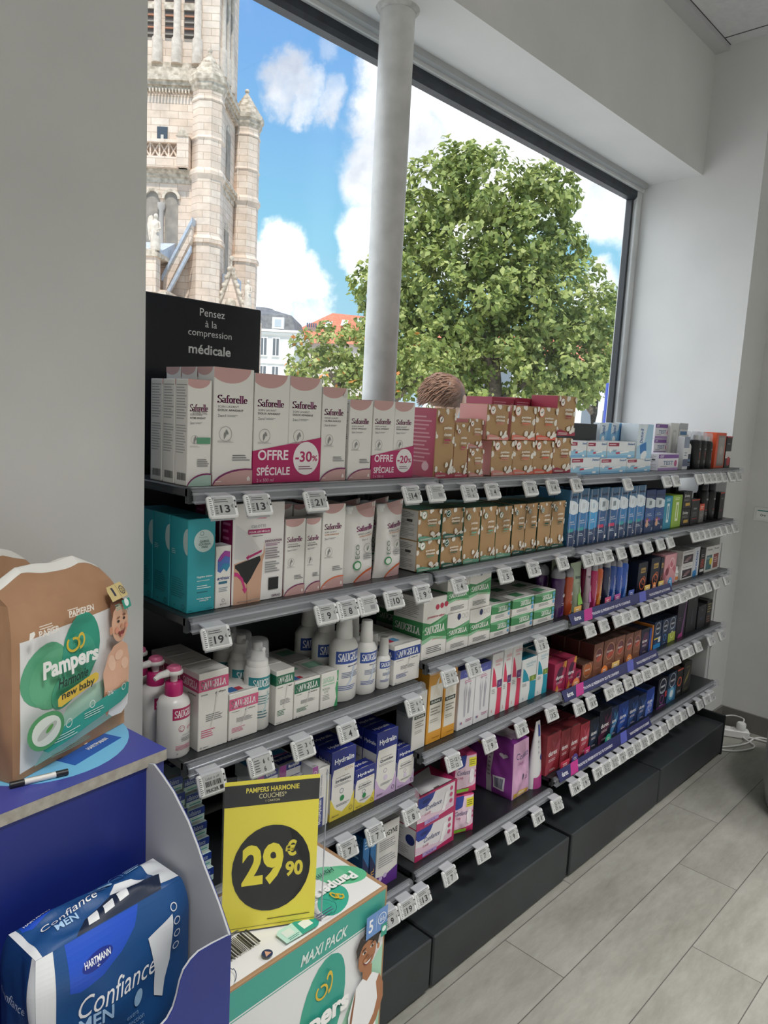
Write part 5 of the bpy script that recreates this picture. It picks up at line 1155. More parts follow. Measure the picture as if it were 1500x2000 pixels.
('3c', 'perf_teal', 3.507, 0.085, 0.06, 0.122, 1.225, 0.903, 1, 1),
('3c', 'perf_red', 3.596, 0.079, 0.06, 0.121, 1.225, 0.903, 1, 1),
('4a', 'balance', 0.754, 0.037, 0.12, 0.032, 1.225, 0.563, 1, 7),
('4a', 'balance', 0.795, 0.039, 0.12, 0.03, 1.225, 0.563, 1, 7),
('4a', 'myco_flat', 0.982, 0.058, 0.09, 0.034, 1.225, 0.563, 1, 5),
('4a', 'myco_flat', 1.048, 0.064, 0.09, 0.034, 1.225, 0.563, 1, 5),
('4a', 'myco_purple', 1.092, 0.017, 0.09, 0.163, 1.225, 0.563, 1, 1),
('4a', 'myco_std', 1.122, 0.035, 0.09, 0.152, 1.225, 0.563, 1, 1),
('4a', 'irrit_tall', 1.185, 0.081, 0.05, 0.179, 1.225, 0.563, 2, 1),
('4a', 'irrit_small', 1.263, 0.072, 0.04, 0.106, 1.225, 0.563, 1, 1),
('4a', 'quot_tall', 1.341, 0.079, 0.05, 0.182, 1.225, 0.563, 3, 1),
('4a', 'quot_small', 1.42, 0.071, 0.04, 0.113, 1.225, 0.563, 2, 1),
('4b', 'klor_grey', 1.464, 0.057, 0.06, 0.165, 1.225, 0.655, 1, 1),
('4b', 'klor_orange', 1.53, 0.064, 0.06, 0.213, 1.225, 0.655, 1, 1),
('4b', 'klor_orange', 1.595, 0.058, 0.06, 0.202, 1.225, 0.655, 1, 1),
('4b', 'depil_blue', 1.675, 0.075, 0.055, 0.184, 1.225, 0.655, 2, 1),
('4b', 'depil_blue', 1.753, 0.074, 0.055, 0.184, 1.225, 0.655, 2, 1),
('4b', 'neo_pink', 1.824, 0.056, 0.055, 0.2, 1.225, 0.655, 2, 1),
('4b', 'neo_pink', 1.879, 0.045, 0.055, 0.206, 1.225, 0.655, 1, 1),
('4b', 'neo_pink', 1.932, 0.053, 0.055, 0.213, 1.225, 0.655, 1, 1),
('4b', 'neo_teal', 2.008, 0.088, 0.05, 0.145, 1.225, 0.655, 2, 1),
('4b', 'neo_teal', 2.091, 0.069, 0.05, 0.155, 1.225, 0.655, 2, 1),
('4c', 'cond_pink', 2.211, 0.078, 0.06, 0.108, 1.225, 0.632, 3, 1),
('4c', 'cond_pink', 2.286, 0.063, 0.06, 0.111, 1.225, 0.632, 2, 1),
('4c', 'cond_pink_s', 2.342, 0.039, 0.05, 0.05, 1.225, 0.632, 1, 1),
('4c', 'cond_copper_s', 2.407, 0.077, 0.05, 0.063, 1.225, 0.632, 2, 1),
('4c', 'cond_copper', 2.485, 0.07, 0.06, 0.124, 1.225, 0.632, 3, 1),
('4c', 'cond_copper', 2.57, 0.09, 0.06, 0.123, 1.225, 0.632, 3, 1),
('4c', 'cond_copper', 2.659, 0.077, 0.06, 0.119, 1.225, 0.632, 3, 1),
('4c', 'cond_copper', 2.736, 0.066, 0.06, 0.115, 1.225, 0.632, 3, 1),
('4c', 'cond_copper', 2.807, 0.064, 0.06, 0.113, 1.225, 0.632, 3, 1),
('4c', 'cond_navy_s', 2.884, 0.074, 0.06, 0.108, 1.225, 0.632, 2, 1),
('4c', 'leaflet_blue', 2.936, 0.019, 0.1, 0.1, 1.225, 0.632, 1, 1),
('4c', 'leaflet_orange', 2.958, 0.014, 0.1, 0.109, 1.225, 0.632, 1, 1),
('4c', 'manix_blue', 3.007, 0.071, 0.06, 0.118, 1.225, 0.632, 2, 1),
('4c', 'manix_ring', 3.082, 0.068, 0.06, 0.116, 1.225, 0.632, 2, 1),
('4c', 'manix_yellow', 3.16, 0.076, 0.06, 0.113, 1.225, 0.632, 2, 1),
('4c', 'purple_big', 3.253, 0.096, 0.06, 0.195, 1.225, 0.632, 1, 1),
('4c', 'black_tall', 3.373, 0.119, 0.06, 0.188, 1.225, 0.632, 1, 1),
('4c', 'black_small', 3.496, 0.1, 0.06, 0.11, 1.225, 0.632, 1, 1),
('4c', 'black_gold', 3.587, 0.061, 0.06, 0.122, 1.225, 0.632, 1, 1),
('5a', 'daisyl', 1.283, 0.024, 0.06, 0.171, 1.225, 0.295, 1, 1),
('5a', 'daisyl', 1.309, 0.022, 0.06, 0.167, 1.225, 0.295, 1, 1),
('5a', 'muco', 1.366, 0.085, 0.06, 0.183, 1.225, 0.295, 2, 1),
('5a', 'small_white', 1.194, 0.026, 0.04, 0.124, 1.255, 0.295, 1, 1),
('5a', 'small_white', 1.227, 0.028, 0.04, 0.109, 1.255, 0.295, 1, 1),
('5b', 'lady_flat', 1.571, 0.175, 0.11, 0.098, 1.225, 0.305, 2, 2),
('5b', 'lady_pink', 1.722, 0.081, 0.09, 0.119, 1.225, 0.305, 1, 2),
('5b', 'lady_tube', 2.133, 0.071, 0.05, 0.236, 1.225, 0.305, 1, 1),
('5c', 'cond_red', 2.209, 0.088, 0.06, 0.147, 1.225, 0.335, 4, 1),
('5c', 'cond_dred', 2.293, 0.063, 0.06, 0.136, 1.225, 0.335, 4, 1),
('5c', 'cond_dred', 2.362, 0.066, 0.06, 0.132, 1.225, 0.335, 4, 1),
('5c', 'cond_bred', 2.434, 0.068, 0.06, 0.122, 1.225, 0.335, 3, 1),
('5c', 'cond_dnavy', 2.507, 0.067, 0.06, 0.119, 1.225, 0.335, 4, 1),
('5c', 'cond_dnavy2', 2.593, 0.095, 0.06, 0.134, 1.225, 0.335, 3, 1),
('5c', 'cond_dnavy3', 2.674, 0.056, 0.06, 0.122, 1.225, 0.335, 2, 1),
('5c', 'cond_blue', 2.749, 0.085, 0.06, 0.121, 1.225, 0.335, 3, 1),
('5c', 'cond_blue2', 2.839, 0.084, 0.06, 0.119, 1.225, 0.335, 3, 1),
('5c', 'cond_blue2', 2.923, 0.073, 0.06, 0.109, 1.225, 0.335, 2, 1),
('5c', 'cond_bblue', 3.003, 0.075, 0.06, 0.117, 1.225, 0.335, 2, 1),
('5c', 'manix_purple', 3.126, 0.096, 0.06, 0.133, 1.225, 0.335, 3, 1),
('5c', 'manix_light', 3.228, 0.094, 0.06, 0.138, 1.225, 0.335, 2, 1),
('5c', 'black_orange', 3.313, 0.063, 0.06, 0.136, 1.225, 0.335, 1, 1),
('5c', 'black_gold2', 3.396, 0.09, 0.06, 0.15, 1.225, 0.335, 2, 1),
]
TAGS = [
('1', 0.767, 1.398, '13'),
('1', 0.849, 1.397, '13'),
('1', 0.997, 1.394, '21'),
('1', 1.298, 1.396, '14'),
('1', 1.387, 1.396, ''),
('1', 1.524, 1.4, '6'),
('1', 1.626, 1.4, '4'),
('1', 1.812, 1.397, '4'),
('1', 1.935, 1.395, '4'),
('1', 2.075, 1.396, '4'),
('1', 2.432, 1.389, ''),
('1', 2.758, 1.388, ''),
('1', 2.843, 1.388, ''),
('1', 3.076, 1.387, ''),
('1', 3.159, 1.387, ''),
('1', 3.21, 1.388, ''),
('1', 3.27, 1.387, ''),
('1', 3.361, 1.387, ''),
('1', 3.456, 1.387, ''),
('1', 3.542, 1.388, ''),
('2', 0.76, 1.149, '19'),
('2', 1.04, 1.155, '9'),
('2', 1.104, 1.15, '8'),
('2', 1.167, 1.153, ''),
('2', 1.255, 1.156, '10'),
('2', 1.359, 1.154, '9'),
('2', 1.507, 1.153, '4'),
('2', 1.718, 1.152, '5'),
('2', 1.864, 1.149, '5'),
('2', 2.031, 1.15, '5'),
('2', 2.191, 1.145, '5'),
('2', 2.261, 1.143, '8'),
('2', 2.333, 1.145, '10'),
('2', 2.433, 1.142, ''),
('2', 2.542, 1.141, ''),
('2', 2.649, 1.139, ''),
('2', 2.762, 1.141, ''),
('2', 2.853, 1.141, ''),
('2', 3.102, 1.137, ''),
('2', 3.158, 1.137, ''),
('2', 3.221, 1.136, ''),
('2', 3.274, 1.137, ''),
('2', 3.34, 1.136, ''),
('2', 3.422, 1.134, ''),
('2', 3.495, 1.136, ''),
('2', 3.578, 1.137, ''),
('3', 0.757, 0.854, 'off'),
('3', 0.875, 0.856, '6'),
('3', 0.989, 0.854, '3'),
('3', 1.122, 0.858, '4'),
('3', 1.355, 0.863, '6'),
('3', 1.491, 0.906, '6'),
('3', 1.599, 0.905, '5'),
('3', 1.946, 0.901, '5'),
('3', 2.239, 0.898, ''),
('3', 2.336, 0.897, ''),
('3', 2.44, 0.897, ''),
('3', 2.504, 0.896, ''),
('3', 2.574, 0.895, ''),
('3', 2.67, 0.893, ''),
('3', 2.747, 0.892, ''),
('3', 2.818, 0.891, ''),
('3', 2.866, 0.89, ''),
('3', 2.951, 0.889, ''),
('3', 3.018, 0.89, ''),
('3', 3.088, 0.889, ''),
('3', 3.154, 0.888, ''),
('3', 3.234, 0.889, ''),
('3', 3.316, 0.892, ''),
('3', 3.414, 0.893, ''),
('3', 3.549, 0.895, ''),
('4', 0.978, 0.576, '5'),
('4', 1.14, 0.558, '7'),
('4', 1.234, 0.555, '7'),
('4', 1.367, 0.561, '8'),
('4', 1.535, 0.646, '12'),
('4', 1.705, 0.645, '9'),
('4', 1.87, 0.646, '8'),
('4', 2.046, 0.642, '15'),
('4', 2.213, 0.607, '15'),
('4', 2.299, 0.606, '11'),
('4', 2.431, 0.601, '3'),
('4', 2.499, 0.602, '13'),
('4', 2.582, 0.598, '16'),
('4', 2.661, 0.596, '12'),
('4', 2.736, 0.6, '12'),
('4', 2.807, 0.596, '12'),
('4', 2.874, 0.594, '12'),
('4', 2.949, 0.595, ''),
('4', 3.026, 0.597, ''),
('4', 3.133, 0.599, ''),
('4', 3.195, 0.598, ''),
('4', 3.286, 0.601, ''),
('4', 3.439, 0.602, ''),
('4', 3.574, 0.604, ''),
('5', 1.308, 0.309, '9'),
('5', 1.374, 0.303, '19'),
('5', 1.431, 0.312, '13'),
('5', 1.554, 0.302, '7'),
('5', 1.711, 0.306, '7'),
('5', 1.864, 0.309, '9'),
('5', 2.015, 0.308, '11'),
('5', 2.134, 0.309, '6'),
('5', 2.237, 0.302, '14'),
('5', 2.294, 0.304, '9'),
('5', 2.399, 0.304, '11'),
('5', 2.456, 0.309, '12'),
('5', 2.509, 0.306, '12'),
('5', 2.578, 0.311, '9'),
('5', 2.634, 0.31, '13'),
('5', 2.686, 0.313, '6'),
('5', 2.764, 0.311, '12'),
('5', 2.824, 0.313, '9'),
('5', 2.897, 0.314, ''),
('5', 2.972, 0.315, ''),
('5', 3.061, 0.313, ''),
('5', 3.13, 0.315, ''),
('5', 3.198, 0.313, ''),
('5', 3.279, 0.31, ''),
('5', 3.386, 0.312, ''),
('5', 3.474, 0.309, ''),
('5', 3.532, 0.31, ''),
]

PINK = 'C9A09C'; PLUM = '7A1F5C'; OFF = 'E6E4DF'; KR = 'B08C60'; MAG = 'B0155E'
def arc_band(u, v, ru, rv, t, c, a0=0.0, a1=math.pi, n=14):
    return [('p', [(u + ru * s * math.cos(x), v + rv * s * math.sin(x)) for s, x in ((1, a0 + (a1 - a0) * k / n), (1, a0 + (a1 - a0) * (k + 1) / n), (t, a0 + (a1 - a0) * (k + 1) / n), (t, a0 + (a1 - a0) * k / n))], c) for k in range(n)]
def wash(w, h, t1='SOIN LAVANT', t2='DOUX APAISANT', foot=PINK, arcc=PLUM, t2c='4A4A4E', essential=False, extra=(), bot=True):
    q = w / h
    p = [('e', .40, 1.0, .52, .52 * q * .62, foot if not essential else PINK)]
    p += [('t', 'Saforelle', .46, .737, .76, .070, PLUM, 'Bs'), ('t', t1, .36, .672, .52, .018, '55555A'), ('t', t2, .42, .642, .64, .018, t2c, 'b'), ('t', '2en1', .20, .595, .20, .024, '6A6A70'), ('l', .33, .585, .60, .605, 2, '9A9A9E')]
    p += [('o', .30, .44, .16, .012, 'A8A8A6'), ('p', ell(.30, .44, .05, .02, .8), '8A8A88'), ('p', ell(.34, .452, .03, .015, -.4), '8A8A88'), ('p', ell(.27, .425, .03, .014, 1.6), '8A8A88'), ('l', .1, .365, .5, .385, 2, 'B4B4B2')]
    if bot:
        p += [('l', .48, .205, .94, .265, 3, '77777B'), ('e', .82, -.03, .86, .17, arcc), ('e', .84, -.04, .86, .165, foot), ('p', [(.86, .03), (.94, .03), (.94, .055), (.90, .072), (.86, .055)], 'F0E6E2'), ('l', .06, .025, .22, .04, 1, 'F0E6E2')]
    return p + list(extra)
def wash_left(n='Saforelle'):
    return [('e', .40, 1.0, .52, .07, PINK), ('t', n, .46, .80, .72, .055, PLUM, 'Bs'), ('l', .15, .2, .85, .72, 14, 'B5B3B0'), ('e', .82, -.03, .86, .12, PINK)]
LEAFLET = [('l', .10, .62, .92, .96, 13, 'A3A3A3'), ('l', .10, .30, .92, .58, 11, 'ABABAB'), ('bar', .22, .05, .9, .12, '4A4A4A')]
def cotton(seed, n=9):
    r = random.Random(seed); p = []
    pos = [(.02, .62), (.98, .55), (.55, .96), (.06, .14), (.93, .12), (.30, .05), (.98, .90), (.62, .20), (.02, .92)][:n]
    for u, v in pos:
        for k in range(4): p.append(('c', u + r.uniform(-.05, .05), v + r.uniform(-.035, .035), r.uniform(.045, .075), 'E9E4DA'))
    return p
def kraft(w, h, wave, seed, badge='F3EFE6', dark=False, low=False, pad=True):
    q = w / h; ty = .60 if low else .66
    p = cotton(seed) + [('p', [(0, 0), (1, 0), (1, .10 if low else .05), (.7, .06), (.45, .12 if low else .075), (.2, .16 if low else .09), (0, .14 if low else .07)], wave)]
    p += [('c', .20, .84, .125, wave), ('c', .20, .84, .105, badge), ('c', .20, .84, .085, wave if dark else badge), ('p', [(.15, .84), (.185, .80), (.27, .88), (.255, .893), (.187, .832), (.165, .855)], badge if dark else '3C3A36'), ('c', .91, .92, .05, wave if dark else 'E9E4DA')]
    p += [('t', 'petites', .56, ty + .06, .40, .085 if low else .055, 'F1EDE4', 'b'), ('t', 'choses', .56, ty - .03, .40, .08 if low else .05, 'F1EDE4', 'b'), ('r', .40, ty - .125, .72, ty - .095, wave), ('l', .36, ty - .17, .76, ty - .14, 1, wave), ('l', .06, .025, .62, .09 if low else .05, 2, 'E9E4DA')]
    if pad: p += [('p', ell(.80, .17, .05, .12, -.5, q=1), 'ECE7DE'), ('p', ell(.74, .10, .09, .05, .2), 'ECE7DE')]
    else: p += [('p', rot([(.62, .13), (.90, .13), (.90, .17), (.62, .17)], .76, .15, .5), 'EAE6E0')]
    return p
INFO = [('l', .1, .72, .9, .92, 4, '8A8A88'), ('l', .1, .45, .9, .66, 5, 'A0A09E'), ('r', .15, .60, .35, .68, '4A4A4A'), ('r', .6, .60, .8, .68, '4A4A4A'), ('l', .1, .08, .9, .4, 6, 'B4B4B2')]
def saug(c, txtc='F6F4EE', big=True, y=.70, hh=.16, foot=True, col2='3A3A3A', sub_='poligyn', redtop=True):
    p = [('r', .0, y - hh / 2, 1, y + hh / 2, c), ('t', 'SAUGELLA', .5, y, .86, hh * .70, txtc, 'bs'), ('t', sub_, .72, y - hh / 2 - .05, .36, .035, col2, 'bi'), ('l', .08, y - hh / 2 - .06, .38, y - hh / 2 - .03, 1, '8A8A8A')]
    p += [('l', .25, .36, .85, .46, 4, '7A7A7E'), ('l', .10, .16, .58, .27, 4, c), ('c', .10, .04, .03, 'B0B0B0'), ('l', .16, .03, .36, .05, 1, 'A0A0A0'), ('p', [(.60, y - .1), (.66, y - .12), (.52, .40), (.42, .28), (.40, .29), (.50, .42)], 'D9D5D2')]
    return p
def saug_green(w, h, y=.46, badges=('1E2A5C',), red=False):
    p = [('p', [(0, y - .15), (.35, y - .10), (1, y - .17), (1, y + .22), (.6, y + .14), (.3, y + .10), (0, y + .15)], '3E8C55'), ('p', [(0, y + .02), (.3, y + .06), (.6, y + .11), (1, y + .22), (1, y + .15), (.6, y + .06), (.3, y + .02), (0, y - .02)], '6FB081'), ('p', [(0, y - .15), (.35, y - .10), (1, y - .17), (1, y - .22), (.4, y - .15), (0, y - .22)], '8FC29C'), ('t', 'SAUGELLA', .5, y, .82, .13, 'F7F7F2', 'bs'), ('t', 'cotton touch', .62, y - .16, .44, .03, 'C77A78', 'i')]
    p += [('l', .18, .08, .82, .20, 4, '5A5A5C'), ('l', .08, .02, .3, .04, 1, '9A9A9A')]
    if red: p += [('c', .55, .83, .075, 'B8324E'), ('c', .73, .84, .075, 'B8324E'), ('c', .91, .85, .075, 'B8324E'), ('t', 'prot\u00e8ge-slips', .5, .68, .70, .045, 'B8324E', 'bi')]
    else: p += [('e', .50, .88, .075, .085, '1E2A5C'), ('o', .68, .88, .07, .01, 'A0A0A0'), ('o', .84, .88, .07, .01, 'A0A0A0')]
    return p
def hyd(c, sub1, sub2, yel, tall=True):
    return [('r', 0, .70, 1, 1, '1C2C80'), ('p', [(.04, .05), (.04, .62), (.10, .74), (.96, .74), (.96, .30), (.90, .12), (.70, .05)], OFF), ('p', [(0, 0), (1, 0), (1, .34), (.82, .16), (.5, .08), (.22, .16), (0, .34)], c), ('t', 'Hydralin', .52, .845, .80, .10, 'F4F5F8', 'b'), ('t', sub1, .72, .70, .34, .045, 'C9A57A', ''), ('t', sub2, .50, .56, .62, .05, '27304A', 'b'), ('l', .2, .60, .8, .62, 1, '8A8A90'), ('l', .14, .48, .86, .52, 2, '9A9AA0'), ('o', .45, .40, .08, .012, '3E4A7A' if yel else 'A58CB5'), ('c', .48, .29, .09, '2E8A4E' if yel else 'D8CCE2'), ('l', .25, .18, .8, .22, 2, '8A8A90'), ('t', 'Sayanes' if yel else 'Soins', .22, .06, .3, .035, '4A4A50', 'i'), ('o', .86, .09, .07, .012, '3A3A44')]
def neo(c, photo):
    return [('t', 'neoline', .60, .885, .62, .07, c, 'n'), ('l', .3, .80, .8, .83, 2, c), ('p', [(.10, .48), (.10, .80), (.25, .74), (.42, .62), (.52, .50), (.54, .46)], c), ('p', [(.54, 0), (1, 0), (1, .42), (.60, .44), (.62, .26)], c), ('r', .56, .44, 1, .56, photo), ('c', .78, .50, .08, '8B6FA0' if c == 'D63A5E' else '9DB04E'), ('l', .10, .36, .42, .44, 3, '8A8A8A'), ('t', '5', .2, .08, .08, .05, c)]
def durex(bgc, bgc2, ttl='durex', blob=None):
    p = [('p', [(.2, 0), (1, .5), (1, .8), (0, .25), (0, 0)], bgc2)]
    if blob: p += [('e', .56, .55, .36, .30, blob), ('p', [(.30, .30), (.46, .10), (.8, .4), (.95, .75), (.8, .85), (.6, .5)], '#'.replace('#', bgc2))]
    p += [('t', ttl, .48, .52, .66, .13, 'F0EDEE', 'b'), ('l', .2, .30, .75, .38, 2, 'D9C8CC'), ('l', .3, .06, .8, .12, 2, 'D9C8CC')]
    return p
def manix(c, ringc, extra=()):
    return [('e', .5, .74, .34, .13, '1B2338'), ('o', .5, .74, .36, .04, 'C9D0DC'), ('t', 'manix', .5, .74, .5, .09, 'EEF0F4', 'bi'), ('l', .2, .50, .8, .58, 2, 'B9C2D2'), ('o', .5, .28, .22, .05, ringc), ('l', .25, .06, .75, .1, 1, 'C9D0DC')] + list(extra)
def preg(c1, mid, tag_c, dig):
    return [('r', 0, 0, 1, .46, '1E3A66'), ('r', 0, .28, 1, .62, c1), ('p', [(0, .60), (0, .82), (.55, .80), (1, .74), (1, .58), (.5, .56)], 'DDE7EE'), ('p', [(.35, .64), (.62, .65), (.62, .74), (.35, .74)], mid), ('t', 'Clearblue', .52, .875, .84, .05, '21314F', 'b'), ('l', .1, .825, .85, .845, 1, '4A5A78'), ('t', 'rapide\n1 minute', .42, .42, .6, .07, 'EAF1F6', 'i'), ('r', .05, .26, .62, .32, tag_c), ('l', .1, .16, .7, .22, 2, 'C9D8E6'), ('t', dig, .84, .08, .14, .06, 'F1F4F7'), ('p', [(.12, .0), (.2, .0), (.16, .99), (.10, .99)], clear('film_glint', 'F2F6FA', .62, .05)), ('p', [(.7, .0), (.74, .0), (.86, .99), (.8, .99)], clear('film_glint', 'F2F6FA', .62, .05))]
def plain(*p): return lambda w, h: list(p)
BOX = {}
def B(k, name, cat, desc, base, front, left=(), top=(), side=None, topc=None, rough=.42):
    BOX[k] = dict(name=name, cat=cat, desc=desc, base=base, front=front, left=left, top=top, side=side, topc=topc, rough=rough)
B('essential', 'wash_box', 'wash box', 'narrow white wash box with pale green foot', OFF, lambda w, h: wash(w, h, 'SOIN LAVANT', 'INTIME APAISANT', PINK, PLUM, bot=False) + [('r', .38, .40, .95, .46, '5E9A7A'), ('t', 'ESSENTIAL', .5, .69, .6, .022, '6A6A6E'), ('l', .4, .18, .94, .26, 4, '6E6E72'), ('e', .82, -.03, .86, .15, PLUM), ('e', .84, -.04, .86, .145, 'A9C4B8')], LEAFLET)
B('wash_wide', 'wash_box', 'wash box', 'widest white and dusty-pink wash box', OFF, lambda w, h: wash(w, h), wash_left())
B('mousse', 'foam_box', 'foam box', 'white and dusty-pink foam wash box', OFF, lambda w, h: wash(w, h, 'MOUSSE LAVANTE', 'ULTRA DOUCE', extra=[('p', [(.80, .90), (.92, .90), (.92, .93), (.86, .96), (.80, .93)], 'D8D4D0')]), wash_left())
B('wash_slim', 'wash_box', 'wash box', 'short single white and dusty-pink wash box', OFF, lambda w, h: wash(w, h), LEAFLET)
B('twin_unit', 'carton', 'x', 'x', OFF, lambda w, h: wash(w, h, bot=False), wash_left())
B('hydra', 'wash_box', 'wash box', 'tall white wash box with orange arc', OFF, lambda w, h: wash(w, h, 'SOIN LAVANT', 'ULTRA HYDRATANT', PINK, 'D9683A', 'C98A62'), wash_left(), topc='CDB4AF')
B('creme', 'cream_box', 'cream box', 'slim white cream box with pink corner', OFF, lambda w, h: wash(w, h, 'CR\u00c8ME INTIME', 'APAISANTE'), wash_left())
for k, wv, sd, nm in (('kraft_red_tall', 'A83A52', 'A83A52', 'tall tan cotton-print carton with crimson side'), ('kraft_red_small', 'B54A5E', 'B04A5C', 'small tan cotton-print carton with red foot'), ('kraft_pink_low', 'CC8A86', 'CC8A86', 'low tan cotton-print carton'), ('kraft_pink_box', 'CC8A86', 'CC8A86', 'low tan cotton-print carton stacked upon another'),
                      ('kraft_pink', 'D58A80', 'D99C96', 'tan cotton-print pad carton with salmon side'), ('kraft_coral', 'DB7A66', 'CF8F88', 'tan cotton-print pad carton with coral foot'), ('kraft_orange', 'DB6046', 'C98E84', 'tan cotton-print pad carton with orange-red foot'), ('kraft_red', '9C2742', 'A8344E', 'tan cotton-print pad carton with wine foot')):
    B(k, 'pad_carton', 'pad carton', nm, KR, (lambda wv: lambda w, h: kraft(w, h, wv, hash(wv) % 7 if False else int(wv, 16) % 11, low=h < .13))(wv), [('l', .12, .2, .85, .9, 12, 'C98C92'), ('c', .7, .16, .12, 'D9B0B2')] if 'red_tall' in k else [], side=sd, topc=sd)
B('red_carton', 'pad_carton', 'pad carton', 'crimson pad carton at the back', 'A83A52', plain(('l', .08, .70, .7, .92, 4, 'D9A0AC'), ('o', .88, .82, .06, .01, 'E2BCC4')), topc='B04A60')
for k, wv, low, nm, sd in (('kraft_green_low', '5E9A80', True, 'low tan tampon carton with white side panel', 'E2E0DA'), ('kraft_dgreen_low', '1F5A4C', True, 'low tan tampon carton with dark green foot', '2F6A5C'), ('kraft_green', '6FA58C', False, 'tall tan tampon carton with sage foot', '4F8A72'), ('kraft_dgreen', '1F4F44', False, 'tall tan tampon carton with deep green foot', '214C42')):
    B(k, 'tampon_carton', 'tampon carton', nm, KR, (lambda wv, low, dk: lambda w, h: kraft(w, h, wv, int(wv, 16) % 13, dark=dk, low=low, pad=False))(wv, low, 'dgreen' in k), INFO if k == 'kraft_green_low' else [], side=sd, topc='3F6A5C' if 'dgreen' in k else '5E8E7A')
tf = [('r', 0, 0, 1, .42, '9CCBE6'), ('r', 0, 0, 1, .16, '7FB6DC'), ('r', .03, .72, .40, .93, '9A2444'), ('l', .06, .77, .37, .87, 1, 'F2E6EA'), ('t', 'Dectue-B', .84, .86, .26, .13, '3E6FA8', 'bi'), ('p', rot([(.30, .30), (.78, .30), (.78, .40), (.30, .40)], .54, .35, .22), 'F1F3F4'), ('p', rot([(.30, .30), (.44, .30), (.44, .40), (.30, .40)], .54, .35, .22), 'C93350'), ('c', .10, .45, .035, 'F2F4F6'), ('l', .18, .40, .34, .52, 2, '4A7AA8'), ('p', ell(.80, .12, .07, .06), 'F2F4F8')]
B('test_flat', 'test_box', 'test box', 'flat white and blue test box with red tag', 'E2E6E9', plain(*tf), topc='E6E9EB', side='E2E0DE')
B('test_flat2', 'test_box', 'test box', 'flat blue test box of the upper layer', 'E2E6E9', plain(*tf), topc='E6E9EB', side='E2E0DE')
B('black_box', 'display_box', 'box', 'plain black box behind the flat test boxes', '202429', plain(), topc='2B3036')
tv = [('p', [(0, 0), (1, 0), (1, .7), (0, .4)], '8FC0E2'), ('p', [(.55, 0), (1, 0), (1, 1), (.75, 1)], '6AA8D8'), ('T', 'Dectue-B', .28, .62, .3, .5, '2F62A4', 'bi'), ('c', .28, .12, .14, 'F2F4F6')]
B('test_stand', 'test_box', 'test box', 'upright light-blue test box behind flat boxes', 'DDE8F0', plain(*tv), topc='E8EDF0')
B('test_tall', 'test_box', 'test box', 'tall light-blue box with toothed blue motif', 'DDE8F0', plain(('p', [(.0, 0), (1, 0), (1, 1), (.62, 1), (.45, .5), (0, .35)], 'A9D0EA'), ('T', 'Dectue-B', .24, .66, .2, .42, '2F62A4', 'bi'), ('p', rot([(.20, .18), (.62, .18), (.62, .44), (.20, .44)], .4, .3, .25), '2F78BE'), ('p', ell(.48, .1, .2, .12, .3), 'E8EEF2')), topc='E8EDF0')
B('ovul', 'ovulation_box', 'box', 'small white and purple ovulation box', 'E4E2E8', plain(('r', 0, .72, 1, .95, '7A4E9A'), ('r', 0, 0, 1, .16, 'A98CC2'), ('t', 'OVY', .16, .83, .18, .14, 'F0ECF4', 'b'), ('t', 'TEST', .48, .45, .5, .24, '6A86A8', 'b'), ('c', .85, .42, .07, 'B95A8A'), ('l', .1, .2, .5, .3, 1, '9A9AA6')), INFO, topc='E6E4EA')
B('white_tall', 'thermometer_box', 'box', 'tall white box with grey outline', 'E0E0DE', plain(('r', .3, .25, .7, .85, 'C9C9C8'), ('r', .36, .3, .64, .8, 'E6E6E4'), ('c', .3, .18, .05, '8A8A8A')))
B('grey_tall', 'gel_box', 'box', 'tall white box with grey-blue bands', 'DADBDC', plain(('r', 0, .86, 1, 1, 'B4B8BE'), ('r', .1, .74, .9, .82, '4A7AA6'), ('l', .1, .4, .9, .66, 5, 'A0A4AA')))
B('navy_small', 'small_box', 'box', 'small slate-blue and white box', 'D8DADE', plain(('r', 0, .66, 1, 1, '8A94A8'), ('r', 0, .1, 1, .32, '55607E'), ('l', .2, .4, .8, .55, 2, '7A8496')))
B('orange_box', 'windowed_box', 'box', 'orange box with grey window beside black box', 'D9552E', plain(('r', .22, .06, .92, .92, '8A8580'), ('r', .30, .12, .84, .86, '9E9894'), ('c', .6, .5, .16, 'B4ACA6')), side='D9552E', topc='D9552E')
B('black_red', 'small_box', 'box', 'black box with red and white middle', '1B1C1F', plain(('r', 0, .30, 1, .52, 'D9D6D4'), ('c', .6, .2, .3, 'B92F3A'), ('l', .2, .72, .8, .8, 1, '8A8A8A'), ('r', 0, .96, 1, 1, 'B92F3A')))
B('teal', 'hygiene_box', 'hygiene box', 'tall turquoise hygiene box with pale disc', '2A9CA8', plain(('c', .58, .76, .36, 'C9DDDC'), ('o', .50, .84, .07, .014, '5A7A80'), ('t', 'GABRIEL\nCOUZIAN\nPARIS', .60, .725, .42, .085, '35585E', 'b'), ('l', .40, .795, .72, .805, 1, '7A9CA0'), ('t', 'Hygi\u00e8ne Intime', .62, .375, .56, .026, 'DCEEEE', 'b'), ('l', .34, .325, .88, .345, 1, 'BFE0E0'), ('l', .34, .245, .86, .29, 2, 'D0E8E8'), ('l', .34, .20, .8, .225, 1, '1F6670'), ('t', 'Intimate Hygiene\nwashing oil', .60, .13, .52, .045, 'DCEEEE', 'b'), ('l', .05, .02, .22, .035, 1, '1F6670'), ('l', .68, .02, .92, .035, 1, '1F6670')), [('e', 1.0, .76, .26, .14, 'BCD4D3'), ('l', .10, .14, .85, .36, 9, '1F7680'), ('l', .1, .60, .34, .66, 3, 'BFE0E0'), ('o', .78, .055, .09, .02, '1F5A64'), ('c', .3, .05, .04, '1F7680')], topc='23808C')
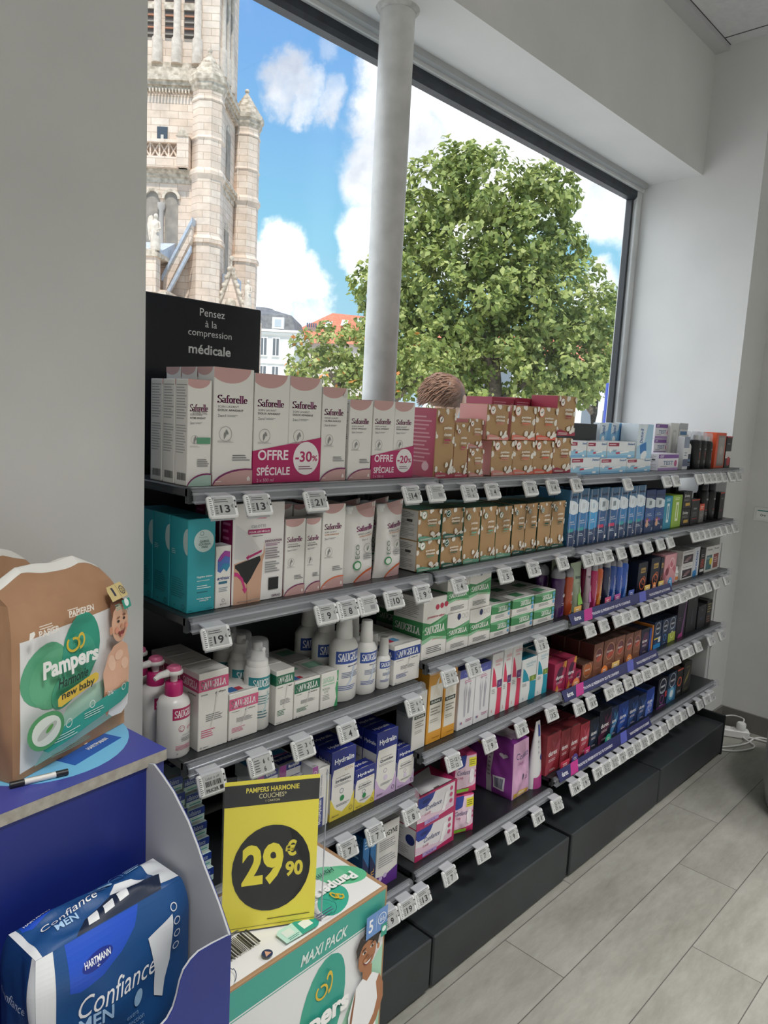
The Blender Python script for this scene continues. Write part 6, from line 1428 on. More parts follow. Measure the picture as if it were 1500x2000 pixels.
B('aginax', 'cream_box', 'cream box', 'small white cream box with swirled violet-blue motif', OFF, lambda w, h: [('p', [(.1, .6), (.1, .78), (.3, .86), (.55, .92), (.9, .90), (.9, .66), (.7, .58), (.5, .63), (.3, .57)], '4A6EB8'), ('p', [(.1, .76), (.3, .86), (.55, .92), (.9, .90), (.9, .80), (.6, .84), (.3, .76)], '9C3E9A'), ('p', [(.2, .62), (.5, .72), (.9, .70), (.9, .66), (.7, .58), (.5, .63)], '2E86B0'), ('t', 'aginax', .5, .475, .84, .07, '3A4A8A', 'bi'), ('r', .18, .39, .74, .43, '2E6A86'), ('l', .2, .26, .8, .34, 3, '8A9AAA'), ('o', .5, .12, .1, .02, '4A4A4A'), ('t', 'BIOCYTE', .5, .06, .4, .025, '4A4A4A')], topc='D8D8DC')
bf = [('p', [(.03, .0), (.03, .41), (.40, .455), (.62, .49), (.60, .60), (.58, .40), (.55, .0)], 'CFA58C'), ('p', [(.03, .46), (.05, .80), (.30, .70), (.56, .50), (.56, .47), (.3, .43)], 'DCDADA'), ('p', [(.05, .40), (.52, .465), (.54, .42), (.46, .35), (.36, .25), (.28, .19), (.20, .24), (.12, .33), (.05, .37)], '17181C'), ('p', [(.285, .0), (.30, .0), (.285, .19), (.275, .19)], 'A87C66'), ('p', [(.30, .45), (.55, .50), (.56, .525), (.30, .475), (.31, .49), (.25, .46), (.30, .43)], 'B81E6E'), ('p', [(.04, .33), (.10, .32), (.20, .26), (.26, .15), (.29, .155), (.25, .10), (.19, .15), (.22, .155), (.17, .235), (.09, .285), (.04, .29)], 'C42B78'),
      ('t', 'Saforelle', .48, .90, .48, .07, PLUM, 'bi'), ('p', [(.42, .84), (.62, .835), (.70, .90), (.62, .85), (.5, .85)], 'D9A5B4'), ('t', 'CULOTTE', .48, .765, .28, .028, '8A8A8E'), ('r', .28, .69, .72, .735, 'A81E62'), ('t', 'POUR LES R\u00c8GLES', .50, .712, .40, .022, 'F4E6EE', 'b'), ('l', .36, .66, .64, .675, 1, '6A6A6E'),
      ('t', 'INNOVATION', .78, .605, .34, .024, '6A2A56', 'b'), ('l', .62, .55, .95, .585, 2, 'A06A90'), ('l', .62, .42, .92, .54, 5, '8A7A86'), ('l', .62, .28, .92, .40, 5, '8A8A8E'), ('r', .70, .10, .90, .225, '15161A'), ('t', 'DIPRAD', .86, .035, .18, .022, '5A3A56', 'b'), ('l', .1, .02, .6, .035, 1, '8A8A8A')]
B('brief_box', 'brief_box', 'brief box', 'flat white period-brief box with magenta side', 'E8E6E4', plain(*bf), [('l', .2, .2, .8, .9, 10, 'C9709C')], side='8E1450', topc='DAD6D4')
for k, c1, mid, tg, dg, nm in (('preg_a', '2F78B4', 'C9D2D8', '2E9AA0', '2', 'tall blue film-wrapped pregnancy test box'), ('preg_b', '3E9CD6', 'B9CCD8', '3E9CD6', '3', 'tall bright-blue ovulation test box'), ('preg_c', '2A5E98', '8A969C', 'C4325E', '1', 'tall blue film-wrapped test box with grey display')):
    B(k, 'pregnancy_test_box', 'test box', nm, '3F6E96', (lambda a: lambda w, h: preg(*a))((c1, mid, tg, dg)), [('r', 0, 0, 1, .12, '2E6A94'), ('bar', .2, .08, .8, .2, '203040'), ('l', .2, .3, .8, .7, 6, '6A94B4')], side='4F88AC', topc='2E5E82', rough=.25)
B('preg_baby', 'pregnancy_test_box', 'test box', 'navy test box with baby photograph', '2A3E70', lambda w, h: preg('3A5E9A', '8A969C', '8A4A98', '20')[:-2] + [('e', .26, .20, .15, .07, 'D9A98E'), ('e', .26, .30, .11, .045, 'DDB094'), ('e', .26, .325, .10, .03, '8A6248')], topc='2E4E82')
B('teal_test', 'test_box', 'test box', 'turquoise test box with white wand drawing', '2E8CAA', plain(('r', .35, .2, .65, .78, 'D6E4E8'), ('r', .42, .28, .58, .7, '5A9AB0'), ('l', .2, .84, .8, .94, 2, 'C9E0E8')), topc='3A9CB8')
B('green_test', 'test_box', 'test box', 'lime-green test box with white wand drawing', '93B840', plain(('r', .35, .2, .65, .78, 'E6EED0'), ('r', .42, .28, .58, .7, 'A8C464'), ('l', .2, .84, .8, .94, 2, 'E6F0C8')), topc='A9CC58')
B('black_yellow', 'small_box', 'box', 'small black box with yellow spot', '1C1D20', plain(('t', 'Delay', .45, .74, .6, .2, 'DAD8D2', 'b'), ('r', .3, .16, .8, .34, 'C9A040'), ('l', .1, .45, .8, .6, 2, '8A8884')))
B('black_cream', 'small_box', 'box', 'black cream box with red top line', '1A1B1E', plain(('r', 0, .95, 1, 1, 'B9452E'), ('t', 'men', .5, .62, .4, .07, 'C9C9C9'), ('l', .2, .3, .8, .5, 4, '6A6A6A'), ('r', .2, .2, .8, .23, 'A83A30')))
B('orange_small', 'small_box', 'box', 'small grey box with orange-red top', '6E6A68', plain(('r', 0, .66, 1, 1, 'D9583A'), ('l', .2, .74, .8, .9, 2, 'F0DCD4'), ('l', .2, .2, .8, .5, 4, '9A9694')), topc='D9583A')
B('black_red2', 'small_box', 'box', 'tall black box with red top edge', '1A1B1E', plain(('r', 0, .96, 1, 1, 'C2402E'), ('t', 'vic', .5, .78, .4, .06, 'D0D0D0'), ('l', .2, .3, .8, .36, 2, 'A04038')))
B('poligyn_tall', 'hygiene_box', 'hygiene box', 'tall white hygiene box with rose band', OFF, lambda w, h: saug('D0507E', 'F6EDF0', y=.84, hh=.155), [('r', 0, .755, 1, .925, 'C44A78'), ('t', 'SAUGELLA', .5, .84, .9, .10, 'F6EDF0', 'bs'), ('t', 'poligyn', .6, .71, .5, .03, '3A3A3A', 'bi')], [('l', .2, .4, .7, .5, 1, 'A8A8A6')])
B('poligyn_wipes', 'wipe_box', 'wipe box', 'low white wipe box with rose band', OFF, lambda w, h: saug('D35C86', 'F6EDF0', y=.77, hh=.24), [], [('r', .1, .1, .4, .35, '3E6EA8'), ('r', .4, .12, .6, .3, 'B93A4E')])
B('gel_green', 'gel_box', 'gel box', 'narrow white gel box with green band', OFF, lambda w, h: saug('1F6E50', 'F2F6F2', y=.82, hh=.18, sub_='gel'), [('r', 0, .72, 1, .92, '1F6E50')])
B('wipes_green', 'wipe_box', 'wipe box', 'low white wipe box with dark green band', OFF, lambda w, h: saug('1F6E50', 'F2F6F2', y=.80, hh=.26, sub_='antibact\u00e9rien'), [], [('r', .1, .08, .3, .3, '3E6EA8'), ('r', .3, .1, .45, .25, 'B93A4E'), ('r', .2, .6, .8, .85, '8FBFA4')])
B('wipes_active', 'wipe_box', 'wipe box', 'low white wipe box with green wavy edge', OFF, lambda w, h: [('t', 'SAUGELLA', .42, .80, .70, .14, '8CBF9C', 'bs'), ('p', [(.80, 0), (1, 0), (1, 1), (.90, 1), (.94, .8), (.84, .5), (.92, .25)], '3F9C64'), ('r', .08, .66, .78, .69, '9CC8A8'), ('t', 'PROTECTION\nACTIVE', .30, .52, .42, .14, '6A8A74', ''), ('l', .1, .25, .6, .42, 4, '9A9A9A'), ('c', .94, .7, .03, 'E6F0E8')], [], [('r', .1, .5, .9, .85, '8FBFA4')])
B('wipes_blue', 'wipe_box', 'wipe box', 'low white wipe box with royal-blue band', OFF, lambda w, h: saug('24418F', 'F2F4F8', y=.77, hh=.24, sub_='dermoliquide', col2='22304E'), [('r', 0, .65, 1, .89, '24418F'), ('t', 'SAUGELLA', .5, .77, .85, .12, 'F2F4F8', 'bs')], [('r', .12, .3, .3, .55, 'B93A4E'), ('r', .3, .3, .5, .55, '5E9AC4'), ('l', .5, .7, .8, .8, 1, 'A8A8A6')])
B('liner_tall', 'liner_box', 'liner box', 'tall white panty-liner box with green wave', OFF, lambda w, h: saug_green(w, h, y=.47, red=True), [('p', [(0, .32), (1, .34), (1, .62), (0, .60)], '3E8C55'), ('t', 'SAUGELLA', .5, .47, .86, .12, 'F4F4F0', 'bs'), ('l', .1, .66, .9, .92, 9, 'A8A8A8'), ('l', .3, .22, .9, .27, 1, 'C77A78')], [('r', .2, .2, .45, .4, 'B93A4E'), ('r', .45, .2, .62, .4, '5E7AA8'), ('r', .3, .6, .8, .9, '7FB590')])
B('pads', 'pad_box', 'pad box', 'square white pad box with green wave', OFF, lambda w, h: saug_green(w, h, y=.50), [('p', [(0, .35), (1, .37), (1, .62), (0, .60)], '3E8C55')], [('r', .2, .5, .8, .9, '7FB590')])
B('green_small', 'tampon_box', 'tampon box', 'small white tampon box with green wave', OFF, lambda w, h: [('p', [(0, .40), (.5, .36), (1, .42), (1, .92), (.4, .96), (0, .92)], '3E8C55'), ('p', [(0, .85), (.5, .70), (.9, .92), (.4, .96), (0, .95)], '74B386'), ('t', 'SAUGELLA', .60, .62, .48, .30, 'F6F6F2', 'bs'), ('l', .2, .12, .7, .3, 3, '7A7A7C'), ('c', .92, .76, .05, '5EA6D0'), ('c', .92, .50, .05, '5EA6D0'), ('c', .92, .24, .05, '5EA6D0')], [('p', [(0, .4), (1, .4), (1, .9), (0, .9)], '3E8C55')], [('r', .3, .2, .7, .7, '4F8A62')])
B('navy_ring', 'ring_box', 'box', 'black-navy box with orange ring', '161C30', plain(('r', .28, .66, .78, .82, 'C9A45A'), ('t', 'durex', .53, .74, .4, .09, '2A2420', 'b'), ('o', .52, .30, .30, .07, 'D9784A'), ('o', .64, .40, .22, .05, 'B9603A')), topc='20283E')
B('pink_toy', 'toy_box', 'box', 'pale pink patterned box among dark boxes', 'D99CA4', plain(('p', [(0, .1), (.5, .6), (1, .3), (1, .5), (.5, .8), (0, .4)], 'C46A7A'), ('c', .25, .45, .14, '7A2E3E'), ('o', .6, .7, .2, .04, 'F0CDD2'), ('l', .3, .1, .8, .2, 2, 'F4E2E4')), topc='D0A0A6')
B('dyna', 'capsule_box', 'capsule box', 'white and black capsule box in a pair', 'DEDCDA', plain(('t', 'Dynamisan', .5, .86, .8, .12, '8A8484', 'b'), ('r', .08, .12, .92, .68, '33262E'), ('p', ell(.5, .4, .3, .12, .4), '8A6A6E'), ('l', .15, .2, .5, .3, 1, 'C9C0C0')), topc='C9C7C4')
B('erec', 'capsule_box', 'capsule box', 'white box with vertical blue lettering', 'D9DDE2', plain(('T', 'erecton', .5, .5, .36, .72, '2F6EB4', 'b'), ('e', .3, .1, .4, .12, '2E8AD0')), topc='C9CDD2')
B('black_lines', 'capsule_box', 'capsule box', 'black box with red and white lines', '1B1C20', plain(('l', .2, .25, .9, .6, 6, 'D9553A'), ('r', .1, .1, .9, .2, 'D8D8D8'), ('l', .2, .66, .8, .8, 2, 'B0B0B0')))
B('perf_teal', 'capsule_box', 'capsule box', 'white capsule box with teal lower half', 'DEDCD8', plain(('t', 'Prosta', .5, .88, .7, .08, '5A5A5A', 'b'), ('r', .1, .1, .9, .66, '3E6A72'), ('c', .78, .4, .2, 'E2CB2E'), ('l', .2, .5, .7, .6, 2, 'BFD0D2')), topc='CFCDC8')
B('perf_red', 'capsule_box', 'capsule box', 'white capsule box with brick-red lower half', 'DEDCD8', plain(('t', 'Prosta', .5, .88, .7, .08, '5A5A5A', 'b'), ('r', .1, .1, .9, .66, '8A4A44'), ('l', .2, .3, .8, .55, 3, 'D8C0BC')), topc='CFCDC8')
B('balance', 'balance_box', 'box', 'flat pale-teal box with navy label', 'BFD6D4', plain(('r', 0, .45, 1, 1, '1C3A8A'), ('t', 'inBalance', .4, .72, .7, .35, 'C9D8EA'), ('l', .2, .1, .9, .3, 1, '2E9A90')), [], [('p', [(.25, .55), (.95, .55), (1, .62), (1, .80), (.9, .86), (.3, .86), (.22, .8)], '1C2F7E'), ('t', 'intimanat', .62, .70, .6, .12, 'D0DAEC', 'b')])
B('myco_flat', 'treatment_box', 'treatment box', 'flat navy and purple treatment box', 'DCDCE2', plain(('r', .0, .0, .3, 1, 'A03E9A'), ('r', .3, .55, 1, 1, '1C2C80'), ('t', 'MycoHydralin', .65, .76, .5, .3, 'F0F0F4', 'b')), [], [('r', .05, .1, .95, .5, '1C2C80'), ('t', 'MycoHydralin', .5, .32, .8, .2, 'F0F0F4', 'b'), ('p', [(.1, .6), (.9, .55), (.9, .8), (.1, .9)], '4AA0D0'), ('p', [(.1, .55), (.9, .5), (.9, .56), (.1, .62)], 'B04AA0')])
B('myco_purple', 'treatment_box', 'treatment box', 'narrow upright box with violet spine', 'DADAE0', plain(('r', 0, .42, 1, 1, 'A4509E'), ('T', 'MycoHydralin', .5, .3, .5, .5, '5A3A70', 'b'), ('o', .5, .9, .3, .08, 'F0E6F0')))
B('myco_std', 'treatment_box', 'treatment box', 'upright white treatment box with navy and yellow', 'E4E2DE', plain(('r', 0, 0, .5, .5, '1C2C80'), ('T', 'MycoHydralin', .24, .26, .3, .42, 'F0F0F4', 'b'), ('r', .55, .1, .95, .9, 'E8E6E2'), ('r', .72, .3, .86, .75, 'E2D23E'), ('T', 'OVULE VAGINAL', .24, .72, .16, .36, '6A6A8A'), ('o', .75, .88, .12, .03, '4A4A5A')))
B('irrit_tall', 'wash_box', 'wash box', 'tall white and yellow wash box with navy top', '24318A', lambda w, h: hyd('E2CE4E', 'GYN', 'Irritation', True), [('r', 0, 0, 1, .70, 'DCDAD6'), ('p', [(0, 0), (1, 0), (1, .1), (0, .3)], 'D9C44A'), ('t', 'Hydralin', .5, .84, .85, .07, 'F0F0F4', 'b'), ('t', 'Irritation', .5, .56, .7, .04, '27304A')], [('t', 'Hydralin', .5, .5, .7, .3, 'F0F0F4', 'b')])
B('irrit_small', 'wash_box', 'wash box', 'short white and yellow wash box with navy top', '24318A', lambda w, h: hyd('E2CE4E', 'GYN', 'Irritation', True), [('r', 0, 0, 1, .68, 'DCDAD6')], [('t', 'Hydralin', .5, .5, .7, .3, 'F0F0F4', 'b')])
B('quot_tall', 'wash_box', 'wash box', 'tall white and lilac wash box with navy top', '24318A', lambda w, h: hyd('CDB2D8', '', 'Quotidien', False)[:4] + hyd('CDB2D8', 'Q', 'Quotidien', False)[5:], [('r', 0, 0, 1, .70, 'DCDAD6'), ('t', 'Hydralin', .5, .84, .85, .07, 'F0F0F4', 'b'), ('t', 'Quotidien', .5, .56, .7, .04, '27304A')], [('t', 'Hydralin', .5, .5, .7, .3, 'F0F0F4', 'b')])
B('quot_small', 'wash_box', 'wash box', 'short white and lilac wash box with navy top', '24318A', lambda w, h: hyd('CDB2D8', '', 'Quotidien', False)[:4] + hyd('CDB2D8', 'Q', 'Quotidien', False)[5:], [('r', 0, 0, 1, .68, 'DCDAD6')], [('t', 'Hydralin', .5, .5, .7, .3, 'F0F0F4', 'b')])
KL = [('r', .12, .54, .92, .60, '1E2E28'), ('t', 'KLORANE', .52, .57, .6, .03, 'E8E8E0', 'b'), ('p', ell(.5, .76, .22, .05, .6), 'D9D2C4'), ('p', ell(.6, .70, .16, .05, -.3), 'D3CCBE'), ('l', .2, .38, .85, .5, 3, '8A867E'), ('l', .2, .28, .8, .34, 2, 'A8A49C')]
B('klor_grey', 'hair_removal_box', 'box', 'white box with silver-grey side and black band', 'DAD8D4', lambda w, h: KL, [('r', 0, .62, 1, 1, '5E6466'), ('r', 0, .56, 1, .62, '8A8E90')], side='9EA2A4')
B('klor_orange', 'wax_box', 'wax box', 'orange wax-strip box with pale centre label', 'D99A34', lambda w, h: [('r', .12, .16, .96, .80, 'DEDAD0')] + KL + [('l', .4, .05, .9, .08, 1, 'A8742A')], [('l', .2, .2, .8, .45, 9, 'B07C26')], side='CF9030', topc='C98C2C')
B('depil_blue', 'cream_box', 'cream box', 'tall white cream box with periwinkle top', 'E2E1E4', lambda w, h: [('r', 0, .86, 1, 1, '5A62B4'), ('t', 'Nopil', .5, .92, .5, .06, '9AA0DC', 'i'), ('l', .3, .76, .8, .82, 2, 'C06A98')] + [('p', q, 'B4B2BC') for q in ([(.36, .2), (.34, .45), (.30, .62), (.36, .72), (.38, .62), (.40, .45), (.40, .2)], [(.46, .2), (.46, .42), (.50, .62), (.47, .72), (.44, .6), (.43, .4), (.43, .2)], [(.60, .24), (.62, .45), (.58, .58), (.66, .70), (.70, .60), (.68, .45), (.66, .24)], [(.70, .24), (.72, .45), (.76, .58), (.73, .68), (.72, .58), (.70, .44), (.68, .24)])] + [('c', .40, .76, .035, 'B4B2BC'), ('c', .68, .735, .035, 'B4B2BC'), ('l', .5, .10, .95, .15, 2, 'B06A90'), ('r', .16, .09, .20, .13, '4A5AA8'), ('r', .24, .09, .28, .13, 'C24A5A')], topc='5A62B4')
B('neo_pink', 'depilatory_box', 'box', 'tall white depilatory box with raspberry petal', 'E4E3E3', lambda w, h: neo('D63A5E', '5E3A6E'), topc='D04866')
B('neo_teal', 'depilatory_box', 'box', 'shorter white depilatory box with teal petal', 'E2E4E4', lambda w, h: neo('1E93AC', '6E8A3E'), topc='1E7F98')
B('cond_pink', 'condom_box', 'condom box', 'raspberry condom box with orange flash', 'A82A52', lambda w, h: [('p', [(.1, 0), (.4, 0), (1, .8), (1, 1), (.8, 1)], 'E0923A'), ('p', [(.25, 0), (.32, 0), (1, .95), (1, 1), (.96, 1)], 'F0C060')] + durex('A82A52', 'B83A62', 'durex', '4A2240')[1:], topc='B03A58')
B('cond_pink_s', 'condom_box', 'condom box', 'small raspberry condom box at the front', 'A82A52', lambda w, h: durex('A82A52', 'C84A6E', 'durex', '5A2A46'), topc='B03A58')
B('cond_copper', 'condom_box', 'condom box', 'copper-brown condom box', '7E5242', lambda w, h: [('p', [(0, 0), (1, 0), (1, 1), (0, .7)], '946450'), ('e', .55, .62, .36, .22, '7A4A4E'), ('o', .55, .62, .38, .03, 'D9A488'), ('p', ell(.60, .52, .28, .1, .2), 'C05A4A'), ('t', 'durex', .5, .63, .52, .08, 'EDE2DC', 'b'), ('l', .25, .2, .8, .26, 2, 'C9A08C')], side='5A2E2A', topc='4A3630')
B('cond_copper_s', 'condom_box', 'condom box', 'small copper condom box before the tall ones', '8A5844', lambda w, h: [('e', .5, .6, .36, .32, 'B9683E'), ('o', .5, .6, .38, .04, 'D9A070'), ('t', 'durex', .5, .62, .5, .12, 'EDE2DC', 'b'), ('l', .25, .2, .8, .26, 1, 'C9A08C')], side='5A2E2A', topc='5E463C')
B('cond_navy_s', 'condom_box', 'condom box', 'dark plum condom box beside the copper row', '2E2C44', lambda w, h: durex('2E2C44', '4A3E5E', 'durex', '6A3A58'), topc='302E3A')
B('leaflet_blue', 'leaflet', 'leaflet', 'blue leaflet standing between condom boxes', '2E4A9A', plain(('r', .2, .1, .8, .9, '3A5AB0')))
B('leaflet_orange', 'leaflet', 'leaflet', 'orange leaflet standing between condom boxes', 'C97A2E', plain(('r', .2, .1, .8, .9, 'D98A3A')))
B('manix_blue', 'condom_box', 'condom box', 'dark blue condom box with bright blue foot', '1B3358', lambda w, h: manix('', '2E6AB0', [('r', 0, 0, 1, .16, '2E8AC8'), ('r', .05, .34, .6, .39, 'E2D040'), ('r', .62, .2, .94, .4, 'D6DADC')]), topc='1E2838')
B('manix_ring', 'condom_box', 'condom box', 'navy condom box with pale blue ring', '1B2E52', lambda w, h: manix('', '4A8AC0'), topc='1E2838')
B('manix_yellow', 'condom_box', 'condom box', 'slate condom box with lime foot', '33425A', lambda w, h: [('r', 0, 0, 1, .36, 'A9B83E')] + manix('', 'E6E8B0'), topc='2A3240')
B('purple_big', 'toy_box', 'box', 'large plum-black box with pink streak', '1E1626', lambda w, h: [('p', [(.55, 0), (.75, 0), (.95, .8), (.9, 1), (.86, .8)], '7A4A7E'), ('p', [(.2, 0), (.8, 0), (.7, .12), (.3, .08)], 'A03A7A'), ('l', .2, .4, .5, .5, 2, '6A5A70')], topc='15131A')
B('black_tall', 'toy_box', 'box', 'tall plain black box near the wall', '17181C', lambda w, h: [('p', [(.5, .2), (.6, .2), (.56, .6), (.54, .6)], '4A4E60'), ('c', .7, .82, .05, '55585E')], topc='202226')
B('black_small', 'toy_box', 'box', 'short black box with faint blue lettering', '1A1C22', lambda w, h: [('l', .3, .4, .7, .46, 1, '3E5A8A'), ('c', .5, .8, .06, '6A6458')], topc='23252A')
B('black_gold', 'toy_box', 'box', 'black box speckled with gold lettering', '1B1A1A', lambda w, h: [('l', .15, .5, .9, .9, 4, '9A8A60'), ('l', .15, .1, .9, .4, 3, '8A5A4A')], topc='24211F')
B('daisyl', 'treatment_box', 'treatment box', 'narrow blue box with navy slanted foot', '2E78B8', plain(('p', [(0, 0), (1, 0), (1, .45), (0, .70)], '1B2A5C'), ('T', 'DAISYL', .5, .24, .5, .36, 'E0A83A', 'b'), ('l', .2, .8, .8, .95, 3, 'BFD8EC')), [('r', 0, 0, 1, .5, '1B2A5C'), ('l', .2, .6, .8, .9, 4, '8FC0E0')], side='24609A', topc='1B3A70')
B('muco', 'treatment_box', 'treatment box', 'white box with purple foot', 'E0DEDA', plain(('t', 'muco', .26, .82, .40, .07, '3A3A3E', 'i'), ('t', 'GYNE', .68, .83, .46, .085, '1E1E22', 'b'), ('l', .10, .58, .92, .74, 5, '8A8A90'), ('l', .1, .32, .9, .5, 5, '9A9AA0'), ('p', [(0, 0), (1, 0), (1, .24), (.4, .16), (0, .20)], '5A2A86'), ('c', .22, .15, .08, 'C9B4DC'), ('c', .42, .17, .08, 'C9B4DC')), topc='D4D2CE')
B('small_white', 'small_box', 'box', 'small white and blue box behind the carton', 'DEDCD8', plain(('r', .1, .2, .9, .5, '3E8AC0'), ('l', .1, .6, .9, .8, 2, '8A8A8A')))
B('lady_flat', 'liner_carton', 'liner carton', 'white and magenta liner carton', 'B82A62', lambda w, h: [('r', 0, 0, 1, 1, 'E4E0E4'), ('p', [(0, 0), (1, 0), (1, .18), (.5, .10), (.2, .16), (0, .2)], 'B82A62'), ('r', .94, 0, 1, 1, 'B82A62'), ('r', 0, .965, 1, 1, 'B82A62'), ('p', [(0, .45), (.25, .36), (.55, .24), (.94, .44), (.94, .2), (.5, .12), (.2, .18), (0, .26)], 'E0C4D4'), ('p', [(.0, .965), (.0, .72), (.06, .62), (.22, .62), (.36, .78), (.42, .965)], '2A3F96'), ('p', ell(.20, .80, .10, .06, .1), '1B2A70'), ('t', 'Confiance', .40, .56, .40, .15, '28386E', 'i'), ('t', 'Lady', .26, .38, .16, .10, 'B8326A', 'i'), ('p', rot([(.62, .22), (.70, .20), (.78, .74), (.70, .78)], .7, .5, 0), 'F2F0F2'), ('c', .85, .80, .038, 'C8527E'), ('c', .85, .60, .038, 'C8527E'), ('c', .85, .40, .038, 'C8527E'), ('r', .18, .05, .54, .17, 'B49CD0'), ('t', 'XXX', .36, .11, .2, .07, '6A4A90')],
  [('e', .80, .62, .16, .16, '1E2E6E'), ('t', 'Confiance', .5, .60, .16, .5, 'C9C9D4') if False else ('l', .1, .5, .55, .9, 5, 'B4B2B6'), ('l', .12, .12, .8, .42, 5, 'A8A6AA')], [('p', [(.1, .05), (.9, .05), (.75, .6), (.95, .95), (.3, .8)], 'E8E6E8'), ('p', ell(.5, .4, .2, .12, .3), 'DAD6DA')], side='DAD8DA', topc='B82A62')
for k, c, c2, nm in (('cond_red', '8E2A34', 'A04450', 'dark red condom box at the row start'), ('cond_dred', '82262E', '9A3A44', 'oxblood condom box'), ('cond_bred', 'A83242', 'C85A6A', 'bright red condom box'), ('cond_dnavy', '1E2636', '33415A', 'blue-black condom box'), ('cond_dnavy2', '181E2C', '5A2A44', 'taller blue-black condom box with red glow'), ('cond_dnavy3', '26385E', '4A86B8', 'slim navy condom box with pale flame'), ('cond_blue', '26408A', '3A62B4', 'royal-blue condom box with pale diagonal'), ('cond_blue2', '22345E', '3A5A94', 'deep blue condom box'), ('cond_bblue', '2A4AA4', '5A7ACC', 'bright blue condom box with ring')):
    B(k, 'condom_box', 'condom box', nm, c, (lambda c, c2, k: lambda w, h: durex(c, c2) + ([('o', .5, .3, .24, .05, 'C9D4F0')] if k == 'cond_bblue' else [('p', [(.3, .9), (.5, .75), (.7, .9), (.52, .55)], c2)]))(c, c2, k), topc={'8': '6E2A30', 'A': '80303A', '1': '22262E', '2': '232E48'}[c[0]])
B('manix_purple', 'condom_box', 'condom box', 'black-navy condom box with purple ring', '171A2A', lambda w, h: manix('', '8A3E8A', [('r', 0, 0, 1, .05, '6A2A70'), ('r', .8, .3, 1, .5, 'B93A4A')]), topc='1C1F28')
B('manix_light', 'condom_box', 'condom box', 'navy condom box with glowing white spot', '1E3450', lambda w, h: [('r', 0, 0, 1, .5, '2F6A94'), ('c', .5, .28, .32, '6FAFD0'), ('c', .5, .28, .18, 'E6F0F2')] + manix('', '8FC0DC')[:3], topc='1C2432')
B('black_orange', 'condom_box', 'condom box', 'black condom box with orange ring', '17181A', lambda w, h: [('o', .5, .55, .36, .09, 'D9583A'), ('r', 0, .95, 1, 1, 'D9583A'), ('t', 'SKYN', .5, .2, .5, .08, 'C9C9C9'), ('r', 0, .97, 1, 1, 'B9452E')], topc='3A2620')
B('black_gold2', 'condom_box', 'condom box', 'black condom box with gold wing', '1A1A1A', lambda w, h: [('p', [(.2, .3), (.6, .5), (.8, .8), (.5, .6), (.25, .45)], '8A7A40'), ('l', .2, .1, .8, .2, 2, '6A5E3A'), ('t', 'SKYN', .5, .85, .4, .06, '9A8A50')], topc='26251F')

# ---- shapes that are not cartons: each returns (root mesh builder, [(part name, builder), ...])
WHITE_P = mat('E4E3E0', .3); 
def wrapM(rx, ry, z0, z1, span):
    return lambda u, v, e: ((rx + e) * math.cos(-math.pi / 2 + (u - .5) * span), (ry + e) * math.sin(-math.pi / 2 + (u - .5) * span), z0 + v * (z1 - z0))
def lab_on(b, rx, ry, z0, z1, prims, span=2.2, turn=0.0):
    M0 = wrapM(rx, ry, z0, z1, span)
    M = (lambda u, v, e: M0(u + turn / span, v, e))
    print_on(b, prims, M, rx * span, z1 - z0, eps=.00012, tess=(16, 1), rough=.35)
def pump(w, h):
    r = w / 2; b = MB(); bh = h * .64
    b.loft([(0, r * .92, r * .92), (.004, r, r), (bh * .86, r, r), (bh * .95, r * .86, r * .86), (bh, r * .52, r * .52)], WHITE_P, 30)
    lab_on(b, r, r, .006, bh * .86, [('r', .18, .74, .92, .98, 'B0265E'), ('t', 'SAUGELLA', .56, .86, .66, .15, 'F4EDF0', 'bs'), ('o', .42, .55, .085, .012, 'B0265E'), ('e', .39, .57, .008, .012, 'B0265E'), ('e', .45, .57, .008, .012, 'B0265E')] + ring(.42, .55, .05, .05, .82, 'B0265E', 10, 3.5, 5.9) + [('t', 'girl', .66, .56, .20, .09, 'B0265E', 'i'), ('t', 'APAISE & NETTOIE', .60, .42, .36, .025, '5A5A5E'), ('l', .40, .28, .78, .38, 3, '7A7A7E'), ('l', .26, .12, .72, .22, 4, 'B0265E'), ('c', .3, .05, .016, '9A9A9A')], 2.4, .25)
    c = MB(); c.loft([(bh - .002, r * .52, r * .52), (bh + .004, r * .56, r * .56), (bh + h * .13, r * .52, r * .52), (bh + h * .14, r * .44, r * .44)], mat('C02A70', .35), 24)
    p = MB(); z = bh + h * .14; p.loft([(z, r * .22, r * .22), (z + h * .07, r * .22, r * .22)], WHITE_P, 16)
    p.loft([(z + h * .065, r * .3, r * .3), (z + h * .08, r * .56, r * .5), (z + h * .11, r * .56, r * .5), (z + h * .12, r * .5, r * .45)], WHITE_P, 24)
    p.tube([(-r * .2, 0, z + h * .10), (-r * 1.0, -.004, z + h * .095), (-r * 1.35, -.006, z + h * .07)], [r * .26, r * .2, r * .14], WHITE_P, 10)
    d = MB(); d.loft([(z + h * .118, r * .46, r * .42), (z + h * .15, r * .44, r * .4), (z + h * .165, r * .30, r * .28)], mat('D0688E', .35), 24)
    return b, [('collar', c), ('pump_head', p), ('push_button', d)]
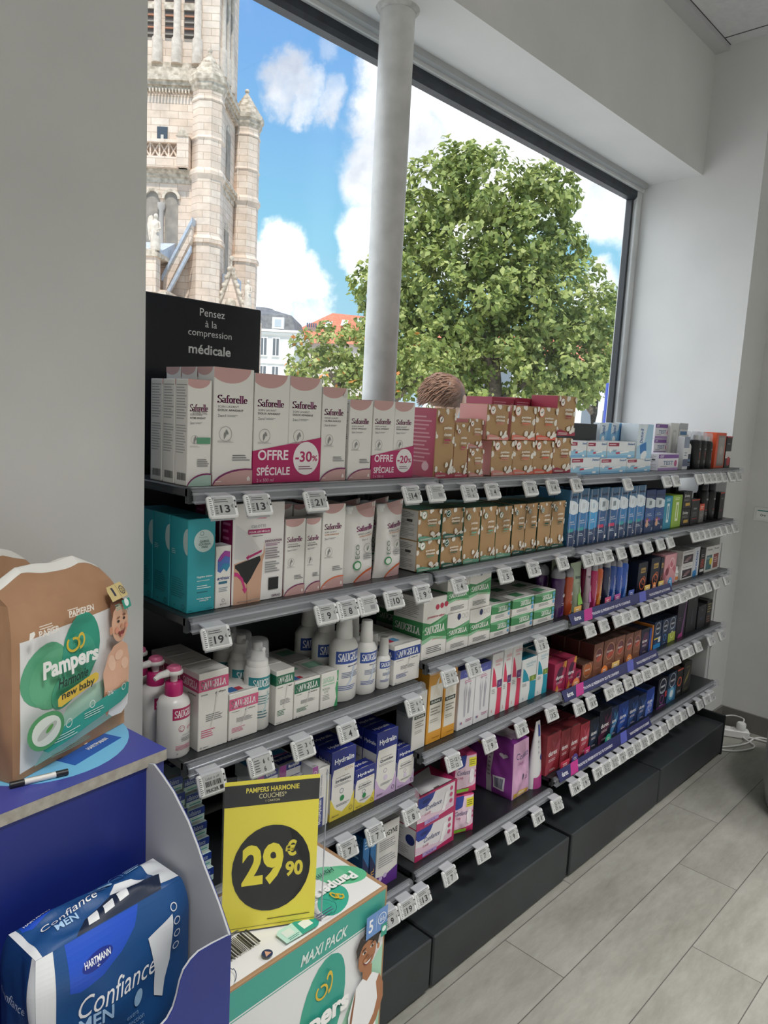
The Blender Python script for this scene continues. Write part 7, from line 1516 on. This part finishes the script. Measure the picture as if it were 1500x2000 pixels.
def foam(w, h):
    r = w / 2; b = MB(); bh = h * .70
    b.loft([(0, r * .9, r * .9), (.004, r, r), (bh * .93, r, r), (bh * .98, r * .92, r * .92), (bh, r * .86, r * .86)], WHITE_P, 28)
    lab_on(b, r, r, .006, bh * .9, [('r', .0, .72, 1, .95, '2E8A94'), ('t', 'SAUGELLA', .52, .84, .74, .14, 'F0F4F4', 'bs'), ('l', .2, .44, .8, .62, 4, '5E8A92'), ('l', .2, .18, .7, .34, 3, '3A6A74'), ('p', [(.62, .68), (.68, .66), (.56, .36), (.44, .28), (.42, .3), (.52, .38)], 'B9D2D4')], 2.6)
    c = MB(); c.loft([(bh, r * .84, r * .84), (bh + h * .06, r * .84, r * .84), (bh + h * .08, r * .62, r * .62), (bh + h * .17, r * .56, r * .56)], WHITE_P, 24); c.tube([(0, 0, bh + h * .2), (0, -r * .8, bh + h * .2)], r * .16, WHITE_P, 10); c.loft([(bh + h * .17, r * .34, r * .34), (bh + h * .24, r * .36, r * .36), (bh + h * .255, r * .26, r * .26)], WHITE_P, 20)
    k = MB(); k.loft([(bh + h * .08, r * .88, r * .88), (h * .96, r * .82, r * .82), (h * .99, r * .72, r * .72), (h, r * .5, r * .5)], clear('clear_cap', 'E4E6E8', .72, .08), 24, cap0=False)
    return b, [('pump_head', c), ('clear_cap', k)]
def bottle(w, h, big=True):
    r = w / 2; ry = r * .72; b = MB(); bh = h * (.72 if big else .66)
    b.loft([(0, r * .92, ry * .92), (.004, r, ry), (bh * .86, r, ry), (bh * .94, r * .8, ry * .86), (bh, r * .42, r * .42)], WHITE_P, 30)
    lab_on(b, r, ry, .006, bh * .86, [('r', .06, .70, .96, .95, '2A4C9E'), ('t', 'SAUGELLA', .52, .83, .78, .16, 'F2F4F8', 'bs'), ('t', 'dermoliquide', .62, .645, .42, .04, '1E2E5E', 'bi'), ('l', .25, .42, .9, .54, 4, '4A5E90'), ('l', .12, .18, .7, .28, 3, '2A4C9E'), ('p', [(.58, .66), (.64, .64), (.54, .36), (.42, .26), (.40, .28), (.5, .38)], 'BFCBE0')], 2.5)
    c = MB(); q = r * (.52 if big else .6); c.loft([(bh - .002, q, q), (bh + .004, q * 1.02, q * 1.02), (bh + (h - bh) * .45, q * .96, q * .96), (bh + (h - bh) * .47, q * .92, q * .92), (h - .004, q * .86, q * .86), (h, q * .8, q * .8)], mat('D6D5D2', .4), 24)
    return b, [('cap', c)]
def rollon(w, h):
    r = min(w / 2, .028); b = MB(); b.loft([(0, r * .9, r * .8), (.004, r, r * .9), (h * .55, r, r * .9), (h * .60, r * .9, r * .82)], mat('232B42', .35), 24)
    lab_on(b, r, r * .9, h * .06, h * .5, [('r', .1, .55, .9, .75, '5E88A8'), ('l', .2, .15, .8, .4, 2, 'B9C4D0')])
    c = MB(); c.loft([(h * .60, r * .96, r * .88), (h * .9, r * .96, r * .88), (h, r * .8, r * .7)], mat('DADAD8', .35), 24); return b, [('cap', c)]
def spray(w, h, cl=True):
    r = min(w / 2, .026); b = MB(); m = mat('1C1D20', .3)
    b.loft([(0, r * .94, r * .94), (.003, r, r), (h * .70, r, r), (h * .76, r * .82, r * .82), (h * .78, r * .6, r * .6)], m, 24)
    lab_on(b, r, r, h * .1, h * .66, [('t', 'vio' if cl else 'men', .5, .78, .3, .08, 'C9C9C9', 'b'), ('p', [(.5, .3), (.56, .3), (.44, .62), (.38, .62)], 'C2402E') if cl else ('r', .3, .3, .7, .33, 'A04038'), ('l', .3, .08, .7, .24, 3, '8A8A8A')])
    c = MB(); c.loft([(h * .76, r * .86, r * .86), (h * .95, r * .84, r * .84), (h, r * .66, r * .66)], clear('clear_cap', 'E4E6E8', .72, .08) if cl else mat('232427', .35), 22)
    parts = [('cap', c)]
    if cl:
        n = MB(); n.loft([(h * .78, r * .4, r * .4), (h * .9, r * .4, r * .4)], mat('D0D0CE', .4), 14); parts.append(('nozzle', n))
    return b, parts
def gel(w, h, c1, c2):
    r = min(w / 2, .034); b = MB(); bh = h * .80
    b.loft([(0, r * .9, r * .76), (.004, r, r * .84), (bh * .4, r * .94, r * .80), (bh * .7, r * .90, r * .78), (bh * .93, r * .96, r * .82), (bh, r * .8, r * .7)], mat(c1, .22, 0, .3), 26)
    lab_on(b, r * .985, r * .845, bh * .05, bh * .9, [('p', [(.3, 0), (.7, 0), (.8, .5), (.6, .3), (.5, .1)], c2), ('t', 'durex', .66, .62, .44, .12, 'EDEAF0', 'b'), ('l', .4, .3, .8, .4, 2, 'C9BCC9')], 2.2, .1)
    c = MB(); c.loft([(bh, r * .9, r * .78), (bh + (h - bh) * .4, r * .9, r * .78), (bh + (h - bh) * .75, r * .72, r * .62), (h, r * .3, r * .26)], clear('smoky_cap', 'A9A9B0', .35, .1), 24); return b, [('cap', c)]
def slim(w, h, c1, tc='F0EDF0'):
    r = min(w / 2, .022); b = MB(); bh = h * .84
    b.loft([(0, r * .92, r * .92), (.003, r, r), (bh * .94, r, r), (bh, r * .8, r * .8)], mat(c1, .22, 0, .3), 24)
    lab_on(b, r, r, bh * .05, bh * .92, [('p', [(.2, 0), (.5, 0), (.9, .8), (.7, .95)], {'B02A5E': 'C85088', 'D9642E': 'F0A84A', '26304E': '3E4E80', '2A52A8': '5A82D0', '2F5EBE': '6A98E0'}[c1]), ('T', 'durex', .62, .42, .26, .62, tc, 'b'), ('r', .40, .1, .42, .8, tc)], 2.2)
    c = MB(); c.loft([(bh, r * .86, r * .86), (bh + (h - bh) * .6, r * .8, r * .8), (h, r * .35, r * .35)], clear('smoky_cap', 'A9A9B0', .35, .1), 20); return b, [('cap', c)]
def gel_tube(w, h, c1, c2):
    r = min(w / 2, .036); b = MB(); z0 = h * .14; m = clear('tube_' + c1, c1, .25, .15); n = 8
    b.loft([(z0 + (h - z0) * t, r * (.8 + .22 * t), r * (.8 * (1 - t) + .03)) for t in [k / n for k in range(n + 1)]], m, 26)
    M = lambda u, v, e: ((u - .5) * r * 1.5, -r * (.8 * (1 - v) + .03) - .0012 - e, z0 + v * (h - z0))
    print_on(b, [('p', [(.2, .02), (.8, .02), (.7, .2), (.6, .42), (.55, .3), (.35, .25)], c2), ('t', 'durex', .52, .66, .66, .08, '3A4A4A', 'b'), ('t', 'NATURAL', .54, .52, .44, .03, '4A5A4A'), ('p', ell(.68, .36, .08, .04, 1.5), 'E8F0E8')], M, r * 1.5, h - z0)
    c = MB(); c.loft([(0, r * .78, r * .7), (z0, r * .82, r * .78)], mat('B9C9B0' if c1[0] == 'B' else 'D6BFCB', .3), 24); return b, [('cap', c)]
def pill(w, h):
    r = w / 2; b = MB(); b.loft([(0, r * .9, r * .9), (.003, r, r), (h * .68, r, r), (h * .76, r * .75, r * .75)], WHITE_P, 24); lab_on(b, r, r, h * .08, h * .64, [('r', .2, .1, .8, .5, 'D9843A'), ('l', .2, .6, .8, .9, 2, '6A6A6A')])
    c = MB(); c.loft([(h * .76, r * .8, r * .8), (h, r * .78, r * .78)], WHITE_P, 20); return b, [('cap', c)]
def pouch(w, h):
    b = MB(); n = 14; m = mat('DEDBD8', .22, 0, .4)
    th = lambda u, v: .024 * (1 - (2 * u - 1) ** 4) * (1 - v) ** .6 * (.4 + .6 * min(1, v * 5)) + .0015
    wr = lambda u, v: .0016 * math.sin(14 * u + 9 * v) * math.sin(3.1 * v)
    X = lambda u, v: ((u - .5) * w * (1 - .10 * math.sin(math.pi * v)) + .004 * v, v * h * (.93 + .07 * u))
    F = lambda u, v, e: (X(u, v)[0], .02 - th(u, v) - wr(u, v) - e, X(u, v)[1]); K = lambda u, v, e: (X(u, v)[0], .02 + th(u, v) * .8, X(u, v)[1])
    for f in (F, K):
        b.add([f(i / n, j / n, 0) for j in range(n + 1) for i in range(n + 1)], [(j * (n + 1) + i, j * (n + 1) + i + 1, (j + 1) * (n + 1) + i + 1, (j + 1) * (n + 1) + i) for j in range(n) for i in range(n)], m, True)
    for (s0, s1) in (((0, 0), (1, 0)), ((1, 0), (1, 1)), ((1, 1), (0, 1)), ((0, 1), (0, 0))):
        q = [(s0[0] + (s1[0] - s0[0]) * k / n, s0[1] + (s1[1] - s0[1]) * k / n) for k in range(n + 1)]
        b.add([F(u, v, 0) for u, v in q] + [K(u, v, 0) for u, v in q], [(k, k + 1, n + 2 + k, n + 1 + k) for k in range(n)], m)
    print_on(b, [('e', .86, 1.0, .52, .19, PINK), ('e', .92, -.06, .62, .24, 'D9683A'), ('e', .95, -.08, .62, .235, 'D6AFAE'), ('t', 'Saforelle', .60, .70, .58, .07, PLUM, 'Bs'), ('t', 'SOIN LAVANT', .58, .63, .44, .018, '55555A'), ('t', 'ULTRA HYDRATANT', .64, .60, .5, .018, 'C98A62', 'b'), ('t', '2en1', .56, .555, .16, .022, '6A6A70'), ('o', .66, .44, .12, .01, '8A8A88'), ('p', ell(.66, .44, .04, .018, .8), '7A8A78'), ('T', 'ECO', .30, .42, .13, .18, '4A6A54', ''), ('c', .30, .24, .115, '3E8A56'), ('c', .30, .24, .08, 'DDE4DC'), ('l', .5, .30, .85, .38, 3, '8A8A8C')], F, w, h, eps=.00025, tess=(n, n), rough=.25)
    c = MB(); c.loft([(h * .86, .009, .008), (h * .90, .009, .008), (h * .905, .0125, .011), (h * .955, .0125, .011), (h * .96, .0105, .009)], mat('DADADA', .35), 18, cx=-w * .33, cy=.02); return b, [('spout_cap', c)]
def lady_tube(w, h):
    b = MB(); n = 10; r = w / 2
    b.loft([(t * h, r * (1 - .62 * t ** 1.4), .024 * (1 - t) ** .7 + .001) for t in [k / n for k in range(n + 1)]], mat('DEDDE0', .25), 24, cy=.026)
    M = lambda u, v, e: ((u - .5) * r * 1.5 * (1 - .62 * v ** 1.4), .026 - (.024 * (1 - v) ** .7 + .001) * (1 - (2 * u - 1) ** 2 * .55) ** .5 - .0008 - e, v * h)
    print_on(b, [('r', 0, .0, 1, .17, 'A83A82'), ('p', [(.3, .17), (1, .17), (1, .3), (.6, .2)], 'C94A78'), ('c', .8, .45, .2, '2A3F7E'), ('r', .3, .78, .7, .95, '3A4A9A'), ('l', .3, .5, .5, .74, 3, 'B0B0B8')], M, w * .75, h, tess=(8, 8))
    return b, []
def lady_pink(w, h):
    return soft_pack(w, .085, h, mat('D24A82', .3), (.004, .008, .008), {'front': [('r', .02, .14, .98, .98, 'E6C9DA'), ('p', [(0, .0), (1, 0), (1, .2), (0, .12)], 'CC2E6A'), ('p', [(.0, 1), (.0, .74), (.12, .68), (.38, .76), (.52, 1)], '2A3F96'), ('r', .60, .70, .98, .93, 'E6DC3A'), ('l', .63, .74, .95, .9, 3, '7A7620'), ('t', 'Confiance', .36, .58, .56, .12, '28386E', 'i'), ('t', 'Lady', .24, .44, .2, .09, 'B8326A', 'i'), ('p', [(.6, .3), (.72, .26), (.86, .34), (.84, .6), (.7, .66), (.6, .5)], 'F4EEF2'), ('c', .93, .56, .05, 'C8527E'), ('c', .93, .42, .05, 'C8527E'), ('r', .06, .04, .62, .14, '8AC83A')]}, .06, 0, 30, .0014, 4), []
SHAPES = {
 'pump': (pump, 'pump_bottle', 'pump bottle', 'white pump bottle with pink collar', True), 'foam': (foam, 'foam_bottle', 'foam bottle', 'white foam bottle with teal band and clear cap', True),
 'bottle_big': (lambda w, h: bottle(w, h, True), 'wash_bottle', 'wash bottle', 'large white wash bottle with blue band', True), 'bottle_mid': (lambda w, h: bottle(w, h, True), 'wash_bottle', 'wash bottle', 'medium white wash bottle with blue band', True), 'bottle_small': (lambda w, h: bottle(w, h, False), 'wash_bottle', 'wash bottle', 'smallest white wash bottle with blue band', True),
 'rollon': (rollon, 'roll_on', 'roll-on', 'navy roll-on with white cap', True), 'spray_clear': (lambda w, h: spray(w, h, True), 'spray_can', 'spray can', 'black spray can with clear cap', True), 'spray_black': (lambda w, h: spray(w, h, False), 'spray_can', 'spray can', 'all-black spray can with black cap', True),
 'gel_purple': (lambda w, h: gel(w, h, '4A2A5E', '6A3A82'), 'gel_bottle', 'gel bottle', 'dark purple gel bottle with domed cap', True), 'gel_orange': (lambda w, h: gel(w, h, 'B9502E', 'E08A3A'), 'gel_bottle', 'gel bottle', 'rust-orange gel bottle with domed cap', True),
 'tube_green': (lambda w, h: gel_tube(w, h, 'B9C9AE', '8FD05A'), 'gel_tube', 'gel tube', 'translucent green gel tube', True), 'tube_pink': (lambda w, h: gel_tube(w, h, 'C9B4BE', 'D98ACB'), 'gel_tube', 'gel tube', 'translucent pink gel tube', True),
 'slim_magenta': (lambda w, h: slim(w, h, 'B02A5E'), 'gel_bottle', 'gel bottle', 'slim magenta gel bottle', True), 'slim_orange': (lambda w, h: slim(w, h, 'D9642E'), 'gel_bottle', 'gel bottle', 'slim bright-orange gel bottle', True), 'slim_navy': (lambda w, h: slim(w, h, '26304E'), 'gel_bottle', 'gel bottle', 'slim navy gel bottle', True), 'slim_blue': (lambda w, h: slim(w, h, '2A52A8'), 'gel_bottle', 'gel bottle', 'slim royal-blue gel bottle', True), 'slim_blue2': (lambda w, h: slim(w, h, '2F5EBE'), 'gel_bottle', 'gel bottle', 'taller slim bright-blue gel bottle', True),
 'pill_bottle': (pill, 'pill_bottle', 'pill bottle', 'little white and orange pill bottle', True), 'pouch': (pouch, 'refill_pouch', 'refill pouch', 'white refill pouch with spout', False), 'lady_tube': (lady_tube, 'sachet', 'sachet', 'white tapering sachet with magenta foot', False), 'lady_pink': (lady_pink, 'pad_pack', 'pad pack', 'pink plastic pad pack with yellow sticker', 'c')}

PLACED = []
def register(o, desc, cat, row, x, dep, lay): PLACED.append((o, desc, cat, row, x, dep, lay))
PROTO = {}
def box_mesh(k, w, d, h):
    B_ = BOX[k]; b = MB()
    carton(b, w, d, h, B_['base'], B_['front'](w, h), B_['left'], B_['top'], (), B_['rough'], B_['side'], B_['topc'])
    return b.mesh(B_['name'])
def put_product(row, k, x, w, d, h, y, z, n, stk):
    rr = random.Random(int(x * 1000) + len(k))
    if k.startswith('twin'):
        for q in range(n):
            yy = y + q * (d + .004)
            r = empty('twin_pack', (x, yy, z + .0003)); uw = w / 2 - .0005
            if (k, 'm') not in PROTO: PROTO[(k, 'm')] = box_mesh('twin_unit', uw, d, h)
            for s in (-1, 1):
                o = bpy.data.objects.new('carton', PROTO[(k, 'm')]); o.location = (s * (uw / 2 + .0003), 0, 0); link(o, r)
            if (k, 's') not in PROTO:
                b = MB(); hl, hr = h * .30, h * .43; m = mat(MAG, .35); e = .0012
                b.add([(-w / 2 - e, -e, .001), (w / 2 + e, -e, .001), (w / 2 + e, -e, hr), (-w / 2 - e, -e, hl), (-w / 2 - e, d, .001), (-w / 2 - e, d, hl), (w / 2 + e, d, .001), (w / 2 + e, d, hr)], [(0, 1, 2, 3), (4, 0, 3, 5), (1, 6, 7, 2)], m)
                q_ = '30' if k == 'twin_big' else '20'; big = k == 'twin_big'
                pr = [('t', 'OFFRE', .28, .60, .44, .22, 'F2E6EC', 'b'), ('t', 'SP\u00c9CIALE', .29, .27, .48, .22, 'F2E6EC', 'b'), ('t', '2 x 500 ml' if big else '2 x 250 ml', .17, .06, .24, .07, 'E6C4D4'), ('c', .775, .52, .20, 'E9E4E4'), ('t', '-' + q_, .735, .56, .26, .24, 'B0155E', 'b'), ('t', '%', .91, .52, .085, .13, 'B0155E', 'b'), ('l', .66, .26, .88, .36, 2, '8A5A70')]
                print_on(b, pr, lambda u, v, e2: ((u - .5) * w, -e - e2, .001 + v * hr), w, hr); PROTO[(k, 's')] = b.mesh('promo_sleeve')
            link(bpy.data.objects.new('promo_sleeve', PROTO[(k, 's')]), r)
            register(r, ('taller' if k == 'twin_big' else 'shorter') + ' twin pack of wash boxes in magenta promotion sleeve', 'twin pack', row, x, q, 0)
        return
    if k in SHAPES:
        f, nm, cat, desc, rnd = SHAPES[k]; bld, parts = f(w, h if k != 'lady_pink' else h); me = bld.mesh(nm); pm = [(a, p.mesh(a)) for a, p in parts]
        dd = min(w, .08) * (1.02 if k not in ('bottle_big', 'bottle_mid', 'bottle_small') else .76) if rnd is True else (.1 if rnd == 'c' else d)
        if k in ('slim_magenta', 'slim_orange', 'slim_navy', 'slim_blue', 'slim_blue2', 'rollon', 'spray_clear', 'spray_black', 'gel_purple', 'gel_orange', 'tube_green', 'tube_pink'): dd = min(dd, .072)
        off = dd / 2 if rnd else 0
        for q in range(n):
            for s in range(stk):
                o = bpy.data.objects.new(nm, me); o.location = (x + (rr.uniform(-.003, .003) if q else 0), y + off + q * (dd + .004), z + .0003 + s * (h + .012)); o.rotation_euler = (0, 0, rr.uniform(-.06, .06) if rnd is True else (rr.uniform(-.02, .02) - (.30 if k == 'lady_pink' else 0)))
                link(o)
                for a, m in pm: link(bpy.data.objects.new(a, m), o)
                register(o, desc, cat, row, x, q, s)
        return
    B_ = BOX[k]; me = box_mesh(k, w, d, h); maxn = max(1, int((1.449 - y) / (d + .002))); n = min(n, maxn)
    for q in range(n):
        for s in range(stk):
            o = bpy.data.objects.new(B_['name'], me)
            o.location = (x, y + q * (d + .0025) + (s * .010 if k in ('balance', 'myco_flat') else (rr.uniform(0, .002) if q == 0 else .0015)), z + .0003 + s * (h + .0005))
            o.rotation_euler = (0, 0, rr.uniform(-.012, .012) * (.06 / max(w, .06)) if n == 1 else 0)
            link(o); register(o, B_['desc'], B_['cat'], row, x, q, s)
for it in ITEMS: put_product(*it)

# the purple pack standing askew on the bottom shelf
lp = [('r', 0, 0, 1, 1, 'D9A9CC'), ('t', 'Confiance', .52, .76, .74, .11, '28386E', 'i'), ('t', 'Lady', .36, .62, .30, .09, 'B05AA4', 'i'), ('p', ell(.5, .36, .03, .06), '55506A'), ('l', .6, .3, .9, .4, 2, '9A7A9A'), ('r', .06, .02, .86, .11, 'D9B04A'), ('t', 'CONFORT', .46, .065, .5, .05, 'F0E8D8', 'b'), ('o', .9, .62, .06, .015, '6A5A90')]
ls = [('r', 0, 0, 1, 1, '8E3E9A'), ('r', .46, 0, .58, 1, 'C4BEC6'), ('l', .49, .3, .55, .75, 6, '8A7A90'), ('p', [(.05, .84), (.28, .80), (.28, .84), (.06, .88)], 'C99A4A'), ('p', heart(.80, .74, .20, .5), 'D3C9D6'), ('r', .62, .12, .86, .36, 'E6E4EA'), ('bar', .65, .15, .83, .33, '2A3A6A'), ('p', ell(.16, .22, .06, .03), '2A2A6E')]
b = soft_pack(.105, .19, .192, mat('8E3E9A', .28), (.010, .008, .012), {'front': lp, 'left': ls, 'top': [('r', .1, .1, .9, .9, 'D2B4CC'), ('p', [(.1, .3), (.9, .2), (.9, .5), (.1, .6)], 'E2D2DC')]}, .12, 0, 36, .003, 31)
o = b.build('pad_pack', None, (2.035, 1.335, .3058), .02); register(o, 'bulging purple and pink pad pack standing askew', 'pad pack', '5b', 2.035, 0, 0)

place_tags(TAGS)

# ------------------------------------------------------------------ labels that single things out
BYDESC = {}
for p in PLACED: BYDESC.setdefault(p[1], []).append(p)
def plural(desc):
    for w in (' with ', ' in ', ' before ', ' beside ', ' at ', ' behind ', ' by ', ' of ', ' among ', ' near ', ' standing '): desc = desc.split(w)[0]
    return desc + ('es' if desc[-1] in 'xs' or desc.endswith('ch') else 's')
def tier(p): return 1 if p[0].location.z > ROWS[p[3]] + .03 and p[6] == 0 else 0
for desc, L in BYDESC.items():
    rows = sorted(set(p[3][0] for p in L))
    for rw in rows:
        R0 = [p for p in L if p[3][0] == rw]; where = SHELF[rw] + ' shelf'; tiers = set(tier(p) for p in R0)
        for t in tiers:
            R = [p for p in R0 if tier(p) == t]; xs = sorted(set(round(p[4], 3) for p in R))
            for (o, _, cat, row, x, dep, lay) in R:
                i = xs.index(round(x, 3)); C = [p for p in R if round(p[4], 3) == xs[i]]
                dmax = max(p[5] for p in C); lmax = max(p[6] for p in C); bits = []
                if len(xs) > 1: bits.append(ORD[i] + ' from the pillar' if len(xs) > 2 else ('nearer' if i == 0 else 'farther from') + ' the pillar')
                if dmax: bits.append('front of file' if dep == 0 else ('backmost of file' if dep == dmax else ('second' if dep == 1 else 'third') + ' in file'))
                if lmax: bits.append('top' if lay == lmax else ('bottom' if lay == 0 else ORD[lay] + ' up'))
                if len(tiers) > 1: bits.append('upper tier' if t else 'lower tier')
                lab = desc + ((', ' + ', '.join(bits)) if bits else '') + ', ' + where
                for a, b in ((' of file', ''), (' in file', ''), (' from the pillar', ' along')):
                    if len(lab.replace(',', ' ').split()) > 16: lab = lab.replace(a, b)
                o['label'] = lab; o['category'] = cat
                if len(R0) > 1: o['group'] = '%s on the %s' % (plural(desc), where)
for p in PLACED:
    n = len(p[0]['label'].replace(',', ' ').split())
    if n > 16: print('LONG LABEL', n, p[0]['label'])
print('placed', len(PLACED))
bpy.data.scenes.remove(GLY)
